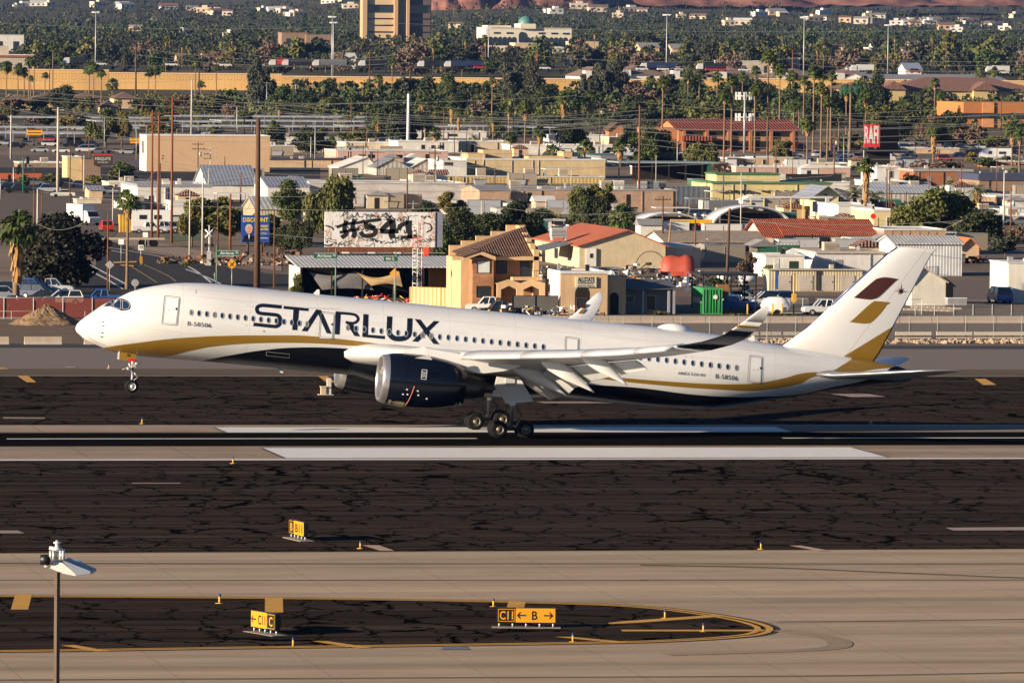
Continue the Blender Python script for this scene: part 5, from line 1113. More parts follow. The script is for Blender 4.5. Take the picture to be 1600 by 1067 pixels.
for k in range(7): m.b2(X(818)+k*.28, X(818)+k*.28+.03, -2.0, -1.97, Z(432), Z(421.5))
m.build('balcony_rail', M_doorg, b.t)
for xa, xb, xm in ((770, 807, 788.5), (807, 845, 824)):
    z0, z1, zt = Z(487), Z(441), Z(436.5); x0, x1, xc = X(xa), X(xb), X(xm); hw = (x1-x0)*.33
    MB().prism([(x0, z0), (x0, z1), (xc, zt+.1), (x1, z1), (x1, z0), (xc+hw, z0), (xc+hw, Z(451)), (xc, Z(445)), (xc-hw, Z(451)), (xc-hw, z0)], 'y', -2.6, -2.3).build('porch_arch', M_stuc, b.t)
b.slab('porch_roof', 770, 845, 441, 443, -2.3, 0, M_tileb)
# --- insurance office
b = Bld(876, 949, 492, 427.5, 9, 'tan arched insurance office with a west wall whitened as sunlit', 'office', 'insurance_office', wallm('office', (.50, .34, .20)), par=.3); Z, X = b.Z, b.X
MB().b2(-.13, -.02, .1, 9, 0, b.H).build('west_wall', WM['white'], b.t)  # lit west side: sunlight put into a whiter wall colour
pts = [(X(898), Z(492)), (X(898), Z(459))]+[(X(909)+1.0*cos(t)*.82, Z(459)+sin(t)*.95) for t in [pi-k*pi/8 for k in range(9)]]+[(X(920), Z(459)), (X(920), Z(492))]
MB().prism(pts, 'y', -.05, -.02).build('arched_doorway', M_doorg, b.t); b.win(901, 917, 466, 482, -.06, name='door', frame=M_wood)
sg = b.slab('office_sign', 898.5, 931, 432.5, 448.8, -.2, -.04, wallm('sign_face', (.55, .50, .38)))
m = MB(); text_mb(m, 'ALLSTATE', (X(914.8), -.22, Z(440.5)), (1, 0, 0), (0, 0, 1), .55, 1.95, bold=.03); m.prism([(X(901), Z(442.4)), (X(928), Z(442.4)), (X(926.5), Z(441.2)), (X(902), Z(441.2))], 'y', -.22, -.21)
text_mb(m, 'INSURANCE', (X(914.8), -.22, Z(445)), (1, 0, 0), (0, 0, 1), .14, 1.7); text_mb(m, 'Derron Nurse', (X(914.8), -.22, Z(448.2)), (1, 0, 0), (0, 0, 1), .2, 1.95, bold=.02); m.build('sign_lettering', M_navy, sg)
MB().b2(b.W+.0, b.W+2.3, .9, 9, -.5, b.H-.4).build('side_wing', wallm('office', (.50, .34, .20)), b.t)
x = X(962); MB().prism([(x-.45, 0)]+[(x-.45*cos(t)*-1 if 0 else x+.5*cos(t), 2.0+.55*sin(t)) for t in [pi-k*pi/8 for k in range(9)]]+[(x+.5, 0)], 'y', .82, .88).build('side_arch', M_doorg, b.t)
# --- dark bungalow with porch, shaded
b = Bld(976, 1052, 490, 452, 8, 'low dark bungalow with a shaded porch beside the insurance office', 'house', 'bungalow', WM['slate'], roof=0); Z, X = b.Z, b.X
m = MB(); m.add([(X(970), -2.2, Z(451)), (X(1058), -2.2, Z(451)), (X(1050), 4, Z(438)), (X(975), 4, Z(437)), (X(970), 9, Z(450)), (X(1058), 9, Z(450))], [(0, 1, 2, 3), (3, 2, 5, 4), (0, 3, 4), (1, 5, 2)]); m.build('roof', plain('shingle_slate', (.085, .085, .095), .9, var=.2, sc=2), b.t)
for px in (999.5, 1040, 1048): MB().b2(X(px)-.13, X(px)+.13, -2.0, -1.75, 0, Z(453)).build('porch_column', plain('column_grey', (.25, .25, .27), .8), b.t)
b.win(978, 990, 463, 472, 0); b.win(1010, 1024, 462, 484, 0, name='door')
# --- green shipping container
b = Bld(1098.5, 1128.5, 491, 451, 6.1, 'green shipping container with white lettering on its long side', 'container', 'shipping_container', M_corg, roof=0, zb=0); Z, X = b.Z, b.X
MB().b2(-.03, b.W+.03, -.03, b.D+.03, b.H-.05, b.H+.05).build('roof', plain('green_top', (.06, .22, .09), .6, var=.2), b.t)
m = MB()
for x in (0, b.W/2-.03, b.W-.08): m.b2(x, x+.08, -.06, .0, 0, b.H)
for x in (.35, .8, b.W-.8, b.W-.35): m.cyl((x, -.05, .1), (x, -.05, b.H-.1), .03, n=5)
m.b2(0, b.W, -.05, 0, 0, .12).b2(0, b.W, -.05, 0, b.H-.12, b.H); m.build('door_bars', plain('green_bars', (.05, .30, .09), .5), b.t)
m = MB(); text_mb(m, 'EVERGREEN', (-.02, 3.4, 1.2), (0, -1, 0), (0, 0, 1), .65, 4.6, bold=.03); m.build('side_lettering', M_wht, b.t)
MB().cyl((b.W*.63, -.09, 1.98), (b.W*.63, -.07, 1.98), .26, n=14).build('round_mark', M_wht, b.t)
# --- dark canopy shed to the right of the container, vehicles under it
p = G(1108, 484); t = thing('canopy', 'dark flat canopy on posts behind the green container', 'canopy', p); s_ = FPX/proj(p)[2]
MB().b2(-1.2, 5.6, -1, 6, 4.0, 4.25).build('canopy_roof', plain('canopy_black', (.012, .012, .014), .8), t)
for x in (-.9, 2.4, 5.4):
    for y in (-.8, 5.6): MB().b2(x-.07, x+.07, y-.07, y+.07, 0, 4.0).build('post', M_doorg, t)
MB().b2(1.8, 3.2, 4, 5, 1.1, 2.8).build('hung_sheet', plain('brown_board', (.25, .12, .04), .8), t)
# --- storage units
b = Bld(1201, 1349, 455, 422, 3.2, 'long ribbed tan storage unit with four roller doors', 'storage unit', 'storage_unit', corr('stor', (.56, .47, .31), .36, dark=.35), roof=plain('stor_top', (.45, .40, .3), .7), par=.1, parapet=False)
b.slab('blue_panel', 1211, 1215.5, 424, 452, -.04, -.01, PAINT['blue'])
for k, (x0, x1) in enumerate(((1216, 1236), (1248.5, 1270), (1282, 1303.5), (1315, 1336))):
    d_ = b.slab('roller_door', x0, x1, 430, 453.5, -.06, -.01, corr('door', (.48, .42, .36), .22, 'Z', dark=.35)); MB().b2(b.X(x1)-.25, b.X(x1)-.12, -.09, -.06, 1.1, 1.25).build('latch', M_doorg, d_)
# --- white low building and tent behind the storage units
b = Bld(1276, 1381, 430, 396, 14, 'white flat-roofed shed with a brown roof edge above the storage units', 'shed', 'white_shed', wallm('shedw', (.60, .58, .55)), roof=plain('roof_pinkish', (.42, .33, .27), .9), parapet=False, par=.25); 
b.ac(1300, 2.2, 1.2)
fence(1180, 432, 1390, 432, 3.0, 'tall wire fence in front of the white flat-roofed shed', M_chain, 2.4)
b = Bld(1196, 1257, 433, 400, 8, 'small whitewashed block with dark door left of the white shed', 'outbuilding', 'outbuilding', WM['white'], par=.2); b.slab('door', 1233, 1247, 408, 431, -.05, -.01, plain('green_door', (.015, .03, .015), .7)); b.slab('door', 1209, 1217, 404, 431, -.04, -.01, WM['white'])
p = G(1238, 430); t = thing('tent', 'white peaked canopy tent behind the storage units', 'tent', p); m = MB(); m.add([(-2.5, -2.5, 2.2), (2.5, -2.5, 2.2), (2.5, 2.5, 2.2), (-2.5, 2.5, 2.2), (0, 0, 3.6)], [(0, 1, 4), (1, 2, 4), (2, 3, 4), (3, 0, 4)]); m.build('fabric', plain('tent_white', (.6, .58, .56), .8), t)
for x in (-2.4, 2.4):
    for y in (-2.4, 2.4): MB().cyl((x, y, 0), (x, y, 2.2), .05, n=6).build('pole', M_pale, t)
# --- tile-roofed house
b = Bld(1227, 1369, 396, 366, 13, 'long cream building with orange barrel-tile roof and twin west gables', 'building', 'tile_roofed_house', wallm('tilew', (.56, .50, .38)), roof=0); Z, X = b.Z, b.X
b.gable(2.0, .5, M_tiler, 'x', shift=.5, x1=b.W)
m = MB(); m.prism([(-1.2, b.H-.5), (6.5, b.H+1.95), (6.5, b.H+2.1), (-1.2, b.H-.35)], 'x', -3.8, -.4); m.prism([(6.5, b.H+1.95), (14, b.H-.5), (14, b.H-.35), (6.5, b.H+2.1)], 'x', -3.8, -.4); m.build('roof', M_tiler, b.t)
MB().prism([(0.5, -.5), (12.5, -.5), (12.5, b.H), (6.5, b.H+1.9), (.5, b.H)], 'x', -3.2, -.4).build('west_wing', wallm('tilew', (.56, .50, .38)), b.t)
m = MB()
for px in (1239, 1266, 1281): m.b2(X(px), X(px)+.12, -1.2, -1.0, 0, b.H)
m.b2(X(1234), X(1290), -1.15, -1.05, Z(371), Z(370)).b2(X(1234), X(1290), -1.15, -1.05, Z(381), Z(380)).build('scaffold', M_doorg, b.t)
b.slab('sheet_panels', 1236, 1280, 371, 396, -.06, -.01, corr('pan', (.55, .52, .48), .35)); b.slab('open_bay', 1281.5, 1297, 371, 396, -.06, -.01, M_doorg)
b.ac(1313, 1.5, 1.3, -1.8, Z(385)); MB().b2(X(1291), b.W+.8, -2.6, -.02, Z(391), Z(388)).build('lean_to_roof', plain('pinkroof', (.42, .30, .24), .8), b.t)
b.ac(1293, 1.4, 1.0, 6, b.H+1.5, WM['cream'])
# --- tan building right of it, white metal shed, little gabled sheds, white wall at the edge
b = Bld(1381, 1478, 398, 360, 14, 'flat-roofed tan building behind the tail fin', 'building', 'tan_building', wallm('tanr', (.42, .25, .15)), par=.25)
for px in (1394, 1408, 1422, 1437, 1451, 1464): b.slab('panel_joint', px, px+.6, 361, 390, -.03, -.005, M_doorg)
b = Bld(1397, 1504, 431, 381, 9, 'white ribbed metal shed behind the tip of the tail fin', 'shed', 'metal_shed', corr('shed', (.56, .56, .56), .42, dark=.22), roof=0); b.gable(.9, .3, M_corw, 'x')
b = Bld(1424, 1478, 478, 440, 8, 'small white gabled shed to the right of the tail fin', 'shed', 'gabled_shed', wallm('gabw', (.56, .52, .44)), roof=0); b.gable(1.6, .3, M_barr, 'y', shift=.35)
b = Bld(1464.5, 1489.5, 474, 446, 4, 'rusty little lean-to with a grey pitched roof beside the gabled shed', 'shed', 'rusty_shed', plain('rust_wall', (.30, .18, .08), .9, var=.4, sc=.8), roof=0); b.gable(.75, .25, M_roofg, 'y'); b.slab('door', 1447, 1456, 461, 474, -.3, -.2, WM['white'])
b = Bld(1575, 1660, 474, 411, 9, 'white rendered wall of a building cut by the right edge', 'building', 'white_building', wallm('edgew', (.62, .58, .50)), par=.1)
p = G(1481, 481); t = thing('skip', 'white-rimmed grey steel skip right of the small sheds', 'skip', p); MB().b2(0, 2.3, 0, 1.4, .3, 1.1).build('bin', M_roofg, t); MB().b2(-.05, 2.35, -.05, 1.45, 1.1, 1.18).build('rim', M_wht, t)
m = MB()
for k in range(9): m.b2(k*.55, k*.55+.8, k*-.45, k*-.45+.28, 0, .22)
tag(m.build('kerb_blocks', M_barr, loc=G(1412, 485)), 'stepped row of pale kerb blocks in the yard behind the barriers', 'kerb blocks')
m = MB()
for k in range(9): m.b2(k*.55, k*.55+.8, k*-.45, k*-.45+.28, 0, .22)
tag(m.build('kerb_blocks', M_barr, loc=G(1424, 481.5)), 'second, farther row of pale kerb blocks beside the gabled shed', 'kerb blocks')
b = Bld(1500, 1530, 408, 386, 7, 'small house with orange tiled gable right of the metal shed', 'house', 'small_house', WM['tan'], roof=0); b.gable(1.2, .5, plain('orange_tiles', (.40, .13, .04), .9), 'y')
# --- red-roofed workshop
b = Bld(905, 1040, 419, 384, 34, 'stucco workshop with a rust-red metal roof and wide front gable', 'workshop', 'workshop', plain('rough_stucco', (.47, .38, .25), .95, var=.16, sc=.9), roof=0); Z, X = b.Z, b.X
b.gable(2.1, .45, plain('rust_red_roof', (.36, .095, .042), .75, var=.14, sc=.25), 'y', shift=.56)
b.slab('white_door', 915, 931, 388, 416, -.25, -.02, WM['white']); b.slab('door_window', 921, 925.5, 396, 403, -.29, -.26, M_win)
b.ac(882, 2.2, 1.3, 10, b.H+.7, M_acg)
MB().prism([(-4.5, b.H-.9), (-.4, b.H+.1), (-.4, b.H+.25), (-4.5, b.H-.75)], 'y', 4, 14).build('side_awning', plain('awning_grey', (.10, .11, .12), .7), b.t)
for y in (6, 16): MB().b2(-.08, -.02, y, y+2.4, .8, 2.2).build('window', M_win, b.t)
MB().b2(b.W, b.W+5.6, 3, 20, -.5, b.H-.3).build('side_extension', WM['beige'], b.t); MB().b2(b.W-.05, b.W+5.7, 2.9, 20, b.H-.3, b.H-.1).build('extension_roof', M_roofw, b.t)
b = Bld(1040, 1198, 402, 378, 16, 'long low whitewashed shed with a mottled shingle roof right of the workshop', 'shed', 'long_shed', wallm('lshed', (.56, .53, .48)), roof=0); b.gable(1.3, .4, plain('mottled_roof', (.26, .20, .15), .95, var=.5, sc=1.5), 'x')
# --- open scrap shed with sails
b = Bld(470, 709, 466, 417.5, 9, 'long open-fronted shed hung with grey and tan sails', 'open shed', 'open_shed', walls=False); Z, X = b.Z, b.X
MB().prism([(-.6, b.H), (9.4, b.H+1.0), (9.4, b.H+1.12), (-.6, b.H+.12)], 'x', -.6, b.W+.5).build('roof', M_corw, b.t)
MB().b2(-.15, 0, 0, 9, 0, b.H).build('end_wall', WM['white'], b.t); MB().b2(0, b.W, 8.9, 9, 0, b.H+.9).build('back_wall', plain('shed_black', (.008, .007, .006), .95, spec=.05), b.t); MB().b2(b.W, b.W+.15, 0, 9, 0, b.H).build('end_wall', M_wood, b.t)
MB().b2(X(678), X(708), 4.5, 4.6, 0, b.H-.3).build('plywood_panel', plain('plywood', (.44, .20, .05), .8, var=.2, sc=1.5), b.t)
for k in range(6): MB().b2(k*b.W/5-.08, k*b.W/5+.08, -.1, .08, 0, b.H).build('post', M_doorg, b.t)
def sail(name, a_, b_, c_, d_, mat, sag=.6):
    m = MB(); m.smooth = True; n = 10; V = []
    for i in range(n+1):
        for j in range(n+1):
            u, v = i/n, j/n; P = (Vector(a_)*(1-u)+Vector(b_)*u)*(1-v)+(Vector(d_)*(1-u)+Vector(c_)*u)*v; k = sin(pi*u)*(1-v)**1.+sin(pi*v)*.3
            V.append(P+Vector((0, -.3*sin(pi*u)*sin(pi*v), -sag*sin(pi*u)*(1-v)*.8+.35*sag*sin(pi*u)*v)))
    m.add(V, [(i*(n+1)+j, (i+1)*(n+1)+j, (i+1)*(n+1)+j+1, i*(n+1)+j+1) for i in range(n) for j in range(n)]); return m.build(name, mat, b.t, fix=False)
sail('grey_sail', (X(484), .6, Z(425)), (X(556), .6, Z(424)), (X(584), .2, Z(453)), (X(503), .2, Z(453)), plain('sail_grey', (.16, .15, .15), .85))
sail('tan_sail', (X(556), -.2, Z(425)), (X(622), -.2, Z(423)), (X(627), -.6, Z(447.5)), (X(578), -.6, Z(446)), plain('sail_tan', (.44, .29, .13), .85), .9)
fence(640, 479, 737, 481, 2.3, 'tan corrugated fence just above the airliner, left of the brick house', corr('fencet', (.50, .42, .20), .45), 3, M_by, name='corrugated_fence')
# yard bits in front of the brick house
fence(800, 492, 872, 492, 2.2, 'grey slatted yard fence in front of the brick house', plain('fence_slat', (.13, .115, .10), .9), 2.6, M_doorg, name='yard_fence')
# --- billboards
def billboard(label, x0, x1, yt, yb, ybase, mat, rz=0, legs=3, d=None, name='billboard', thick=.5):
    p = G(x0, ybase) if d is None else GD(x0, d); s_ = FPX/proj(p)[2]; t = thing(name, label, 'billboard', p, rz); W_ = (x1-x0)/s_/cos(TH+rz); y0 = (proj(p)[1])
    z0, z1 = (y0-yb)/s_, (y0-yt)/s_; o = MB().b2(0, W_, 0, thick, z0, z1).build('panel', mat, t)
    for k in range(legs): MB().cyl((W_*(k+.5)/legs, thick+.2, -.2), (W_*(k+.5)/legs, thick+.2, z1-.3), .18, n=8).build('leg', M_wood, t)
    return t, o, W_, z0, z1, s_
a = NT('peeling_paper', (.55, .5, .47), .9, spec=.1); n1 = a.noise(a.pos((1.0, 1, .45)), 1.1, 6, .7); n2 = a.noise(a.pos((2.5, 1, 1)), 2.0, 4); X_ = a.n('SeparateXYZ', {0: a.pos()}, out=0)
seam = a.math('LESS_THAN', a.math('FRACT', a.math('MULTIPLY', X_, 1/1.25)), .05)
c = a.ramp(n1, [(.0, (.70, .68, .66)), (.52, (.68, .66, .64)), (.55, (.42, .25, .16)), (.59, (.48, .33, .24)), (.61, (.6, .57, .53))]); c = a.mix(a.math('MULTIPLY', a.math('GREATER_THAN', n2, .64), .8), c, (.05, .045, .04)); c = a.mix(a.math('MULTIPLY', seam, .35), c, (.2, .15, .12)); a.col(c); M_peel = a.m
t, o, W_, z0, z1, s_ = billboard('weathered white billboard with black #541 graffiti above the open shed', 507, 679, 331, 386, 436, M_peel, legs=4, thick=.35)
MB().b2(W_+.1, W_+1.0, .1, 2.6, z0, z1).build('side_panel', plain('side_blue_grey', (.20, .20, .25), .8), t)
MB().b2(.5, W_-.3, -.05, .3, z0-.65, z0-.05).build('lower_skirt', plain('rusty_skirt', (.16, .05, .02), .9, var=.3), t); MB().b2(2, W_+1.2, -.9, -.8, z0-.75, z0-.65).build('catwalk', M_steel, t)
for k in range(4): MB().box((2.6+k*3.4, -1.1, z0-.7), (.9, .3, .18)).build('lamp', M_wht, t)
gx = lambda x: (x-507)/(679-507)*W_; gz_ = lambda y: z1-(y-331)/(386-331)*(z1-z0); GS = []
def gl(pts, w_): 
    GL = []; GS.append(GL)
    for q in strip([(400+p[0]/4., 240+p[1]/4.) for p in pts], w_*1.45): GL.append([(gx(p[0]), -.03, gz_(p[1])) for p in q])
for pts, w_ in (([(500, 460), (560, 440), (640, 430), (672, 418)], 3), ([(520, 492), (600, 478), (640, 470)], 3), ([(560, 418), (548, 470), (560, 500), (530, 525)], 4.5), ([(612, 408), (598, 460), (612, 495), (600, 525)], 4.5), ([(668, 432), (700, 420), (760, 412), (772, 404)], 3.6), ([(680, 430), (690, 460), (730, 470), (742, 490), (720, 510), (668, 512), (650, 488)], 4.6), ([(700, 440), (715, 452), (740, 462)], 4),
                ([(776, 484), (800, 455), (846, 412)], 5.2), ([(770, 484), (820, 486), (884, 482)], 5), ([(844, 412), (850, 470), (842, 500), (852, 528)], 6.5), ([(952, 415), (948, 470), (960, 500), (955, 525)], 6), ([(886, 476), (900, 448), (945, 424)], 4.4), ([(900, 522), (945, 520), (990, 518)], 3.6), ([(985, 480), (998, 500), (992, 522)], 3), ([(1040, 430), (1080, 440), (1092, 470), (1060, 490)], 1.2), ([(430, 450), (470, 462), (480, 478)], 1.4), ([(940, 520), (970, 515), (1000, 518)], 2), ([(420, 570), (450, 575), (478, 566)], 1.6)): gl(bez(pts, 5), w_)
rg = random.Random(12); GL = []
for k in range(60):
    x, y = rg.uniform(425, 1080), rg.choice([rg.uniform(372, 405), rg.uniform(528, 570), rg.uniform(395, 540)]); P = [(x+j*rg.uniform(6, 14), y+rg.uniform(-13, 13)) for j in range(6)]
    for q in strip([(400+p[0]/4., 240+p[1]/4.) for p in bez(P, 3)], rg.uniform(.5, 1.1)): GL.append([(gx(p[0]), -.025, gz_(p[1])) for p in q])
GS.append(GL)
for gq in GS:
    m = MB()
    for q in gq: m.quad(*q)
    m.build('graffiti_stroke', plain('graffiti_black', (.012, .011, .010), .7), t, fix=False)
t, o, W_, z0, z1, s_ = billboard('blue DISCOUNT billboard with a portrait of a grey-haired man behind the thick brown pole', 377, 420.5, 336.5, 379, 400, plain('ad_blue', (.022, .06, .28), .5), legs=2, thick=.3)
for s_t, fx_, dz, hh, ww in (('DISCOUNT', .5, .95, .62, W_*.9), ('RESIDENT', .82, 1.7, .3, 1.1), ('BUYERS', .82, 2.15, .3, 1.1)):
    m = MB(); text_mb(m, s_t, (W_*fx_, -.02, z1-dz), (1, 0, 0), (0, 0, 1), hh, ww, bold=.02); m.build('lettering', plain('ad_yellow', (.75, .6, .02), .5), t)
m = MB(); text_mb(m, 'CALL', (W_*.80, -.02, z1-2.7), (1, 0, 0), (0, 0, 1), .26, .9); m.b2(.2, W_-.2, -.03, -.02, z0+.6, z0+.68); m.build('white_lettering', M_wht, t)
cx, cz_ = W_*.27, z1-2.05; El = lambda x, z, rx, rz_, y, n=18: MB().prism([(x+rx*cos(2*pi*k/n), z+rz_*sin(2*pi*k/n)) for k in range(n)], 'y', y-.01, y)
po = MB().prism([(cx-.95, z0+.1), (cx-.8, z0+.85), (cx-.3, z0+1.15), (cx+.3, z0+1.15), (cx+.8, z0+.85), (cx+1.0, z0+.1)], 'y', -.03, -.02).build('portrait_suit', M_navy, t)
El(cx, cz_+.12, .54, .66, -.045).build('portrait_hair', plain('hair_grey', (.48, .46, .44), .8), po); El(cx, cz_-.03, .45, .60, -.06).build('portrait_face', plain('skin', (.52, .28, .19), .7), po)
m = MB(); 
for dx in (-.16, .16): m.box((cx+dx, -.075, cz_+.1), (.12, .01, .05))
m.box((cx, -.075, cz_-.3), (.24, .01, .04)); m.build('portrait_features', M_doorg, po); MB().prism([(cx-.12, z0+1.1), (cx+.12, z0+1.1), (cx, z0+.4)], 'y', -.05, -.04).build('portrait_shirt', M_wht, po)
t, o, W_, z0, z1, s_ = billboard('tall red and white banner sign on a dark tower above the right-hand car park', 1350, 1374.5, 195, 230, 268, plain('banner_red', (.55, .03, .035), .5), legs=0, thick=.8, name='sign_tower')
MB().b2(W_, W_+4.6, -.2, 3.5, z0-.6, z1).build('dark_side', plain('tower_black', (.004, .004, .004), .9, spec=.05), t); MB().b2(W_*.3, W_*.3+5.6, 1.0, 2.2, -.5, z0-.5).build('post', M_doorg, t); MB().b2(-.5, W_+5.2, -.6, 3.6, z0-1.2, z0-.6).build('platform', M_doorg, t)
m = MB(); text_mb(m, 'RAFI', (W_*.45, -.03, z0+(z1-z0)*.16), (1, 0, 0), (0, 0, 1), (z1-z0)*.78, W_*.9, bold=.03); m.build('lettering', M_wht, t)
# --- street signs
def ssign(label, px, yb, w_, txt, post_x, ysign, sub=''):
    p = G(post_x, yb); s_ = FPX/proj(p)[2]; y0 = proj(p)[1]; t = thing('street_sign', label, 'street sign', p, -TH*.6); MB().cyl((0, 0, -.1), (0, 0, (y0-ysign)/s_+.9), .09, .07, 8).build('post', plain('post_green', (.09, .17, .11), .5), t)
    x0 = (px-post_x)/s_; z = (y0-ysign)/s_; o = MB().b2(x0, x0+w_, -.14, -.1, z-.35, z+.35).build('blade', plain('sign_green', (.01, .075, .055), .4), t)
    m = MB(); text_mb(m, txt, (x0+w_*.44, -.16, z-.16), (1, 0, 0), (0, 0, 1), .36, w_*.62); text_mb(m, sub, (x0+w_*.88, -.16, z-.05), (1, 0, 0), (0, 0, 1), .26, w_*.13)
    for a_ in ((x0+.04, x0+w_-.04, z+.29, z+.32), (x0+.04, x0+w_-.04, z-.32, z-.29)): m.b2(a_[0], a_[1], -.155, -.15, a_[2], a_[3])
    m.build('lettering', M_wht, o); return t
ssign('green Airlane street sign on a green post left of the thick brown pole', 338.5, 462, 2.75, 'Airlane', 338, 395.5, 'St')
ssign('green Airlane street sign on a tall green post in front of the open shed', 490, 480, 2.7, 'Airlane', 524, 400, 'St')
ssign('small green 44th St sign on a green post below the graffiti billboard', 599, 484, 1.6, '44th St', 617.5, 404.5, '')
for px, yb, ys, lab, sh_, cl in ((362, 459, 413, 'round yellow railway warning sign beside the thick brown pole', 'round', 'y'), (615.8, 478, 427, 'yellow diamond warning sign on the green post by the open shed', 'dia', 'y'), (171, 458, 414, 'grey back of a diamond sign in front of the striped median', 'dia', 'g'), (211, 458, 442, 'grey back of an eight-sided sign just above the airliner nose', 'oct', 'g'), (335, 440, 420, 'dark diamond sign seen from behind below the crossing signal', 'dia', 'k'),
        (189, 412, 378, 'pair of white square signs seen from behind beside the curb-side palm', 'sq', 'w'), (220, 405, 387, 'white lane-control sign with black arrows beside the road', 'sq', 'w'), (227, 392, 367, 'white speed sign on the verge by the flatbed', 'sq', 'w'), (220.5, 415, 406, 'yellow and black striped hazard panel on the median', 'haz', 'y'), (1364, 372, 338, 'red stop sign behind the tile-roofed house', 'oct', 'r')):
    p = G(px, yb); s_ = FPX/proj(p)[2]; z = (proj(p)[1]-ys)/s_; t = thing('road_sign', lab, 'road sign', p, -TH); MB().cyl((0, 0, -.1), (0, 0, z), .045, n=6).build('post', M_steel, t)
    n, a0_, r = {'round': (20, 0, .50), 'dia': (4, 0, .56), 'oct': (8, pi/8, .48), 'sq': (4, pi/4, .52), 'haz': (4, pi/4, .3)}[sh_]; m = MB().prism([(r*cos(a0_+2*pi*k/n)*(1 if sh_ != 'haz' else .9), z+r*sin(a0_+2*pi*k/n)*(1 if sh_ != 'haz' else 2.2)) for k in range(n)], 'y', -.09, -.06)
    o = m.build('face', {'y': M_sy, 'g': M_roofg, 'k': M_doorg, 'w': WM['white'], 'r': M_red}[cl], t)
    if sh_ == 'round': MB().cyl((-.28, -.1, z-.28), (.28, -.1, z+.28), .05, n=4).cyl((-.28, -.1, z+.28), (.28, -.1, z-.28), .05, n=4).build('cross_mark', M_sb, o)
    if lab.startswith('white lane'): MB().cyl((-.12, -.1, z-.2), (-.12, -.1, z+.15), .04, n=4).cyl((.12, -.1, z-.2), (.2, -.1, z+.15), .04, n=4).b2(-.2, .28, -.11, -.1, z+.12, z+.22).build('arrows', M_sb, o)
    if sh_ == 'haz': 
        m = MB(); 
        for k in range(3): m.cyl((-.17, -.1, z-.35+k*.3), (.17, -.1, z-.2+k*.3), .05, n=4)
        m.build('stripes', M_sb, o)
# railway crossing signal
p = G(326.5, 415); s_ = FPX/proj(p)[2]; t = thing('crossing_signal', 'railway crossing signal with white crossbuck left of the blue billboard', 'crossing signal', p, -TH); H_ = (proj(p)[1]-352)/s_
MB().cyl((0, 0, 0), (0, 0, H_), .07, n=8).build('mast', M_wht, t); zc_ = (proj(p)[1]-365)/s_; MB().cyl((-.55, -.1, zc_-.55), (.55, -.1, zc_+.55), .11, n=4).cyl((-.55, -.14, zc_+.55), (.55, -.14, zc_-.55), .11, n=4).build('crossbuck', M_wht, t)
for x in (-.42, .42): MB().cyl((x, -.15, zc_-1.6), (x, -.05, zc_-1.6), .28, n=12).build('lamp', M_sb, t)
MB().b2(-.3, .3, -.2, .3, 0, 2.0).build('control_box', plain('box_grey', (.3, .3, .3), .6), t)
# red and white lattice mast
p = G(651.5, 478); s_ = FPX/proj(p)[2]; t = thing('lattice_mast', 'red and white lattice radio mast in front of the graffiti billboard', 'mast', p, -TH); H_ = (proj(p)[1]-352)/s_; W2 = .52; secn = 7
for k in range(secn):
    z0, z1 = H_*k/secn, H_*(k+1)/secn; m = MB()
    for x, y in ((-W2, -.45), (W2, -.45), (0, .5)): m.cyl((x, y, z0), (x, y, z1), .042, n=5)
    for j in range(3):
        a_, b_ = z0+(z1-z0)*j/3, z0+(z1-z0)*(j+1)/3; s2 = 1 if j % 2 else -1; m.cyl((-W2*s2, -.45, a_), (W2*s2, -.45, b_), .022, n=4).cyl((-W2*s2, -.45, a_), (0, .5, b_), .02, n=4).cyl((W2, -.45, b_), (-W2, -.45, b_), .02, n=4)
    m.build('mast_section', plain('mast_red', (.50, .05, .02), .5) if k in (0, 5) else M_wht, t)
MB().cyl((W2+.2, -.4, 0), (W2+.2, -.4, H_+1), .035, n=5).build('side_antenna', plain('mast_red', (.50, .05, .02), .5), t); MB().box((W2+.5, -.4, H_*.68), (.6, .3, .9)).build('red_panel', plain('mast_red', (.50, .05, .02), .5), t)
# scrap and yard clutter, each lump its own thing
def junk(name, label, px, yb, w_, h, n, mats, seed, cat='scrap pile'):
    rnd = random.Random(seed); t = thing(name, label, cat, G(px, yb))
    for j, mt in enumerate(mats):
        m = MB()
        for i in range(n):
            x, y, z = rnd.uniform(-w_, w_), rnd.uniform(-1.2, 1.5), rnd.random()**1.4*h; l = rnd.uniform(.3, 1.3); a_ = rnd.uniform(0, pi); e = rnd.uniform(-.7, .9); q = Vector((cos(a_)*cos(e), sin(a_)*cos(e), sin(e)))*l; c = Vector((x, y, max(.1, z*(1-abs(x)/w_*.5))))
            if rnd.random() < .6: m.cyl(c-q/2, c+q/2, rnd.uniform(.03, .09), n=5)
            else: m.box(c, (rnd.uniform(.2, .8), rnd.uniform(.2, .7), rnd.uniform(.15, .6)), a_)
        o = m.build('debris', mt, t); tag(o, kind='stuff')
    return t
M_rust = plain('rust', (.20, .075, .03), .9, .2, var=.4, sc=2); M_log = plain('log_brown', (.13, .075, .045), .95, var=.3, sc=2)
junk('scrap_pile', 'tangle of grey metal frames and wheels right of the workshop', 1010, 448, 6.5, 3.2, 34, [M_steel, M_roofg, M_wht, M_doorg, M_rust], 1)
junk('scrap_pile', 'smaller heap of yellow and grey machine parts below the white cabin', 982, 452, 2.8, 1.8, 14, [M_by, M_steel, M_doorg], 2)
junk('scrap_pile', 'heap of grey tubing between the red tank and the leaning poles', 1105, 448, 5.5, 2.4, 30, [M_steel, M_doorg, M_roofg], 3)
junk('wood_pile', 'dark heap of cut wood behind the street left of the graffiti billboard', 440, 412, 8.5, 2.0, 60, [M_log, M_wood, M_rust], 4, 'wood pile')
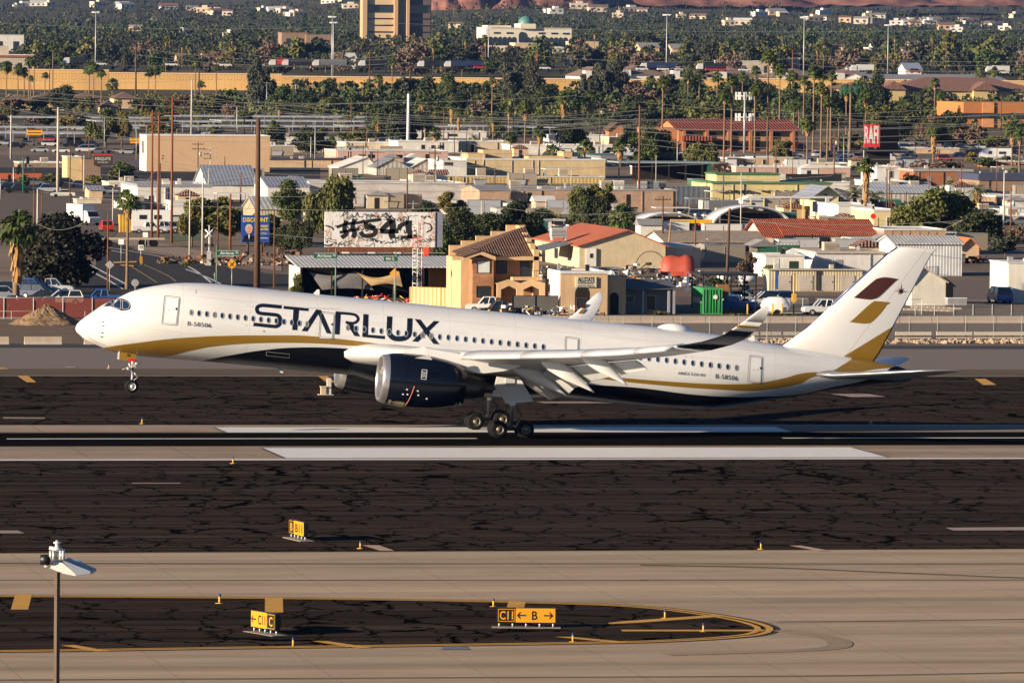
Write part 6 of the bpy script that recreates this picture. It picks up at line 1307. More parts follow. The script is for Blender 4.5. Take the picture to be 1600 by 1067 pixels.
junk('wood_pile', 'long stack of split logs left of the blue billboard', 305, 412, 5, 1.5, 50, [M_log, M_rust], 5, 'wood pile')
junk('wood_pile', 'log stack to the right of the blue billboard', 385, 415, 6, 1.6, 50, [M_log, M_barr], 6, 'wood pile')
junk('scrap_pile', 'colourful clutter in front of the open shed', 605, 478, 5, 1.3, 26, [M_by, M_wht, M_red, M_doorg], 7)
junk('scrap_pile', 'white and grey clutter at the foot of the brick house', 800, 497, 5, 1.5, 30, [M_wht, M_doorg, M_roofg, M_by], 8)
junk('scrap_pile', 'lumber and white boards in front of the insurance office', 905, 497, 3.0, 1.6, 18, [M_barr, M_wood, M_wht], 9)
junk('scrap_pile', 'orange-brown debris under the orange-roofed small house', 1520, 412, 3.5, 1.4, 18, [M_rust, M_doorg], 10)
junk('scrap_pile', 'row of logs stacked under the graffiti billboard', 545, 430, 4.5, 1.6, 30, [M_log, M_barr, M_rust], 11)
junk('scrap_pile', 'dark machinery crowding the yard right of the container canopy', 1170, 478, 3.5, 2.4, 24, [M_doorg, M_steel, M_gear], 12)
junk('scrap_pile', 'workshop yard clutter of tanks and frames left of the white door', 862, 432, 5, 1.6, 30, [M_doorg, M_steel, M_rust, M_wht], 13)
t = thing('steel_tank', 'big red half-shell tank on blue stands in the scrap yard', 'tank', G(1058, 455), -.2); m = MB(); m.smooth = True
m.loft([[Vector((x, 1.6*cos(a_)*k, 2.6+1.9*sin(a_)*k)) for a_ in [radians(-25+i*19) for i in range(12)]] for x, k in ((-2.1, .55), (-1.7, .9), (-.8, 1.02), (.2, .88), (.9, 1.05), (1.9, .95), (2.2, .6))], cap=False, closed=False); m.build('shell', plain('tank_red', (.33, .055, .03), .6, var=.15), t, fix=False)
for x in (-1.0, 1.3): MB().b2(x-.15, x+.15, -1.2, -.9, 0, 2.3).build('stand', plain('stand_blue', (.04, .08, .16), .6), t)
t = thing('tank', 'pair of white horizontal gas tanks behind the tall brown leaning pole', 'tank', G(1153, 446), 0)
for x in (-1.6, 1.2): MB().lathe([(-1.2, .01), (-1.15, .35), (-.95, .6), (.95, .6), (1.15, .35), (1.2, .01)], (x, 0, .9), 'x', 16).build('vessel', M_wht, t)
t = thing('cabin', 'small white site cabin with dark windows in the scrap yard', 'cabin', G(932, 446), 0); MB().b2(0, 2.9, 0, 2.4, .2, 2.1).build('body', WM['grey'], t); MB().b2(-.6, 3.1, -.3, 2.6, 2.1, 2.3).build('roof', M_roofg, t)
for x in (1.1, 2.0): MB().b2(x, x+.65, -.04, .0, .9, 1.7).build('window', M_win, t)
t = thing('big_hoop', 'large thin steel hoop standing in the scrap yard', 'hoop', G(1016, 445), 0); MB().tube([(1.9*cos(a_), 0, 2.4+1.9*sin(a_)) for a_ in [k*pi/14 for k in range(15)]], .05, 5).build('ring', M_doorg, t)
for px, yb, lab in ((998, 487, 'yellow bollards beside the white gas meters near the green container'), (1168, 492, 'yellow bollard left of the white camper trailer'), (1207, 493, 'yellow bollard in front of the camper trailer'), (1222, 493, 'yellow bollard at the right end of the camper trailer'), (1240, 491, 'tall yellow post with a box beside the white pickup')):
    p = G(px, yb); t = thing('bollard', lab, 'bollard', p); tall = 'tall' in lab; MB().cyl((0, 0, -.1), (0, 0, 4.6 if tall else 1.25), .09, n=8).build('post', M_by, t); MB().cyl((0, 0, 4.6 if tall else 1.25), (0, 0, 4.65 if tall else 1.3), .10, n=8).build('cap', M_doorg, t)
    if tall: MB().box((0, -.15, 1.9), (.5, .3, .9)).build('box', M_by, t)
t = thing('camper_trailer', 'white rounded camper trailer parked behind the barriers near the wing tip', 'trailer', G(1190, 492), -.05); m = MB(); m.smooth = True; L = []
for x, h0, h1 in ((0, .9, 1.2), (.25, .5, 1.75), (.9, .35, 2.05), (2.1, .35, 2.1), (2.8, .4, 1.85), (3.15, .9, 1.2)): L.append([Vector((x, y, z)) for y, z in ((-1, h0), (-1.05, h0+.2), (-1.0, h1-.15), (-.8, h1), (.8, h1), (1.0, h1-.15), (1.05, h0+.2), (1, h0))])
m.loft(L); m.build('body', M_wht, t)
for s__ in (-1, 1): MB().cyl((1.6, s__*1.0, .34), (1.6, s__*1.1, .34), .34, n=14).build('wheel', M_tyre, t)
MB().b2(-.9, 0, -.05, .05, .4, .5).build('tow_bar', M_doorg, t)
# --- arched shelters
def arch(label, x0, x1, yb, yt, D, mat):
    p = G(x0, yb); s_ = FPX/proj(p)[2]; W_ = (x1-x0)/s_/cos(TH); H_ = (yb-yt)/s_-.3; t = thing('arched_shelter', label, 'shelter', p); m = MB(); m.smooth = True; n = 18; L = []
    for y in (0, D): L.append([Vector((W_/2-cos(pi*k/n)*W_/2, y, sin(pi*k/n)*H_)) for k in range(n+1)])
    for y in (D, 0): L.append([Vector((W_/2-cos(pi*k/n)*(W_/2-.14), y, sin(pi*k/n)*(H_-.14))) for k in range(n+1)])
    L.append(L[0]); m.loft(L, cap=False, closed=False); m.build('shell', mat, t)
    for q in range(4): MB().tube([(W_/2-cos(pi*k/n)*(W_/2-.25), D*q/3, sin(pi*k/n)*(H_-.25)) for k in range(n+1)], .06, 5).build('rib', M_steel, t)
    return t, W_, H_
t, W_, H_ = arch('white arched metal shelter left of the pair, over a dark opening', 990, 1106, 362, 329, 9, plain('arch_white', (.55, .55, .56), .45, .1, var=.08)); MB().b2(1, W_-1, 7.5, 7.6, 0, H_*.72).build('back_wall', WM['brown'], t)
t, W_, H_ = arch('larger white arched metal shelter, right of the pair', 1111, 1241, 358, 318, 8, plain('arch_white', (.55, .55, .56), .45, .1, var=.08)); MB().b2(3.5, 11, 5, 9, 0, 2.6).build('inner_shed', plain('inner_black', (.02, .02, .02), .9), t); MB().prism([(3.0, 2.6), (7, 3.5), (11.5, 2.6)], 'y', 4.8, 9.2).build('inner_roof', plain('mottled_roof', (.26, .20, .15), .95, var=.5, sc=1.5), t)
t = thing('lattice_boom', 'yellow crane boom lying beneath the arched shelters', 'crane boom', G(1048, 364)); MB().b2(0, 7, 0, .5, 1.6, 2.2).build('boom', plain('boom_yellow', (.65, .38, .01), .5), t); MB().b2(4.5, 11, -.3, .0, 1.3, 1.5).build('red_beam', M_red, t)
for x in (.5, 6.5): MB().b2(x, x+.2, 0, .4, 0, 1.6).build('trestle', M_doorg, t)
# --- yellow-posted canopy and cream gabled building
p = G(1172, 349); t = thing('post_canopy', 'flat white canopy on yellow posts left of the cream gabled building', 'canopy', p); s_ = FPX/proj(p)[2]; W_ = 132/s_; MB().b2(-.4, W_, 0, 4, 4.4, 4.65).build('canopy_roof', M_roofw, t)
for px in (0, 21, 64, 84): MB().b2(px/s_, px/s_+.2, 0, .2, 0, 4.4).build('post', plain('post_yellow', (.55, .45, .16), .6), t)
b = Bld(1273, 1310, 347, 304, 12, 'cream gabled building with blue banners behind the right arched shelter', 'building', 'gabled_building', wallm('gabc', (.58, .50, .30)), roof=0); b.gable(1.4, 1.2, M_corb, 'y'); b.slab('banner', 1269, 1279, 315, 331, -.1, -.03, plain('banner_navy', (.03, .03, .13), .6)); b.slab('banner', 1288, 1292, 303, 312, -.1, -.03, plain('banner_navy', (.03, .03, .13), .6)); b.slab('door', 1284, 1296, 318, 343, -.06, -.01, M_doorg)
m = MB(); text_mb(m, 'OPEN', (b.X(1274), -.12, b.Z(321)), (1, 0, 0), (0, 0, 1), .4, .9); 
# --- mid rows
b = Bld(798, 1058, 331, 297, 22, 'long low brown brick building with grey roof behind the workshop', 'building', 'brick_building', WM['brick'], roof=plain('roof_greyb', (.26, .24, .23), .85), par=.25); [b.ac(px, 2.0, 1.3, y, None, mt) for px, y, mt in ((815, 12, M_ac), (965, 16, M_ac), (985, 16, WM['white']), (1015, 10, M_acg), (1030, 10, M_steel), (1045, 12, M_roofg))]; b.slab('door', 979, 985, 303, 325, -.05, -.01, M_doorg); b.slab('door', 824, 830, 301, 318, -.05, -.01, M_doorg)
b = Bld(749, 798, 331, 298, 20, 'brown brick west end bay with a pitched pale roof beside the dark alley', 'building', 'brick_bay', WM['brick'], roof=0); b.gable(.7, .2, M_roofg, 'x')
b = Bld(483, 726, 322, 286, 18, 'long plain whitewashed warehouse behind the graffiti billboard', 'warehouse', 'white_warehouse', corr('wh', (.52, .47, .43), 1.3, 'Z', dark=.18), roof=M_roofw, par=.2); [b.ac(px, 2.4, 1.5, 8) for px in (655, 540)]
b.slab('shed_front', 603, 648, 310, 322, -2, -.1, M_doorg); MB().prism([(-3.0, b.Z(313)), (-.1, b.Z(309)), (-.1, b.Z(308)), (-3.0, b.Z(312))], 'x', b.X(598), b.X(650)).build('lean_to_roof', M_roofw, b.t)
b = Bld(418, 483, 322, 292, 18, 'white gabled warehouse end with blue ribbed roof left of the weeping tree', 'warehouse', 'white_warehouse', wallm('whb', (.56, .52, .47)), roof=0); b.gable(1.6, .2, M_corb, 'x')
b = Bld(400, 470, 345, 327, 16, 'low shed with a white ribbed roof at the foot of the leafy green tree', 'shed', 'low_shed', M_cort, roof=0); b.gable(1.8, .3, corr('lowwhite', (.45, .45, .46), .8), 'x'); b.ac(455, 1.5, 1.2, 6, b.H+1)
b = Bld(560, 640, 352, 338, 12, 'low navy blue roof peeping over the graffiti billboard', 'shed', 'blue_shed', WM['dark'], roof=0); b.gable(.6, .3, plain('navy_roof', (.03, .04, .09), .7), 'x')
b = Bld(325, 400, 312, 288, 20, 'white church-like hall with dark blue ribbed roof and west gable', 'hall', 'gabled_hall', wallm('hall', (.58, .54, .48)), roof=0); b.gable(3.4, .4, M_corb, 'x')
b = Bld(215, 330, 322, 292, 26, 'white stuccoed row with parapets behind the three brown poles', 'building', 'white_row', wallm('row', (.56, .53, .48)), roof=plain('roof_bluegrey', (.22, .22, .25), .85), par=.5); b.ac(252, 1.9, 1.2, 4, None, M_ac); b.slab('parapet_fin', 257, 268, 283, 292, 3, 5, wallm('row', (.56, .53, .48))); b.slab('parapet_fin', 284, 291, 285, 292, 8, 10, wallm('row', (.56, .53, .48))); b.win(232, 238, 306, 316, 0, name='door')
b = Bld(270, 320, 336, 316, 10, 'small white plastered annex in front of the hall', 'building', 'annex', WM['white'], par=.2); b.win(320-12, 320-6, 322, 330)
b = Bld(120, 158, 318, 312, 6, 'low cream kiosk wall beside the white box truck', 'kiosk', 'kiosk', WM['cream'], par=.1)
# big tan windowless building
b = Bld(229, 420, 268, 212.5, 13, 'big windowless tan building with white parapet trim', 'building', 'tan_warehouse', wallm('bigtan', (.50, .33, .20), .05), roof=M_roofw, par=.25); MB().b2(-.06, -.005, 0, 13, 0, b.H-.1).build('west_face', wallm('bigtan_lit', (.60, .55, .48)), b.t)  # west face skin paler than the tan walls, its sunlight painted in
for y in (4, 7): MB().b2(-.12, -.06, y, y+1.6, b.H*.5, b.H*.85).build('west_sign', M_doorg, b.t)
for px, py in ((253, 243), (252, 247)): b.slab('vent', px, px+2.2, py, py+1.5, -.06, -.01, M_doorg)
b = Bld(105, 127, 287, 246, 10, 'restaurant block in cream stucco with a brown sign wall', 'restaurant', 'restaurant', wallm('rest', (.52, .38, .2)), par=.2); MB().b2(b.W, b.W+4, -.6, 9, 0, b.H-.4).build('sign_wall', WM['brown'], b.t)
sg = MB().b2(b.X(145), b.X(174), -1.2, -.7, b.Z(258), b.Z(243)).build('sign_board', plain('sign_brown', (.045, .028, .02), .7), b.t); MB().b2(b.X(144), b.X(174), -1.25, -.65, b.Z(243), b.Z(241.5)).build('red_trim', M_red, b.t)
m = MB(); text_mb(m, 'MESQUITE', (b.X(159), -1.23, b.Z(251)), (1, 0, 0), (0, 0, 1), .75, b.X(171)-b.X(147)); text_mb(m, 'WOODFIRE GRILL', (b.X(159), -1.23, b.Z(254.5)), (1, 0, 0), (0, 0, 1), .25, 2.4); m.build('lettering', M_wht, sg)
b = Bld(139, 160, 310, 297, 7, 'small tan shed with a grey ribbed roof beside the white sedan', 'shed', 'small_shed', WM['tan'], roof=0); b.gable(.7, .3, M_corb, 'x')
# low retaining wall, orange band at left
p = G(-20, 280); o = MB().b2(0, 12, 0, .3, 0, 1.3).build('low_wall', plain('orange_wall', (.40, .09, .03), .8), loc=p); tag(o, 'low orange-red wall at the left edge beyond the traffic signals', 'wall')
# parking shades
k = 0
for x0, x1, yb, h, D in ((-40, 150, 226, 3.2, 30), (-40, 216, 216, 3.2, 22), (205, 330, 214, 3.2, 24), (330, 545, 214, 3.2, 24), (150, 345, 206, 3.2, 30), (345, 600, 205, 3.2, 30), (-40, 250, 199, 3.2, 30), (250, 620, 197, 3.2, 34), (540, 720, 214, 3.2, 26), (720, 800, 214, 3.2, 26), (800, 905, 216, 3.2, 30)):
    p = G(x0, yb); s_ = FPX/proj(p)[2]; W_ = (x1-x0)/s_/cos(TH); k += 1; t = thing('parking_shade', 'flat white parking shade, no. %d from the front left among the long rows' % k, 'parking shade', p, 0, 'white parking shades over the car parks'); nr = 5
    t['label'] = ['front long white parking shade at the left edge, above the restaurant', 'second long white parking shade from the left front', 'white parking shade behind the yellow sign', 'white parking shade behind the big tan building', 'farther white parking shade left of the thick white pole, west half', 'farther white parking shade left of the thick white pole, east half', 'farthest white parking shade at the left', 'farthest white parking shade in the middle', 'white parking shade left of the cream block', 'short white parking shade under the thick white pole', 'white parking shade right of the thick white pole'][k-1]
    for i in range(nr): MB().b2(0, W_, i*D/nr, (i+.72)*D/nr, h, h+.3).build('shade_roof', corr('shade', (.40, .41, .43), 2.5, dark=.25), t)
    for i in range(8): MB().b2(W_*(i+.5)/8-.1, W_*(i+.5)/8+.1, 0, .2, 0, h).build('post', M_steel, t)
for px, py, lab, w_, tx in ((41, 211, 'yellow sign board on the front parking shade', 24, 'PARKING'), (202, 224, 'yellow sign board beside the big tan building', 15, 'PARK')):
    p = G(px, 227); s_ = FPX/proj(p)[2]; t = thing('sign_board', lab, 'sign', p+Vector((0, -1.2, 0)), -TH); z = (227-py)/s_; o = MB().b2(0, w_/s_, 0, .2, z, z+9/s_).build('board', M_sy, t); m = MB(); m.b2(.3, w_/s_-.3, -.03, -.01, z+.5, z+.75).b2(.3, w_/s_-.3, -.03, -.01, z+1.35, z+1.6); m.build('lettering', M_sb, o); MB().b2(w_/s_/2-.1, w_/s_/2+.1, .02, .18, 0, z).build('post', M_doorg, t)
# cream block and neighbours
b = Bld(729, 946, 278, 250, 24, 'long cream block with white parapet and stepped upper rooms', 'building', 'cream_block', wallm('crb', (.50, .38, .22)), roof=M_roofw, par=.4)
MB().b2(-.1, 0, .5, 24, 0, b.H+.3).build('west_wall', wallm('row', (.56, .53, .48)), b.t)
for xa, xb, yt_, y0_ in ((745, 772, 241, 12), (772, 818, 236, 15), (838, 895, 245, 10), (898, 912, 238, 14)): MB().b2(b.X(xa), b.X(xb), y0_, 22, b.H, b.Z(yt_)).build('upper_room', wallm('crb2', (.46, .32, .17)), b.t)
m = MB(); m.b2(.4, 1.1, -.05, -.01, b.Z(260), b.Z(255)); m.build('small_window', M_win, b.t)
b = Bld(692, 729, 280, 252, 20, 'white wall with small dark lettering at the west end of the cream block', 'building', 'white_end_building', wallm('row', (.56, .53, .48)), par=.2); b.slab('lettering', 694, 707, 254, 259, -.06, -.01, M_doorg)
b = Bld(698, 945, 286, 276, 3, 'yellowish ribbed fence-like shed below the cream block', 'shed', 'ribbed_shed', corr('rib', (.50, .36, .14), .8, dark=.3), roof=M_roofw, par=.2)
for px in (745, 820, 874): b.ac(px, 2.0, 1.7, .2, b.H+.05, WM['beige'])
b = Bld(527, 700, 253, 236, 22, 'pale pink flat-roofed building right of the dark sloping roof', 'building', 'pink_building', wallm('pk', (.45, .30, .25)), par=.2)
for px in (560, 575, 618, 632): b.ac(px, 1.8, .9, -.0, b.Z(248), M_roofg)
p = Bld(530, 588, 272, 262, 16, 'white shed with wide pale mono-pitch roofs left of the saw-tooth roof', 'shed', 'pale_shed', WM['white'], roof=0); p.gable(2.4, .3, M_roofw, 'y', shift=.75)
p = Bld(588, 690, 274, 262, 14, 'metal-framed shed with a double grey and white saw-tooth roof', 'shed', 'sawtooth_shed', corr('frm', (.42, .38, .33), 1.0, dark=.6), roof=0); p.gable(2.0, .3, corr('sawg', (.20, .20, .23), .8), 'y', x1=p.W*.5, shift=.5); p.gable(2.0, .3, M_roofw, 'y', x0=p.W*.52, shift=.5)
p = Bld(415, 560, 262, 250, 18, 'tan low building with a dark navy roof behind the thick brown pole', 'building', 'navy_roof_building', WM['tan'], roof=plain('navy_flat', (.035, .04, .07), .8), par=.3)
for x0, x1, yb, yt_, lab, wl in ((622, 716, 238, 222, 'white box building behind the thick white pole', 'white'), (716, 800, 238, 222, 'white and cream low building left of the short palm', 'cream'), (800, 870, 242, 228, 'small white block behind the short palms', 'white'), (870, 1000, 243, 228, 'long white flat building behind the cream block', 'white'), (955, 985, 232, 216, 'tan block with white cap below the orange house', 'tan'), (540, 622, 236, 224, 'cream strip building below the parking shades', 'cream'), (432, 540, 238, 230, 'low cream sheds under the leafy tree', 'cream'), (870, 905, 222, 214, 'tiny white block beside the dark green tree', 'white')):
    b = Bld(x0, x1, yb, yt_, 16, lab, 'building', 'flat_building', wl, par=.3); b.ac((x0+x1)/2, 1.8, 1.0)
b = Bld(1000, 1060, 262, 240, 24, 'dark slate hangar-like building below the green trees', 'building', 'slate_building', WM['slate'], roof=M_roofg, par=.2); b.slab('dark_opening', 1012, 1052, 248, 258, -.05, -.01, M_doorg); b2_ = MB().b2(-10, 0, 0, 20, 0, b.H*.8).build('west_bay', WM['slate'], b.t)
p = G(967, 282); t = thing('steel_canopy', 'large thin-roofed steel canopy on dark posts right of the cream block', 'canopy', p); s_ = FPX/proj(p)[2]; W_ = 160/s_; MB().b2(0, W_, 0, 14, 3.9, 4.2).build('canopy_roof', plain('canopy_teal', (.22, .26, .26), .6), t); MB().b2(W_*.25, W_, 13.8, 14, 0, 3.9).build('back_wall', M_doorg, t)
for i in range(7): MB().b2(W_*i/6-.15, W_*i/6+.15, 0, .3, 0, 3.9).build('post', M_doorg, t)
b = Bld(1113, 1300, 320, 287, 20, 'pale yellow building with green roof trim and small dark awnings', 'building', 'yellow_building', wallm('ylw', (.54, .45, .22)), roof=plain('green_trim', (.05, .14, .06), .7), par=.35, parapet=False)
for px in (1116, 1126, 1137, 1147, 1157, 1167, 1190, 1200, 1212, 1226, 1238): b.slab('awning', px, px+4, 297, 299.5, -.8, -.02, M_doorg)
MB().b2(2, b.W*.62, 6, 16, b.H+.3, b.H+1.6).build('upper_storey', wallm('ylw', (.54, .45, .22)), b.t); MB().b2(1.8, b.W*.62+.2, 5.8, 16.2, b.H+1.6, b.H+1.9).build('upper_trim', plain('green_trim', (.05, .14, .06), .7), b.t)
MB().b2(-9, -.3, 2, 3, -.2, b.H-.6).build('slate_end_wall', corr('slt', (.10, .12, .15), 1.), b.t)
b = Bld(1245, 1328, 315, 285, 18, 'white building with a black parapet panel below the sign tower', 'building', 'white_black_building', WM['white'], roof=M_roofw, par=.2); b.ac(1282, 2.4, 1.6, -1.8, b.Z(306), WM['white']); b.slab('black_panel', 1238, 1326, 273, 285.5, 6, 6.4, plain('panel_black', (.01, .01, .012), .6))
for x0, x1, yb, yt_, lab, wl in ((1195, 1262, 291, 277, 'white strip building with pink base behind the yellow one', 'white'), (1150, 1330, 276, 262, 'long pale pink low wall under the two-storey arcade', 'pink'), (1142, 1180, 262, 249, 'small tan box building below the palms', 'tan'), (1370, 1406, 283, 262, 'white hut with dark window right of the sign tower', 'white'), (1363, 1420, 308, 285, 'white block behind the pair of date palms', 'white'), (1310, 1365, 355, 322, 'white low building at the foot of the palms', 'white'), (1365, 1400, 370, 330, 'olive yellow wall behind the leaning poles', 'yellow'), (1560, 1640, 330, 309, 'tan brick low building at the right edge', 'brown')):
    b = Bld(x0, x1, yb, yt_, 16, lab, 'building', 'flat_building', wl, par=.3); b.win(x0+(x1-x0)*.6, x0+(x1-x0)*.7, yt_+(yb-yt_)*.25, yt_+(yb-yt_)*.75)
b = Bld(1365, 1462, 318, 301, 14, 'long shed with a pale ribbed roof behind the date palms', 'shed', 'ribbed_roof_shed', corr('rrs', (.48, .42, .36), .9), roof=0); b.gable(1.8, .3, corr('rrsr', (.40, .42, .46), .7, dark=.3), 'x'); b.ac(1400, 1.8, 1.3, 5, b.H+.8); b.ac(1432, 1.8, 1.3, 5, b.H+.8)
b = Bld(1530, 1660, 298, 282, 18, 'low building with dark blue awning roof at the right edge', 'building', 'blue_roof_building', WM['brown'], roof=plain('roof_navy2', (.045, .05, .09), .6), par=1.4, parapet=False)
b = Bld(1428, 1520, 290, 268, 14, 'orange brick building under a pale flared roof', 'building', 'flared_roof_building', WM['adobe'], roof=plain('flared', (.30, .27, .24), .8), par=.5, parapet=False)
# arcaded adobe building
b = Bld(1060, 1248, 236, 203, 30, 'two-storey adobe building with red tiled roof and dark arcades', 'building', 'arcade_building', WM['orange'], roof=0); b.gable(2.8, .8, tilem('redp', (.26, .07, .045), .9), 'x', shift=.5)
for k, px in enumerate((1072, 1108, 1142, 1176, 1208)):
    b.slab('upper_opening', px, px+26, 206, 213, -.08, -.01, M_doorg); b.slab('lower_opening', px, px+28, 220, 233, -.08, -.01, M_doorg)
for px in (1066, 1102, 1136.5, 1170.5, 1203, 1238): b.slab('pier', px, px+4.5, 204, 236, -.9, -.1, WM['adobe'])
b.slab('lower_roof', 1062, 1110, 213, 220, -4, -.95, tilem('redp', (.26, .07, .045), .9)); MB().b2(b.X(1010), b.X(1062), 2, 14, 0, b.Z(200)).build('west_wing', WM['orange'], b.t)
b = Bld(951, 978, 216, 203, 10, 'small orange stucco house with tiled gable', 'house', 'orange_house', WM['orange'], roof=0); b.gable(2.2, .5, M_tileb, 'y')
b = Bld(1505, 1640, 200, 160, 40, 'orange modern office with a continuous black window band', 'office', 'orange_office', wallm('orgoff', (.40, .155, .05), .05), roof=0); b.slab('window_band', 1504, 1640, 177, 185, -.4, -.05, M_win); b.slab('bright_bay', 1535, 1553, 160, 176.5, -.5, -.05, wallm('orgb', (.55, .24, .09))); b.slab('bright_bay', 1535, 1553, 185.5, 199, -.5, -.05, wallm('orgb', (.55, .24, .09)))
# ================================================================ TREES, PALMS, POLES, WIRES, VEHICLES
rt_ = random.Random(21)
T = lambda *a, **k: tree(*a, rnd=rt_, **k)
M_night = None
LF['purple'] = leafm('purple', (.014, .015, .010), (.028, .028, .016)); LOOK['purple'] = 'very dark'
T(98, 449, 334, 150, 'round', 'purple', 'large round very dark tree beside the left car park')
T(60, 449, 372, 60, 'round', 'purple', 'smaller dark tree merging with the left side of the large one')
palm(24, 478, 328, cw=66, skirt=.95, label='big fan palm with a shaggy tan skirt at the left edge', tr=.42); palm(198, 452, 296, cw=40, skirt=.55, label='slender fan palm on the verge beside the street', tr=.2)
T(524, 366, 264, 84, 'weep', 'olive', 'large weeping tree above the graffiti billboard'); T(495, 366, 292, 60, 'weep', 'olive', 'lower left shoulder of weeping foliage above the graffiti billboard'); T(450, 345, 282, 72, 'round', 'mid', 'leafy green tree left of the weeping tree')
T(330, 382, 302, 96, 'airy', 'olive', 'wide airy mesquite tree left of the blue billboard'); T(300, 385, 318, 60, 'airy', 'yellow', 'paler airy mesquite on the left flank'); T(358, 380, 318, 62, 'wide', 'olive', 'mesquite tree touching the blue billboard'); T(412, 386, 330, 60, 'airy', 'dark', 'dark shrub tree behind the blue billboard'); T(440, 400, 342, 80, 'wide', 'dark', 'dark tree between the blue billboard and the graffiti'); T(470, 405, 335, 50, 'wide', 'dark', 'dark tree hard against the left of the graffiti billboard'); T(470, 372, 345, 60, 'bush', 'yellow')
for a in ((690, 410, 340, 60, 'bush', 'mid'), (720, 392, 322, 84, 'bush', 'dark'), (765, 386, 316, 90, 'bush', 'dark'), (808, 380, 312, 76, 'wide', 'dark'), (745, 372, 326, 80, 'bush', 'mid'), (835, 380, 340, 60, 'bush', 'dark'), (870, 360, 330, 50, 'bush', 'olive'), (700, 345, 300, 60, 'airy', 'yellow'), (665, 350, 308, 50, 'bush', 'dark'), (840, 362, 315, 60, 'bush', 'dark'), (700, 445, 395, 36, 'bush', 'olive')): T(*a)
T(905, 352, 284, 48, 'weep', 'olive', 'feathery dark olive tree, left stem of the pair behind the workshop'); T(940, 352, 282, 60, 'airy', 'olive', 'feathery dark olive tree, right stem of the pair behind the workshop'); T(925, 355, 300, 60, 'weep', 'dark')
palm(972, 372, 318, cw=50, skirt=.6, label='short bushy palm behind the ridge of the red-roofed workshop', tr=.35)
T(1470, 382, 282, 118, 'wide', 'olive', 'big spreading olive tree at the right'); T(1530, 388, 320, 80, 'wide', 'dark', 'darker lower tree on the right of the big olive one'); T(1425, 376, 315, 72, 'airy', 'olive', 'airy olive tree on the left of the big spreading one'); T(1570, 404, 365, 60, 'airy', 'grey', 'pale airy shrub at the right edge'); T(1585, 385, 350, 50, 'airy', 'bare')
palm(1526, 330, 280, cw=44, skirt=.5, kind='feather', label='drooping palm behind the big spreading olive tree'); palm(1336, 345, 284, cw=38, skirt=.0, kind='feather', label='date palm, left of the pair beside the cream gabled building', tr=.4); palm(1365, 345, 292, cw=38, skirt=.2, kind='feather', label='date palm, right of the pair beside the cream gabled building', tr=.4); palm(1351, 360, 246, cw=30, skirt=1.4, label='tall shaggy fan palm rising between the pair of date palms', tr=.3)
for a in ((1170, 440, 395, 46, 'airy', 'bare'), (1205, 442, 405, 40, 'bush', 'olive'), (1120, 460, 425, 40, 'bush', 'dark'), (465, 470, 425, 30, 'bush', 'olive'), (1030, 492, 484, 40, 'bush', 'yellow'), (1150, 495, 488, 60, 'bush', 'yellow'), (1225, 495, 488, 60, 'bush', 'olive'), (300, 478, 455, 30, 'bush', 'olive'), (260, 412, 402, 26, 'bush', 'yellow'), (288, 417, 406, 24, 'bush', 'yellow'), (435, 480, 452, 20, 'bush', 'bare')): T(*a)
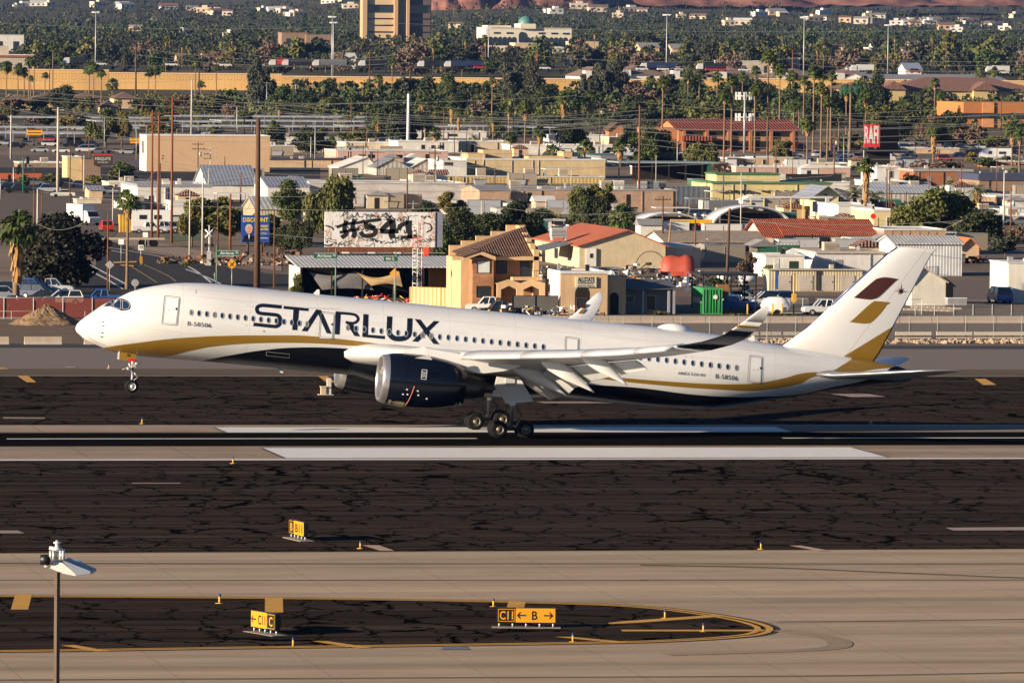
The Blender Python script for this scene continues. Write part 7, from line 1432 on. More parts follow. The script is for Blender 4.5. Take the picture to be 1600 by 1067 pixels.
# tree belt by rows: (x, base y, top y, width, kind, leaf)
rows_ = [(1100, 272, 216, 60, 'wide', 'olive'), (1010, 262, 198, 60, 'round', 'mid'), (1035, 262, 205, 60, 'round', 'dark'), (985, 240, 194, 40, 'round', 'mid'), (885, 232, 186, 44, 'round', 'dark'), (905, 232, 196, 36, 'round', 'mid'), (870, 215, 178, 60, 'wide', 'dark'), (480, 248, 198, 60, 'wide', 'dark'), (505, 245, 200, 40, 'airy', 'olive'), (560, 230, 196, 60, 'wide', 'olive'),
         (612, 225, 152, 60, 'round', 'dark'), (640, 222, 176, 44, 'round', 'dark'), (590, 222, 158, 44, 'round', 'dark'), (165, 235, 172, 60, 'airy', 'olive'), (190, 230, 175, 34, 'airy', 'yellow'), (255, 215, 178, 50, 'airy', 'olive'), (100, 178, 134, 66, 'wide', 'dark'), (60, 180, 150, 40, 'round', 'dark'), (150, 288, 270, 40, 'bush', 'olive'), (185, 290, 262, 40, 'airy', 'olive'), (205, 290, 268, 34, 'bush', 'grey'), (85, 285, 268, 50, 'bush', 'olive'), (190, 272, 248, 44, 'bush', 'mid'),
         (440, 180, 136, 60, 'round', 'mid'), (480, 185, 142, 60, 'round', 'dark'), (510, 188, 146, 60, 'wide', 'olive'), (545, 180, 138, 50, 'round', 'mid'), (575, 178, 136, 44, 'round', 'olive'), (400, 178, 96, 50, 'col', 'grey'), (415, 175, 105, 40, 'airy', 'grey'), (520, 156, 120, 30, 'airy', 'grey'), (640, 160, 118, 60, 'airy', 'grey'), (670, 162, 120, 50, 'round', 'dark'), (700, 164, 118, 50, 'round', 'mid'), (730, 166, 124, 50, 'round', 'dark'), (760, 170, 128, 44, 'round', 'dark'),
         (680, 188, 150, 60, 'round', 'dark'), (720, 190, 146, 60, 'round', 'dark'), (755, 192, 156, 50, 'airy', 'bare'), (800, 165, 95, 60, 'airy', 'grey'), (830, 162, 100, 50, 'round', 'grey'), (860, 175, 132, 70, 'round', 'dark'), (890, 178, 140, 60, 'round', 'mid'), (920, 168, 112, 44, 'airy', 'grey'), (945, 168, 92, 50, 'airy', 'grey'), (965, 165, 96, 44, 'round', 'grey'), (985, 168, 120, 60, 'wide', 'bare'), (1005, 170, 132, 50, 'airy', 'bare'), (1045, 165, 112, 40, 'airy', 'grey'), (1075, 170, 110, 40, 'round', 'mid'),
         (1100, 192, 160, 90, 'wide', 'olive'), (1145, 192, 165, 70, 'wide', 'olive'), (1150, 168, 120, 50, 'round', 'dark'), (1190, 180, 130, 60, 'round', 'dark'), (1230, 190, 142, 60, 'round', 'mid'), (1270, 196, 150, 60, 'wide', 'dark'), (1300, 200, 140, 60, 'round', 'dark'), (1340, 200, 130, 60, 'round', 'mid'), (1370, 180, 120, 50, 'round', 'dark'), (1375, 220, 160, 60, 'airy', 'olive'), (1400, 230, 178, 60, 'round', 'dark'), (1430, 225, 168, 60, 'wide', 'olive'), (1460, 228, 180, 60, 'airy', 'bare'), (1490, 230, 176, 60, 'round', 'dark'), (1520, 232, 192, 60, 'airy', 'bare'), (1550, 235, 210, 50, 'airy', 'olive'),
         (1220, 258, 215, 50, 'airy', 'olive'), (1335, 240, 204, 60, 'airy', 'olive'), (1350, 268, 250, 40, 'bush', 'dark'), (1440, 270, 248, 60, 'bush', 'bare'), (1480, 276, 250, 60, 'airy', 'bare'), (1420, 290, 268, 40, 'bush', 'dark'), (1540, 262, 240, 40, 'bush', 'mid'), (1210, 225, 200, 30, 'bush', 'mid'), (1125, 275, 250, 30, 'airy', 'bare'), (1170, 152, 118, 50, 'round', 'dark'), (360, 182, 140, 60, 'round', 'mid'), (320, 182, 142, 70, 'wide', 'olive'), (285, 176, 145, 60, 'airy', 'bare'), (330, 210, 190, 40, 'bush', 'olive'), (230, 178, 150, 60, 'round', 'dark'), (380, 200, 170, 40, 'round', 'mid'), (425, 232, 190, 50, 'airy', 'olive'), (20, 180, 150, 60, 'airy', 'bare'), (140, 172, 148, 50, 'bush', 'olive'), (775, 215, 180, 36, 'round', 'mid'), (820, 212, 186, 40, 'bush', 'mid'), (1060, 200, 172, 50, 'bush', 'dark'), (940, 205, 172, 60, 'round', 'mid'), (960, 190, 160, 50, 'airy', 'bare'), (1010, 196, 165, 60, 'round', 'dark')]
for a in rows_: T(*a, group='trees of the tree belt')
for i in range(64):
    x = -20+rt_.random()*1640; yb = rt_.uniform(182 if x < 400 else 160, 205); h = rt_.uniform(16, 34); T(x, yb, yb-h, rt_.uniform(24, 52), rt_.choice(['round', 'round', 'wide', 'airy', 'bush']), rt_.choice(['dark', 'mid', 'olive', 'yellow', 'grey', 'bare', 'olive']), group='trees of the tree belt', lod='m')
# palms: (x, base, top, crown width, skirt)
P_ = lambda *a, **k: palm(*a, rnd=rt_, **k)
for x, yb, yt, cw, sk in ((10, 160, 95, 22, .4), (28, 165, 100, 20, .4), (38, 165, 105, 18, .4), (45, 168, 88, 18, .3), (53, 158, 92, 15, .3), (70, 148, 113, 12, .2), (77, 148, 88, 16, .3), (82, 150, 66, 18, .3), (48, 152, 118, 12, .2), (139, 165, 100, 20, .3), (146, 168, 98, 18, .3), (158, 175, 108, 16, .3), (175, 160, 122, 22, .3), (232, 150, 108, 15, .3), (243, 150, 106, 15, .3), (305, 148, 92, 16, .3), (314, 150, 126, 14, .3), (105, 152, 128, 22, .2),
        (338, 182, 102, 12, .2), (436, 205, 158, 16, .8), (427, 222, 188, 20, .6), (505, 165, 125, 17, 1.2), (515, 165, 122, 18, 1.2), (590, 160, 116, 18, .9), (612, 158, 90, 16, .5), (660, 222, 145, 26, .9), (668, 225, 184, 22, .9), (590, 230, 176, 24, .9), (680, 238, 198, 22, 1.0), (705, 212, 158, 20, 1.0), (716, 216, 168, 18, 1.2), (768, 210, 120, 14, .3), (770, 232, 178, 18, .8), (795, 228, 165, 16, .7), (797, 262, 205, 22, .4), (842, 246, 196, 24, .6), (820, 240, 158, 26, .6), (740, 226, 205, 26, .3),
        (862, 252, 225, 28, .3), (914, 250, 218, 30, .4), (968, 262, 216, 26, 1.3), (880, 200, 142, 24, 1.4), (922, 200, 140, 26, 1.6), (978, 196, 158, 20, 1.5), (1034, 250, 118, 22, .5), (1016, 160, 118, 20, .4), (1075, 172, 112, 20, .4), (1092, 172, 110, 20, .4), (1120, 178, 112, 20, .4), (1160, 176, 112, 18, .4), (1180, 172, 103, 18, .4), (1131, 268, 140, 24, .4), (1142, 250, 118, 22, .3), (1179, 262, 130, 24, .4), (1198, 250, 78, 26, .4),
        (1218, 205, 100, 24, .4), (1237, 190, 110, 22, .4), (1270, 240, 102, 24, .4), (1282, 250, 108, 22, .4), (1297, 246, 110, 20, .4), (1282, 255, 128, 24, .4), (1261, 270, 182, 28, .5), (1322, 225, 132, 24, .5), (1352, 215, 138, 26, .5), (1248, 200, 152, 20, .4), (1292, 252, 150, 22, .4), (1460, 192, 122, 18, .5), (1470, 194, 142, 17, .7), (1458, 265, 190, 30, .9), (1581, 275, 190, 30, .6), (1592, 278, 198, 24, .6), (1405, 185, 150, 36, .2), (1532, 150, 110, 18, .3), (1598, 148, 100, 22, .3), (1552, 148, 104, 20, .3), (1350, 160, 118, 20, .3), (1415, 152, 125, 16, .3), (1240, 225, 160, 18, .5), (1310, 240, 170, 18, .5), (1255, 210, 118, 20, .3)):
    P_(x, yb, yt, cw=cw, skirt=sk, kind='feather' if (x in (1405, 105, 740)) else 'fan')
# mono-palm cell masts
for px, yb, yt, lab in ((1163, 240, 145, 'pale cell mast with a cluster of white antennas left of the palms'), (1328, 245, 135, 'dark green cell mast bristling with antennas among the palms')):
    p = G(px, yb); s_ = FPX/proj(p)[2]; H_ = (yb-yt)/s_; t = thing('cell_mast', lab, 'cell mast', p); MB().cyl((0, 0, 0), (0, 0, H_), .4, .28, 8).build('mast', M_steel if 'pale' in lab else M_barkp, t); mm_ = M_wht if 'pale' in lab else plain('mast_green', (.02, .10, .06), .6)
    for z in ((H_-1, H_-7) if 'pale' in lab else (H_-1,)):
        m = MB()
        for k in range(10): m.box((2.6*cos(k*.63), 2.6*sin(k*.63), z), (.35, .35, 2.2))
        m.tube([(2.5*cos(k*.63), 2.5*sin(k*.63), z) for k in range(11)], .08); m.build('antenna_ring', mm_, t)
# ---------------------------------------------------------------- poles
pole(401.5, 452, 186, r=.42, mat=M_wood, label='very thick dark brown steel pole crossing the blue billboard')
for a, kw in (((237, 372, 172), dict(r=.2, mat=M_woodr, arms=3)), ((247, 376, 180), dict(r=.21, mat=M_woodr, arms=3)), ((268, 380, 152), dict(r=.22, mat=M_woodr, arms=3)), ((250, 352, 255), dict(r=.14, mat=M_wood)), ((90, 306, 168), dict(r=.3, mat=M_pale, arms=1)), ((17, 248, 180), dict(r=.28, mat=M_pale)), ((17, 248, 152), dict(r=.16, mat=M_wood, arms=1)), ((58, 436, 296), dict(r=.16, mat=M_pale, arms=0)), ((52.5, 400, 298), dict(r=.12, mat=M_woodr)), ((109, 350, 228), dict(r=.12, mat=M_wood)),
           ((168, 455, 334), dict(r=.11, mat=M_woodr, label='thin red-brown street lamp post with a curved arm left of the slender palm')), ((131, 298, 243), dict(r=.16, mat=M_pale)), ((299, 212, 125), dict(r=.30, mat=M_pale)), ((637.5, 235, 147), dict(r=.55, mat=plain('pole_white', (.62, .62, .62), .5), label='thick tapered white pole rising above the parking shades')),
           ((296, 410, 297), dict(r=.13, mat=M_pale)), ((316, 412, 270), dict(r=.15, mat=M_pale)), ((328.5, 300, 230), dict(r=.13, mat=M_pale, arms=3, armw=1.4)), ((309, 300, 222), dict(r=.15, arms=2, trans=True)), ((340, 395, 317), dict(r=.13)), ((359.5, 395, 303), dict(r=.2, mat=M_woodr)), ((428, 462, 330), dict(r=.14)), ((351, 275, 245), dict(r=.13)), ((376, 318, 270), dict(r=.16)), ((636, 332, 262), dict(r=.17, mat=M_wood)), ((679, 320, 228), dict(r=.19, mat=M_wood, arms=2, trans=True)), ((773, 315, 262), dict(r=.16)),
           ((752, 370, 314), dict(r=.12, mat=M_pale, trans=True)), ((998, 330, 165), dict(r=.24, mat=M_woodr)), ((1035, 400, 307), dict(r=.17, mat=M_wood, arms=1)), ((1043, 405, 345), dict(r=.15, mat=plain('pole_tan', (.32, .19, .08), .8), lean=.08)), ((1086, 405, 342), dict(r=.16, mat=M_woodr)), ((1134, 480, 326), dict(r=.22, mat=M_wood, lean=.03, label='tall brown leaning pole rising behind the green container')), ((1157, 388, 270), dict(r=.11, mat=M_pale)), ((1130, 322, 265), dict(r=.15)), ((1212, 292, 225), dict(r=.15, mat=M_woodr)), ((1303, 290, 206), dict(r=.17, mat=M_woodr, trans=True)), ((1348.5, 350, 235), dict(r=.16, mat=M_pale)), ((1325, 262, 205), dict(r=.14, mat=M_steel)), ((1385, 353, 265), dict(r=.14)), ((1389, 355, 268), dict(r=.14)), ((1392, 372, 298), dict(r=.14)), ((1399, 375, 318), dict(r=.16, mat=M_wood, arms=1, armw=.7)),
           ((1460, 372, 338), dict(r=.14, mat=M_wood, arms=1)), ((1504, 378, 295), dict(r=.15, mat=M_pale)), ((1568, 366, 268), dict(r=.17, mat=M_pale)), ((1579, 362, 295), dict(r=.15, mat=M_woodr, trans=True)), ((1534, 388, 318), dict(r=.14, mat=M_woodr)), ((1451, 318, 262), dict(r=.12, mat=M_woodr)), ((1502, 300, 250), dict(r=.12, mat=M_wood)), ((1557, 300, 225), dict(r=.11, mat=M_woodr)), ((1372, 395, 340), dict(r=.13, mat=M_woodr)), ((839, 158, 79), dict(r=.45, mat=M_woodr, label='tall rust-brown pole in front of the meander sound wall')), ((212, 158, 70), dict(r=.42, mat=M_wood, arms=3, armw=3)), ((311, 148, 76), dict(r=.32, mat=M_wood, arms=2)), ((577, 152, 78), dict(r=.28, mat=M_wood)), ((1238, 130, 78), dict(r=.35, mat=M_woodr, arms=2)),
           ((461.5, 180, 132), dict(r=.22, mat=M_pale, arms=1)), ((416.5, 182, 128), dict(r=.16, mat=M_steel, arms=1)), ((548.5, 208, 154), dict(r=.20, mat=M_woodr)), ((492, 262, 190), dict(r=.16, mat=M_steel)), ((567, 275, 226), dict(r=.12)), ((590, 275, 235), dict(r=.12, arms=1)), ((573, 242, 201), dict(r=.14, mat=M_woodr)), ((693, 218, 168), dict(r=.16, mat=M_woodr)), ((729, 245, 204), dict(r=.14)), ((710, 245, 205), dict(r=.14)), ((802, 228, 160), dict(r=.15)), ((937, 236, 162), dict(r=.16, trans=True)), ((1200, 262, 150), dict(r=.13)), ((874, 246, 203), dict(r=.13, mat=M_steel)), ((942, 246, 206), dict(r=.13, mat=M_steel)), ((1058, 268, 216), dict(r=.13, mat=M_steel)), ((1256, 240, 210), dict(r=.11)), ((1174, 302, 258), dict(r=.12, mat=M_woodr)), ((1104, 320, 268), dict(r=.1, mat=M_wood)), ((1564, 205, 148), dict(r=.2, mat=M_wood)), ((1385, 218, 185), dict(r=.16, mat=M_woodr)), ((222, 188, 153), dict(r=.2, mat=M_woodr)), ((370, 210, 168), dict(r=.2, mat=M_pale)), ((382, 210, 160), dict(r=.22, mat=M_woodr)), ((163, 238, 184), dict(r=.12, mat=M_steel)), ((1430, 268, 215), dict(r=.08, mat=M_steel)), ((1410, 268, 228), dict(r=.08, mat=M_steel)), ((1530, 268, 225), dict(r=.08, mat=M_steel))): pole(*a, **kw)
# lamp arm of the thin street lamp, traffic signals
for px, yb, yt, lab in ((21, 300, 262, 'dark traffic signal on a pale post at the left edge'), (36, 303, 246, 'green traffic signal mast beside the parked black pickup')):
    p = G(px, yb); s_ = FPX/proj(p)[2]; H_ = (yb-yt)/s_; t = thing('traffic_signal', lab, 'traffic signal', p); MB().cyl((0, 0, 0), (0, 0, H_), .13, n=8).build('mast', M_steel if 'pale' in lab else plain('signal_green', (.01, .16, .09), .5), t)
    for dx, z in ((.9, H_-.6), (-.8, H_-2.2)):
        m = MB().box((dx, 0, z), (.6, .4, 1.5)); s__ = m.build('signal_head', M_sb, t); MB().cyl((0, 0, z), (dx, 0, z), .05, n=5).build('bracket', M_steel, t)
# freeway high masts (far)
for px, yt, d in ((149, 20, 3150), (518.5, 27, 3150), (1041, 24, 3150), (1255.5, 28, 3200), (520.5, 36, 3300), (1387, 40, 3400), (763, 45, 3600)):
    p = GD(px, d); s_ = FPX/d; H_ = (proj(p)[1]-yt)/s_; t = thing('high_mast', None, 'high mast', p, 0, 'tall freeway lighting masts'); MB().cyl((0, 0, 0), (0, 0, H_), .38, .2, 8).build('mast', M_steel, t)
    m = MB()
    for k in range(6): m.box((1.5*cos(k*1.05), 1.5*sin(k*1.05), H_), (.9, .9, .7))
    m.build('lamp_ring', M_wht, t); REG.append((t, 'tall slim lighting mast'))
# ---------------------------------------------------------------- overhead wires
for x0, y0, x1, y1, d, sg_ in ((-40, 136, 900, 150, 1700, 3), (-40, 143, 1640, 160, 1750, 6), (-40, 150, 640, 157, 1600, 2), (300, 141, 1010, 172, 1650, 4), (300, 148, 1010, 178, 1650, 4), (300, 155, 1010, 185, 1650, 4), (-40, 160, 420, 178, 1500, 3), (90, 168, 640, 200, 1500, 3), (90, 172, 640, 190, 1500, 2.5), (90, 176, 998, 195, 1450, 3), (420, 172, 998, 190, 1500, 2), (-40, 186, 640, 212, 1450, 3), (640, 163, 1640, 172, 1700, 4), (640, 172, 1640, 184, 1650, 4), (640, 180, 1640, 190, 1650, 3), (800, 190, 1640, 200, 1600, 3),
        (1000, 160, 1640, 178, 1700, 2), (1200, 170, 1640, 190, 1650, 2), (1000, 205, 1640, 212, 1500, 2), (1000, 217, 1640, 225, 1450, 2), (998, 225, 1640, 240, 1300, 2), (400, 215, 998, 232, 1300, 2), (400, 232, 1134, 255, 1250, 2), (240, 250, 680, 262, 1200, 2), (240, 256, 680, 268, 1200, 2), (240, 262, 1300, 275, 1200, 2.5), (100, 262, 400, 275, 1150, 1.5), (100, 285, 640, 300, 1100, 1.5), (58, 300, 760, 322, 1000, 1.5), (200, 280, 998, 292, 1150, 1.5), (636, 268, 1212, 285, 1150, 1.5), (1058, 270, 1640, 288, 1150, 1.5), (1130, 290, 1640, 302, 1080, 1.5), (1000, 330, 1504, 345, 1000, 1.2), (1134, 335, 1460, 362, 900, 1.), (1460, 342, 1504, 345, 950, .5), (1288, 388, 1504, 344, 900, 1.5), (752, 318, 1000, 330, 1000, 1), (640, 250, 940, 262, 1250, 1.2), (58, 350, 130, 348, 800, .8), (400, 362, 640, 365, 880, .8),
        (340, 78, 620, 86, 2800, 3), (200, 74, 620, 92, 2800, 3), (210, 86, 640, 98, 2800, 3), (1238, 84, 1640, 94, 2900, 2), (1238, 90, 1640, 100, 2900, 2), (1238, 100, 1640, 108, 2850, 2), (840, 88, 1240, 92, 2900, 2), (-40, 118, 320, 124, 2400, 2), (600, 36, 1640, 44, 4200, 4), (-40, 34, 620, 38, 4200, 4)):
    wire(x0, y0, x1, y1, d, sg_, r=.030 if d < 1300 else .038 if d < 2000 else .06)
for a in ((248, 260, 205, 305, 1250), (268, 230, 330, 262, 1150)): wire(a[0], a[1], a[2], a[3], a[4], .5)
# ---------------------------------------------------------------- vehicles
C_ = car
C_(98, 477, 'suv', 'white', pi*.98, 'white SUV behind the red screened fence, in the front row of the left car park'); C_(30, 481, 'sedan', 'navy', .1, 'dark blue sedan behind the big fan palm'); C_(4, 470, 'suv', 'silver', .1, 'silver SUV cut by the left edge'); C_(62, 467, 'suv', 'navy', -.6, 'dark blue SUV in the middle row of the left car park'); C_(48, 459, 'pickup', 'blue', -.5, 'light blue pickup in the back row of the left car park'); C_(14, 463, 'suv', 'black', 1.3, 'black SUV right behind the big fan palm trunk'); C_(76, 473, 'sedan', 'black', -.3, 'black sedan between the white SUV and the dark blue one'); C_(158, 477, 'pickup', 'blue', pi, 'bright blue pickup just left of the airliner nose'); C_(80, 459, 'pickup', 'silver', -.2, 'silver pickup at the rear right of the left car park')
C_(1290, 493, 'pickup', 'white', pi, 'white crew-cab pickup parked just left of the tail fin'); C_(1085+62, 486, 'pickup', 'blue', pi*.9, 'pale blue pickup in the shade behind the green container'); C_(1160, 474, 'sedan', 'silver', .1, 'silver sedan under the dark canopy'); C_(1205, 482, 'van', 'white', pi, 'white van behind the camper trailer'); C_(1562, 474, 'van', 'blue', pi/2, 'dark blue van beside the white wall at the right edge')
C_(765, 489, 'pickup', 'white', pi*.95, 'white service truck in front of the brick house'); C_(783, 496, 'pickup', 'black', pi, 'dark flatbed with clutter beside the white service truck')
C_(233, 365, 'pickup', 'white', 0, 'white pickup parked behind the verge near the slender palm', far=False); C_(255, 364, 'pickup', 'silver', 0, 'silver pickup right of the white one behind the verge', far=False); C_(274, 364, 'suv', 'maroon', 0, 'dark red SUV at the end of the row behind the verge', far=False); C_(166, 362, 'suv', 'red', pi/2, 'red SUV seen from behind near the box truck', far=False)
# box truck, yellow flatbed stand, camper
def boxtruck(px, yb, label, rz, col='white', L_=6.0, H_=3.5, W_=2.4, name='box_truck'):
    t = thing(name, label, name.replace('_', ' '), G(px, yb), rz); MB().b2(-L_+1.6, 1.3, -W_/2, W_/2, .8, H_).build('box', PAINT[col], t); m = MB(); m.loft([[Vector((x, y, z)) for x, z in ((1.4, .5), (3.4, .5), (3.5, 1.3), (3.0, 1.5), (2.5, 2.4), (1.4, 2.45))] for y in (-1.0, 1.0)]); m.build('cab', PAINT[col], t)
    MB().prism([(3.03, 1.5), (2.56, 2.3), (2.60, 2.32), (3.08, 1.52)], 'y', -.9, .9).build('windscreen', M_glc, t)
    for x in (-L_+3, 2.4):
        for s__ in (-1, 1): MB().cyl((x, s__*.85, .42), (x, s__*1.1, .42), .42, n=12).build('wheel', M_tyre, t)
    return t
boxtruck(133, 352, 'white box truck parked at the road junction', -1.2); boxtruck(880, 212, 'white box van far behind the short palms', .2)
t = thing('yellow_container', 'upright yellow container behind the slender palm', 'container', G(187, 363)); MB().b2(0, 1.9, 0, 1.9, 0, 2.7).build('body', corr('yel', (.60, .34, .03), .5), t); MB().b2(-.05, 1.95, -.05, 1.95, 2.7, 2.8).build('lid', M_by, t)
t = thing('flatbed_trailer', 'long flatbed trailer with big wheels across the verge', 'trailer', G(158, 386)); MB().b2(0, 9.5, 0, 2.2, 1.1, 1.35).build('deck', plain('deck_pale', (.42, .33, .22), .8), t)
for x in (1.2, 6.4, 8.0):
    for y in (0, 2.0): MB().cyl((x, y, .55), (x, y+.3, .55), .55, n=14).build('wheel', M_tyre, t)
t = thing('camper', 'white caravan parked behind the white pickups', 'caravan', G(206, 360)); MB().b2(0, 6.6, 0, 2.4, .6, 3.3).build('body', M_wht, t)
for x in (1.2, 3.6): MB().b2(x, x+1.2, -.04, 0, 1.8, 2.5).build('window', M_win, t)
for x in (2.6, 3.8): MB().cyl((x, 0, .4), (x, .3, .4), .4, n=12).build('wheel', M_tyre, t)
t = thing('camper', 'white travel trailer on the grass right of the sign tower', 'caravan', G(1533, 250)); m = MB(); m.prism([(0, .6), (0, 2.0), (1.5, 3.2), (8.5, 3.2), (8.5, .6)], 'y', 0, 2.5); m.build('body', M_wht, t); MB().b2(2, 3, -.05, 0, 1.6, 2.4).b2(5, 7, -.05, 0, 1.6, 2.3).build('window', M_win, t)
# mid car park at left, in rows
for x, y, k, c, rz in ((98, 308, 'sedan', 'white', pi), (72, 302, 'pickup', 'silver', pi), (28, 302, 'pickup', 'black', pi), (8, 300, 'suv', 'black', pi), (52, 291, 'suv', 'grey', 0), (105, 291, 'suv', 'black', 0), (125, 293, 'sedan', 'navy', 0), (62, 238, 'sedan', 'silver', pi), (95, 239, 'sedan', 'white', pi), (133, 238, 'van', 'white', pi), (152, 240, 'sedan', 'grey', pi), (178, 240, 'sedan', 'beige', pi), (200, 241, 'sedan', 'silver', pi), (10, 228, 'pickup', 'silver', 0), (25, 232, 'suv', 'black', 0), (45, 228, 'sedan', 'grey', 0), (78, 229, 'suv', 'white', 0), (110, 230, 'sedan', 'black', 0), (145, 230, 'suv', 'navy', 0), (170, 304, 'suv', 'silver', .3), (185, 304, 'sedan', 'grey', .2), (230, 330, 'suv', 'black', 0), (222, 322, 'sedan', 'black', .1)): C_(x, y, k, c, rz)
rc = random.Random(77)
for i in range(78):
    x = rc.uniform(1205, 1600); y = rc.choice([228, 234, 240, 246, 252, 258]); 
    if 1500 < x < 1560 and 240 < y < 252: continue
    C_(x, y, rc.choice(['sedan', 'suv', 'suv', 'pickup', 'van']), rc.choice(['white', 'silver', 'grey', 'black', 'navy', 'white', 'beige', 'red', 'silver']), rc.choice([0, pi, pi/2, .2]), d=None)
for i in range(46):
    x = rc.uniform(-10, 700); y = rc.choice([204, 212, 222, 226]); C_(x, y, rc.choice(['sedan', 'suv', 'pickup', 'van']), rc.choice(['white', 'silver', 'grey', 'black', 'navy', 'red']), rc.choice([0, pi/2]))
for i in range(26):
    x = rc.uniform(1060, 1400) if i < 14 else rc.uniform(1530, 1610); y = rc.choice([320, 330, 340, 345]) if i < 14 else rc.choice([330, 345, 352, 310]); C_(x, y, rc.choice(['sedan', 'suv', 'pickup', 'van']), rc.choice(['white', 'silver', 'grey', 'black', 'blue']), rc.choice([0, pi, .3]))

# ---- fill: yard boxes, skips and small roofs between the blocks
ry = random.Random(31)
def yard_item(x, yb):
    k = ry.choice(['skip', 'skip', 'storage_box', 'storage_box', 'small_shed', 'awning']); p = G(x, yb); t = thing(k, None, k.replace('_', ' '), p, ry.choice([0, 0, pi/2, .1]), 'yard boxes, skips and sheds between the buildings'); cn = ry.choice(['grey', 'white', 'beige', 'silver', 'white', 'beige', 'green']); c = PAINT[cn]
    if k == 'skip': MB().loft([[Vector((x_, y, z)) for x_, y in ((-1-.25*z, -.8), (1+.25*z, -.8), (1+.25*z, .8), (-1-.25*z, .8))] for z in (.15, 1.3)]).build('bin', c, t); MB().b2(-1.4, 1.4, -.9, .9, 1.3, 1.38).build('lid', M_doorg, t)
    elif k == 'storage_box': MB().b2(0, 6.1, 0, 2.4, .1, 2.6).build('body', c, t); MB().b2(.05, .1, -.05, 0, .2, 2.4).b2(3, 3.06, -.04, 0, .2, 2.4).b2(-.03, 6.13, -.03, 2.43, 2.6, 2.68).build('frame', M_steel, t)
    elif k == 'small_shed': MB().b2(0, 4, 0, 3.5, 0, 2.5).build('wall', WM[ry.choice(['white', 'cream', 'tan', 'beige'])], t); MB().prism([(-.3, 2.4), (2, 3.4), (4.3, 2.4)], 'y', -.3, 3.8).build('roof', ry.choice([M_roofg, M_roofw, M_tiley]), t); MB().b2(1.4, 2.3, -.04, 0, 0, 2).build('door', M_doorg, t)
    else:
        MB().b2(0, 6, 0, 4, 2.7, 2.85).build('awning_roof', ry.choice([M_roofw, M_roofg, M_corw]), t)
        for q in (.1, 5.8): MB().b2(q, q+.1, .1, .2, 0, 2.7).b2(q, q+.1, 3.7, 3.8, 0, 2.7).build('posts', M_steel, t)
    REG.append((t, (cn+' ' if k in ('skip', 'storage_box') else 'pale ')+k.replace('_', ' ')))
for i in range(210):
    r_ = ry.random()
    if r_ < .3: yard_item(ry.uniform(1060, 1600), ry.choice([266, 280, 300, 310, 322, 334, 346, 356, 366]))
    elif r_ < .55: yard_item(ry.uniform(640, 1110), ry.choice([246, 256, 284, 290, 336, 342, 350, 372]))
    elif r_ < .8: yard_item(ry.uniform(250, 640), ry.choice([228, 244, 262, 282, 326, 350]))
    else: yard_item(ry.uniform(960, 1500), ry.choice([392, 402, 412, 376]))
for x0, x1, yb, yt_, wl in ((1330, 1400, 338, 322, 'white'), (1560, 1620, 352, 338, 'beige'), (1410, 1450, 345, 330, 'cream'), (1180, 1240, 258, 247, 'tan'), (1240, 1330, 264, 256, 'cream'), (1395, 1500, 306, 296, 'grey'), (640, 700, 296, 284, 'white'), (430, 520, 300, 286, 'beige'), (1000, 1060, 274, 262, 'grey'), (860, 950, 222, 212, 'white'), (640, 760, 216, 206, 'white'), (1100, 1170, 352, 338, 'brown'), (30, 100, 262, 255, 'brown'), (170, 215, 300, 286, 'cream'), (190, 225, 328, 318, 'white'), (1500, 1580, 342, 330, 'white'), (1480, 1560, 318, 306, 'grey'), (300, 420, 232, 222, 'grey'), (800, 880, 346, 334, 'slate'), (860, 905, 372, 356, 'beige'), (1240, 1275, 300, 286, 'white'), (430, 480, 225, 216, 'white'), (1545, 1640, 262, 253, 'adobe'), (1400, 1500, 240, 232, 'tan')):
    b = Bld(x0, x1, yb, yt_, 12, '', 'building', 'low_building', wl, par=.25); b.ac(x0+(x1-x0)*ry.uniform(.2, .7), 1.8, 1.1); b.win(x0+(x1-x0)*.2, x0+(x1-x0)*.28, yt_+2.5, yb-1); b.win(x0+(x1-x0)*.5, x0+(x1-x0)*.62, yt_+3, yb-3); REG.append((b.t, 'low %s flat-roofed building' % wl))
for i in range(46):
    x = ry.uniform(0, 1600); yb = ry.choice([236, 250, 262, 280, 296, 312, 330, 346]); pole(x, yb, yb-ry.uniform(24, 58), r=ry.uniform(.09, .14), mat=ry.choice([M_wood, M_woodr, M_steel, M_pale]), arms=ry.choice([0, 0, 1]), armw=.9)
for i in range(44):
    x = ry.uniform(0, 1600); yb = ry.choice([232, 246, 260, 276, 292, 308, 326, 348, 362]); h = ry.uniform(9, 24); T(x, yb, yb-h, h*ry.uniform(.9, 1.6), ry.choice(['bush', 'round', 'airy', 'wide']), ry.choice(['dark', 'mid', 'olive', 'yellow', 'bare', 'grey']), group='small trees and bushes in the yards')
# ================================================================ FAR CITY, FREEWAY, TOWER, HILLS, WOODS, AIR
# meander-patterned sound wall
a = NT('sound_wall_paint', (.45, .27, .10), .9, spec=.1); o = a.n('TexCoord', out=3); X = a.n('SeparateXYZ', {0: o}, out=0); Z = a.n('SeparateXYZ', {0: o}, out=2)
fx = a.math('FRACT', a.math('MULTIPLY', X, 1/4.2)); n = a.noise(a.pos((.02, .02, .02)), 1., 4)
ztop = a.math('GREATER_THAN', Z, 5.6); band = a.math('MULTIPLY', ztop, a.math('LESS_THAN', Z, 9.2)); zi = a.math('MULTIPLY', a.math('SUBTRACT', Z, 5.6), 1/3.6)
def rect(x0, x1, z0, z1): return a.math('MULTIPLY', a.math('MULTIPLY', a.math('GREATER_THAN', fx, x0), a.math('LESS_THAN', fx, x1)), a.math('MULTIPLY', a.math('GREATER_THAN', zi, z0), a.math('LESS_THAN', zi, z1)))
g = rect(.0, .08, 0., 1.); 
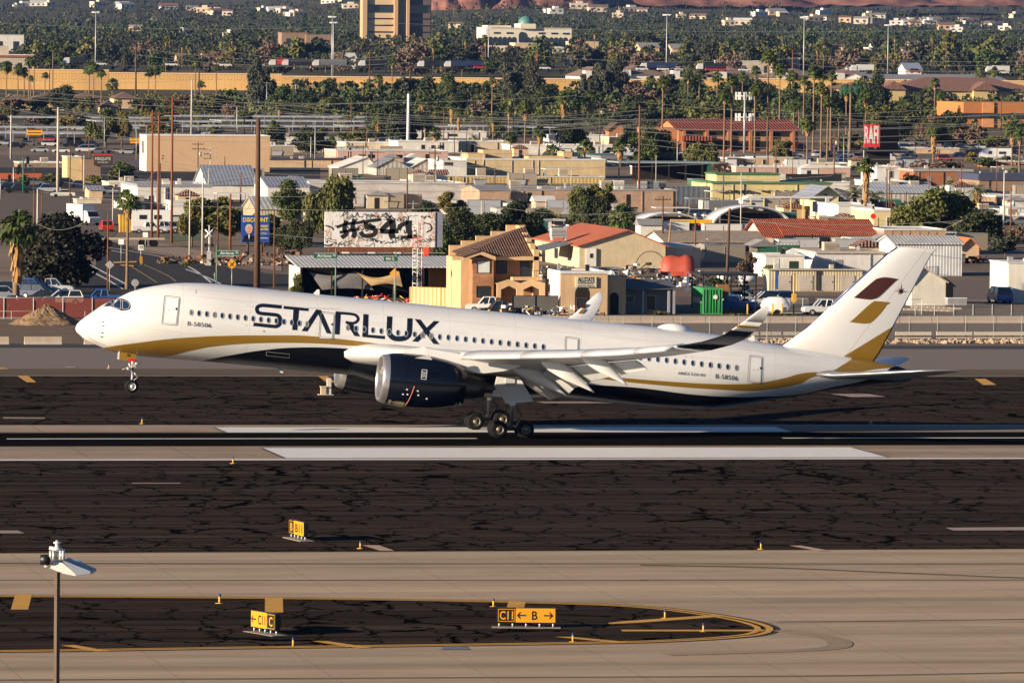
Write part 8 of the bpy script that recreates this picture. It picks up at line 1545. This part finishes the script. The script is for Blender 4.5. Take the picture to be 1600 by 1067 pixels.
for q in ((0, .8, .88, 1.), (.72, .8, .2, 1.), (.25, .8, .2, .32), (.25, .33, .2, .68), (.25, .55, .58, .68)): g = a.math('MAXIMUM', g, rect(*q))
vert = a.math('MULTIPLY', a.math('LESS_THAN', a.math('FRACT', a.math('MULTIPLY', X, 1/2.4)), .14), a.math('LESS_THAN', Z, 5.4))
base = a.ramp(n, [(.35, (.36, .215, .085)), (.6, (.50, .31, .12))]); a.col(a.mix(a.math('MULTIPLY', a.math('MULTIPLY', g, band), .34), a.mix(a.math('MULTIPLY', vert, .14), base, (.12, .06, .02)), (.10, .05, .018))); M_sw = a.m
for i, (x0, x1, yt, d) in enumerate(((-60, 170, 109, 2900), (170, 440, 115, 2930), (440, 1060, 120.5, 2960), (1060, 1640, 123, 3000))):
    p = GD(x0, d); q = GD(x1, d); L_ = (q-p).length; H_ = (proj(p)[1]-yt)/(FPX/d)
    t = thing('sound_wall', ['tan patterned freeway wall at the far left', 'tan patterned freeway wall behind the left palms', 'tan patterned freeway wall in the middle, mostly behind trees', 'tan patterned freeway wall at the right, mostly hidden'][i], 'freeway wall', p-Vector((0, 0, 2)), math.atan2(q.y-p.y, q.x-p.x)); MB().b2(0, L_, 0, 1.2, 0, H_+2).build('panel', M_sw, t); MB().b2(0, L_, -.3, 1.5, H_+2, H_+2.5).build('coping', WM['tan'], t)
# freeway deck
p = GD(-60, 3010); q = GD(1660, 3060); ptag(MB().quad(p+Vector((0, 0, 9)), q+Vector((0, 0, 9)), q+Vector((0, 60, 9)), p+Vector((0, 60, 9))).build('freeway_deck', M_lot))
# trucks and cars on the freeway
def semi(px, ytop, w_px, col, label, cab='white', h=None):
    d = 3025; p = GD(px, d); s_ = FPX/d; zb = 9+p.z; t = thing('semi_trailer', label, 'truck', Vector((p.x, p.y, zb)), -TH*.0, 'trucks on the freeway'); L_ = w_px/s_; top = CH+ (HY-ytop)/FPX*d*1.; H_ = max(3.6, 31+(66-ytop)*d/FPX-zb)
    MB().b2(0, L_, 0, 2.6, 1.1, H_).build('trailer_box', PAINT[col], t); MB().prism([(-.5, .9), (-3.2, .9), (-3.3, 2.0), (-2.3, 3.3), (-.5, 3.4)], 'y', 0, 2.5).build('cab', PAINT[cab], t)
    for x in (1.5, 2.7, L_-2.5, L_-1.3): MB().cyl((x, -.05, .5), (x, .3, .5), .5, n=10).build('wheel', M_tyre, t)
    return t
semi(432, 108, 18, 'red', 'red box truck on the freeway left of the tall mast'); semi(452, 101, 40, 'black', 'dark semi trailer on the freeway right of the red truck'); semi(500, 108, 42, 'grey', 'grey flat semi trailer with dark lettering on the freeway'); semi(572, 109, 36, 'black', 'black trailer on the freeway left of the round-roofed truck'); semi(664, 111, 64, 'black', 'long dark trailer below the tower'); semi(706, 103, 48, 'navy', 'navy trailer on the freeway below the domed building'); semi(1012, 104, 44, 'navy', 'navy semi trailer with an orange front'); semi(1100, 112, 34, 'black', 'black trailer before the brown-roofed stores'); semi(1340, 112, 26, 'white', 'white trailer at the right on the freeway'); semi(1552, 115, 26, 'white', 'white trailer near the right edge of the freeway'); semi(110, 104, 24, 'black', 'black trailer at the left on the freeway')
rf = random.Random(8)
for i in range(16):
    p = GD(rf.uniform(60, 1580), 3015); o = C_(0+800, 300, rf.choice(['suv', 'van', 'pickup', 'van']), rf.choice(['white', 'silver', 'black', 'white', 'red']), 0); o.location = p+Vector((0, 0, 9.05))
# stores with brown roofs and other roofs in front of/behind the freeway
def fb(x0, x1, yt, d, D, lab, wl='white', roof=None, gab=None, hip=None, cat='building', name='building', par=.3, win=0, zb=3):
    yt += (gab or hip or 0)*FPX/d*.9
    b = Bld(x0, x1, 0, yt, D, lab, cat, name, wl, d=d, roof=(0 if (gab or hip) else roof), par=par)
    if gab: b.gable(gab, .6, roof or M_tileb, 'x')
    if hip: b.hip(hip, .8, roof or M_tileb)
    for k in range(win):
        x = b.W*(k+.35)/win; MB().b2(x, x+b.W/win*.35, -.12, -.02, b.H*.35, b.H*.75).build('window', M_win, b.t)
    return b
RB = plain('store_roof', (.17, .11, .085), .9, var=.15, sc=.1)
for x0, x1, yt, d, lab in ((908, 965, 106, 3180, 'brown hip-roofed store at the left end of the row'), (962, 1045, 104, 3200, 'brown hip-roofed store behind the navy trailer'), (1045, 1105, 106, 3190, 'brown-roofed store right of the lighting mast'), (1110, 1200, 108, 3200, 'brown-roofed store with white gable right of the middle'), (1205, 1300, 109, 3260, 'long low brown-roofed store behind the right palms'), (1300, 1370, 110, 3300, 'brown-roofed store at the right end of the row')): b = fb(x0, x1, yt, d, 40, lab, 'white', RB, hip=4.5, name='store'); MB().b2(b.W*.1, b.W*.28, -1, 6, b.H*.2, b.H+2.6).build('entrance_gable', WM['white'], b.t)
fb(1135, 1205, 96, 3400, 30, 'tan flat building with roof units above the stores', 'beige', win=4)
fb(1210, 1250, 92, 3450, 20, 'small tan hipped building right of the masts', 'beige', win=3)
for x0, x1, d, lab in ((1360, 1470, 3150, 'long grey metal roof right of the stores'), (1470, 1578, 3180, 'long grey metal roof at the right edge')): fb(x0, x1, 118, d, 60, lab, 'grey', M_roofg, gab=3)
fb(1330, 1352, 106, 3350, 20, 'blue-grey peaked roof among the right trees', 'white', plain('bluish_roof', (.2, .23, .30), .7), gab=3); fb(1415, 1440, 100, 3300, 16, 'white peaked hall among the right trees', 'white', plain('bluish_roof', (.2, .23, .30), .7), gab=3)
# tan apartments at right
b = Bld(1388, 1640, 166, 142, 40, 'long tan two-storey apartments with brown hipped roof and small gables', 'apartments', 'apartment_block', wallm('apt', (.48, .36, .17)), roof=0); b.hip(5.6, 1.0, M_tiley)
for px in (1395, 1422, 1444, 1487, 1510, 1530, 1556, 1580): b.win(px, px+7, 146, 152, 0); b.win(px, px+7, 156, 162, 0)
for px in (1376, 1520): MB().b2(b.X(px), b.X(px+36), -3, .5, 0, b.H+.5).build('bay', wallm('apt', (.48, .36, .17)), b.t); MB().prism([(b.X(px-3), b.H+.4), (b.X(px+18), b.H+4.0), (b.X(px+39), b.H+.4)], 'y', -3.8, 8).build('bay_roof', M_tiley, b.t)
fb(1310, 1400, 128, 2750, 30, 'brown-roofed low block left of the tan apartments', 'tan', M_tiley, hip=3.5)
# left edge building, small houses near the freeway
b = fb(-40, 52, 86, 3000, 40, 'pale two-part building with a rust-red band at the left edge', 'beige', win=6); b.slab('red_band', -40, 50, 86, 89, -.6, -.1, WM['adobe']); MB().b2(b.W*.2, b.W*.6, 8, 30, b.H, b.H+4).build('upper_block', WM['beige'], b.t)
fb(-40, 36, 55, 3800, 30, 'white and blue low building at the upper left edge', 'white', win=3)
for x0, x1, yt, d, lab, rf_ in ((278, 306, 85, 3150, 'brown-roofed house left of the twin poles', RB), (318, 348, 82, 3200, 'red-brown roofed house right of the twin poles', M_tiley), (505, 522, 82, 3300, 'brown-roofed hall left of the tower', RB), (523, 556, 84, 3100, 'white gabled house left of the tower', M_roofw), (700, 732, 84, 3200, 'white gabled house between the tower and the domed building', RB), (490, 532, 100, 3070, 'low red-tiled roof behind the freeway trucks', WM['adobe']), (442, 460, 96, 3080, 'striped pale roof above the red truck', M_tiley), (930, 948, 92, 3250, 'white arched-gable house left of the stores', M_roofw), (890, 922, 96, 3200, 'grey-roofed house left of the brown stores', M_roofg), (1000, 1030, 68, 3900, 'grey roof among the trees above the stores', M_roofg), (1050, 1066, 70, 3900, 'small grey roof beside the lighting mast', M_roofg), (440, 480, 52, 4100, 'brown brick block left of the tower', WM['brown']), (478, 520, 55, 4100, 'dark brick wing left of the tower', WM['brown'])):
    fb(x0, x1, yt, d+(500 if d < 3400 else 0), 16, lab, 'brown' if 'brick' in lab else 'white' if 'white' in lab else 'tan', rf_, gab=2.6 if 'brick' not in lab else None, name='house', cat='house', win=2)
# suburb floor under the sound wall: brown roofs at left
for x0, x1, yb, yt, lab in ((50, 100, 168, 155, 'brown-roofed bungalow at the foot of the left sound wall'), (115, 160, 166, 154, 'low brown roof right of the dark tree'), (178, 214, 170, 154, 'brown-roofed house left of the barred pole'), (10, 48, 172, 158, 'tan low house at the far left below the wall'), (160, 185, 178, 168, 'small pale house with yellow wall'), (540, 600, 178, 170, 'low grey house behind the weeping tree row'), (1090, 1130, 178, 170, 'white low house left of the palms')):
    b = Bld(x0, x1, yb, yt, 14, lab, 'house', 'bungalow', 'tan', roof=0); b.hip(2.4, .8, plain('bung_roof', (.13, .085, .06), .9, var=.2)); b.win(x0+6, x0+11, yt+3, yb-3)
# ---- office tower
d = 4500; b = Bld(566, 672, 0, -60, 44, 'tall office tower with sunlit tan floors and a dark glass side', 'office tower', 'office_tower', walls=False, d=d); s_ = b.s; H_ = (proj(b.t.location)[1]+60)/s_; y0 = proj(b.t.location)[1]
M_tw = wallm('tower', (.46, .29, .16), .05); M_tw2 = wallm('tower_band', (.56, .40, .24), .04); M_twd = plain('tower_dark', (.045, .032, .032), .5, var=.1); fz = lambda y: (y0-y)/s_; fxx = lambda x: (x-566)/s_/cos(TH)
MB().b2(fxx(576), fxx(672), 8, 24, -3, H_).build('core', M_twd, b.t)
for x0, x1 in ((565, 572), (614.5, 620), (633.5, 638)): MB().b2(fxx(x0), fxx(x1), -3.5, 8, -3, H_).build('pier', M_tw, b.t)
MB().b2(fxx(620), fxx(633.5), 1, 8, -3, H_).build('glass_shaft', plain('glass_green', (.03, .045, .045), .15, spec=.8), b.t)
MB().b2(fxx(572), fxx(614.5), -.5, 8, -3, H_).build('window_wall', M_win, b.t); MB().b2(fxx(638), fxx(672), 1, 8, -3, H_).build('window_wall', M_win, b.t)
for k in range(12):
    z0 = fz(70-k*10.4); z1 = z0+8.0/s_*1.0
    if k == 5: continue
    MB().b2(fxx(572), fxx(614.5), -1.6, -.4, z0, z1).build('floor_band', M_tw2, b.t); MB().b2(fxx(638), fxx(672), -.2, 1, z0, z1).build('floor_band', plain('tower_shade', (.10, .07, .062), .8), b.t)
MB().b2(fxx(672), fxx(673.5), 1, 24, -3, H_).build('edge_pier', M_twd, b.t)
# ---- domed building
d = 4200; b = Bld(759, 893, 0, 45, 34, 'white arcaded building with a green dome', 'building', 'domed_building', wallm('dome', (.60, .53, .42), .05), d=d, roof=wallm('dome_roof', (.42, .38, .32), .05), par=.8); y0 = proj(b.t.location)[1]; b.yb = y0
Zp = lambda y: (y0-y)/b.s
MB().b2(b.X(763), b.X(800), 4, 24, b.H, Zp(40)).build('upper_storey', wallm('dome', (.60, .53, .42), .05), b.t); MB().b2(b.X(812), b.X(836), -2, 20, b.H, Zp(37)).build('drum', wallm('dome', (.60, .53, .42), .05), b.t)
cx = b.X(824); r = 5.0; MB().lathe([(0, r), (1.5, r*.98), (3, r*.82), (4.2, r*.52), (4.8, r*.2), (5.2, .05)], (cx, 6, Zp(37)), 'z', 24).build('dome', plain('verdigris', (.07, .17, .15), .5), b.t)
for k in range(17):
    px = 766+k*7.3; wd = .42*7.3/b.s
    if 808 < px < 822: continue
    x = b.X(px); MB().prism([(x-wd/1, Zp(71)), (x+wd, Zp(71)), (x+wd, Zp(61)), (x+wd*.6, Zp(58.5)), (x, Zp(57.6)), (x-wd*.6, Zp(58.5)), (x-wd, Zp(61))], 'y', -.3, -.05).build('arched_window', M_win, b.t)
x = b.X(815.5); MB().prism([(x-2.2, Zp(66)), (x+2.2, Zp(66)), (x+2.2, Zp(54)), (x+1.2, Zp(50.5)), (x, Zp(49.6)), (x-1.2, Zp(50.5)), (x-2.2, Zp(54))], 'y', -.5, -.05).build('portal_window', M_win, b.t)
for px in (776, 796, 846, 866, 884): b.slab('upper_window', px-5, px+5, 50.5, 53.2, -.25, -.05, M_win)
fb(805, 840, 68, 4100, 20, 'low tan annex in front of the domed building', 'tan'); fb(893, 935, 66, 4150, 20, 'low tan wing right of the domed building', 'tan')
# ---- white buildings and houses scattered over the far suburb and hills
rh = random.Random(99); HM = [WM[k] for k in ('white', 'cream', 'tan', 'beige', 'pink', 'grey')]
def house(px, d, w_, h, mat, up=0, big=False):
    p = GD(px, d); p = Vector((p.x, p.y, tzxy(p.x, p.y)+up)); t = thing('hillside_house', None, 'house', p, rh.uniform(-.5, .5), 'distant houses among the trees'); D = w_*rh.uniform(.5, .9)
    MB().b2(-w_/2, w_/2, 0, D, -8, h).build('wall', mat, t); 
    if rh.random() < .45: MB().prism([(-.6, h), (D/2, h+w_*.14), (D+.6, h)], 'x', -w_/2-.6, w_/2+.6).build('roof', rh.choice([M_tiley, M_roofg, RB, M_roofw]), t)
    else: MB().b2(-w_/2-.3, w_/2+.3, -.3, D+.3, h, h+.5).build('roof', rh.choice([M_roofw, M_roofw, WM['beige']]), t); MB().b2(-w_*.15, w_*.2, D*.2, D*.8, h+.5, h+2.8).build('upper_block', mat, t)
    m = MB(); nw = max(2, int(w_/5))
    for k in range(nw): x = -w_/2+w_*(k+.3)/nw; m.b2(x, x+w_/nw*.4, -.12, -.02, h*.3, h*.7)
    tag(m.build('windows', M_win, t)); REG.append((t, {0: 'white', 1: 'cream', 2: 'tan', 3: 'beige', 4: 'pinkish', 5: 'grey'}[HM.index(mat)]+' distant house')); return t
HL = [(190, 8), (200, 11), (160, 8), (265, 10), (300, 10), (318, 17), (345, 22), (355, 24), (340, 18), (60, 6), (40, 6), (80, 6), (415, 12), (432, 14), (440, 12), (452, 16), (455, 22), (462, 24), (470, 24), (512, 5), (520, 3), (545, 5), (548, 14), (680, 22), (712, 45), (860, 27), (870, 28), (905, 19), (935, 24), (965, 32), (990, 20), (1000, 20), (1040, 14), (1065, 27), (1090, 28), (1100, 5), (1110, 3), (1140, 37), (1160, 35), (1175, 6), (1190, 22), (1215, 20), (1225, 21), (1240, 10), (1250, 10), (1275, 27), (1283, 26), (1290, 18), (1320, 28), (1345, 29), (1352, 28), (1370, 12), (1360, 15), (1385, 11), (1400, 30), (1412, 30), (1425, 30), (1430, 32), (1450, 13), (1460, 14), (1455, 26), (1480, 36), (1495, 38), (1510, 14), (1520, 16), (1545, 22), (1560, 22), (1570, 35), (1590, 10), (1355, 76), (1370, 75), (1435, 64), (1310, 72), (1325, 74), (1480, 78), (1498, 79), (1545, 80), (1580, 76), (1590, 80), (1190, 66), (1420, 76), (292, 58), (365, 60), (210, 50)]
def d_at(y):
    lo_, hi = 2000., 11000.
    for i in range(40):
        m_ = (lo_+hi)/2
        if HY+FPX*(CH-tz(m_))/m_ > y: lo_ = m_
        else: hi = m_
    return lo_
for x, y in HL: d = d_at(y+3); s_ = FPX/d; house(x, d, rh.uniform(14, 32)/s_, rh.uniform(4.5, 8)/s_*1.0, rh.choice(HM[:4]+[HM[0]]))
# ---- red rocks and hill masses
def butte(name, label, px, d, w_, h, depth, seed, mat, zoff=0):
    rnd = random.Random(seed); p = GD(px, d); m = MB(); m.smooth = True; nx, ny = 46, 20; V = []; B = [(rnd.uniform(-.8, .8), rnd.uniform(-.8, .8), rnd.uniform(.12, .32), rnd.uniform(.3, 1.)) for _ in range(26)]
    for j in range(ny):
        for i in range(nx):
            u, v = i/(nx-1)*2-1, j/(ny-1)*2-1; e = max(0, 1-u*u)*max(0, 1-v*v); z = max([a_[3]*max(0, 1-((u-a_[0])/a_[2])**2-((v-a_[1])/(a_[2]*1.6))**2)**.6 for a_ in B]); V.append((u*w_/2, v*depth/2, (e**.6)*h*(.35+.65*z)-4+rnd.uniform(-.05, .05)*h))
    m.add(V, [(j*nx+i, j*nx+i+1, (j+1)*nx+i+1, (j+1)*nx+i) for j in range(ny-1) for i in range(nx-1)]); o = m.build(name, mat, loc=(p.x, p.y, tzxy(p.x, p.y)+zoff)); tag(o, kind='structure'); return o
a = NT('red_rock', (.22, .10, .07), .95, spec=.1); n = a.noise(a.pos((.02, .02, .06)), 1., 6, .6); a.col(a.ramp(n, [(.35, (.12, .055, .042)), (.55, (.25, .115, .08)), (.7, (.34, .17, .12))])); M_rr = a.m
a = NT('hill_scrub', (.06, .055, .04), .95, spec=.1); n = a.noise(a.pos((.03, .03, .03)), 1., 7, .7); a.col(a.ramp(n, [(.38, (.022, .030, .018)), (.5, (.05, .048, .032)), (.62, (.12, .085, .06))])); M_hs = a.m
butte('red_rock_hill', '', 745, 7200, 150, 44, 120, 1, M_rr, -4); butte('red_rock_hill', '', 830, 7600, 150, 38, 120, 2, M_rr); butte('red_rock_hill', '', 1060, 7700, 330, 26, 120, 4, M_rr, 6); butte('red_rock_hill', '', 1250, 7800, 360, 30, 140, 5, M_rr, 10); butte('red_rock_hill', '', 1500, 8200, 320, 20, 140, 6, M_rr, 14)
ptag(MB().prism([(-2600, -50), (-2600, 330), (-1500, 420), (-400, 360), (600, 470), (1700, 400), (2900, 520), (3800, 430), (4400, -50)], 'y', 0, 300).build('far_mountain', M_hs, loc=(600, 11300, 0)))
# ---- woods: trees that can be told apart are things, the mass behind them is stuff
rw = random.Random(4); LK = ['far', 'dark', 'mid', 'grey', 'olive', 'olive', 'yellow', 'bare']
for i in range(190):
    y = 60+rw.random()**.6*62; x = -20+rw.random()*1640
    if 560 < x < 676 and y < 78: continue
    if 755 < x < 935 and 50 < y < 78: continue
    d = d_at(y); s_ = FPX/d; h = rw.uniform(7, 15)*s_*(1.15 if y > 95 else .8); T(x, y, y-h, h*rw.uniform(.8, 1.4), rw.choice(['round', 'round', 'wide', 'col', 'airy']), rw.choice(LK), d=d, lod='l' if d > 3600 else 'm', group='trees beyond the freeway')
for i in range(48):
    y = rw.uniform(84, 122); x = -20+rw.random()*1640; d = d_at(y); s_ = FPX/d; h = rw.uniform(10, 17)*s_; P_(x, y, y-h, cw=rw.uniform(10, 14), skirt=.6, d=d, group='palm trees beyond the freeway')
def wood(name, label, n, ya, yb, seed, mat, hmin=6, hmax=13, x0=-60, x1=1660, k=26):
    rnd = random.Random(seed); V, F = [], []
    for i in range(n):
        y = ya+(yb-ya)*rnd.random(); d = d_at(y); p = GD(x0+(x1-x0)*rnd.random(), d); px = proj(p)[0]
        if name == 'distant_wood' and any(abs(px-hx) < 11 and -2 < y-hy < 10 for hx, hy in HL): continue
        z = tzxy(p.x, p.y); h = rnd.uniform(hmin, hmax); w_ = h*rnd.uniform(.5, .95)
        for j in range(k):
            a_ = rnd.random()*2*pi; q = rnd.random()**.5*w_/2; zz = h*(.12+.85*rnd.random()**.8); q *= sqrt(max(.05, 1-(zz/h-.45)**2*2.4)); card(V, F, Vector((p.x+q*cos(a_), p.y+q*sin(a_), z+zz)), w_*rnd.uniform(.10, .24), rnd)
    me = bpy.data.meshes.new(name); me.from_pydata([tuple(v) for v in V], [], F); me.materials.append(mat); me.update(); o = bpy.data.objects.new(name, me); scene.collection.objects.link(o); tag(o, label, 'woodland', kind='stuff')
wood('distant_wood', 'dense green treetops filling the plain between the freeway and the tower', 1900, 72, 118, 1, LF['far'], 4, 8.5, k=30)
wood('distant_wood', 'dark treetops of the suburb around the domed building', 2200, 42, 80, 2, LF['dark'], 4.5, 9, k=22)
wood('distant_wood', 'grey-green treetops climbing the far hills', 2600, 2, 46, 3, LF['far'], 4, 9, k=16)
wood('distant_wood', 'pale olive treetops mixed through the far suburb', 900, 8, 110, 5, LF['olive'], 4, 8, k=22)
wood('tree_belt_undergrowth', 'low mixed undergrowth below the sound wall and around the bungalows', 620, 154, 196, 6, LF['olive'], 2.5, 6, x0=380, k=60)
wood('tree_belt_undergrowth', 'dark undergrowth below the sound wall', 440, 150, 182, 7, LF['dark'], 3, 8, x0=400, k=70)
wood('tree_belt_undergrowth', 'sparse low scrub among the bungalows at the left', 160, 160, 196, 8, LF['olive'], 1.5, 4, x0=-40, x1=400, k=50)
# ---- the blue air between
a = bpy.data.materials.new('haze_air'); a.use_nodes = True; nt = a.node_tree; nt.nodes.remove(nt.nodes['Principled BSDF']); v = nt.nodes.new('ShaderNodeVolumePrincipled'); v.inputs['Color'].default_value = (.22, .42, 1, 1); v.inputs['Density'].default_value = 1.1e-5; v.inputs['Anisotropy'].default_value = .1
nt.links.new(v.outputs[0], nt.nodes['Material Output'].inputs['Volume'])
HAZE = MB().b2(-4000, 7000, -600, 12200, -1.5, 620).build('haze', a); tag(HAZE, 'faint blue air over the city', 'haze', kind='stuff')
# ================================================================ LABELS for the many repeats: by look, then by the nearest landmark
LMK = [(400, 320, 'the thick brown pole'), (620, 40, 'the office tower'), (822, 45, 'the domed building'), (600, 360, 'the graffiti billboard'), (770, 410, 'the brick house'), (910, 450, 'the insurance office'), (1100, 470, 'the green container'),
 (1273, 440, 'the storage units'), (1362, 210, 'the red and white sign tower'), (1550, 180, 'the orange office'), (1480, 145, 'the tan apartments'), (1155, 215, 'the arcaded tile-roofed building'), (320, 240, 'the big tan windowless building'), (145, 250, 'the restaurant'),
 (95, 385, 'the big dark tree'), (638, 190, 'the thick white pole'), (400, 360, 'the blue billboard'), (520, 310, 'the weeping tree'), (920, 385, 'the red-roofed workshop'), (1280, 370, 'the tile-roofed house'), (1175, 335, 'the arched shelter'), (1040, 345, 'the left arched shelter'),
 (820, 260, 'the cream flat-roofed block'), (1200, 295, 'the yellow green-trimmed building'), (930, 310, 'the long brick wall'), (560, 300, 'the long white building'), (60, 200, 'the white parking shades'), (1450, 400, 'the white metal shed'), (1490, 330, 'the big olive tree'), (200, 370, 'the curb-side palm'),
 (20, 95, 'the pale left-edge building'), (1050, 100, 'the brown-roofed stores'), (250, 130, 'the left sound wall'), (750, 140, 'the middle sound wall'), (1100, 140, 'the right sound wall'), (20, 440, 'the left car park'), (1000, 200, 'the small orange house'), (760, 15, 'the red rock hill'),
 (1180, 10, 'the right-hand red rocks'), (120, 25, 'the left hillside'), (430, 30, 'the hillside houses'), (1400, 25, 'the right-hand hillside'), (1300, 80, 'the freeway at right'), (480, 110, 'the freeway trucks')]
bpy.context.view_layer.update(); BK = {}
for o, look in REG:
    p = Vector(o.location); px, py, d = proj(p)
    if o.name.startswith('power_line'): pts = [proj(p+v.co) for v in o.data.vertices]; px = sum(q[0] for q in pts)/len(pts); py = sum(q[1] for q in pts)/len(pts)
    px_ = min(1600, max(0, px)); lm = min(LMK, key=lambda l: (l[0]-px_)**2+((l[1]-py)*1.6)**2); dx, dy = px_-lm[0], py-lm[1]
    rel = ('behind' if dy < 0 else 'in front of') if abs(dy)*1.6 > abs(dx) else ('left of' if dx < 0 else 'right of')
    BK.setdefault((look, rel, lm[2]), []).append((px, o))
for (look, rel, l), L in BK.items():
    L.sort(key=lambda q: q[0])
    for i, (px, o) in enumerate(L): o['label'] = '%s %s %s%s' % (look, rel, l, '' if len(L) == 1 else ', %s from left' % ordn(i+1))
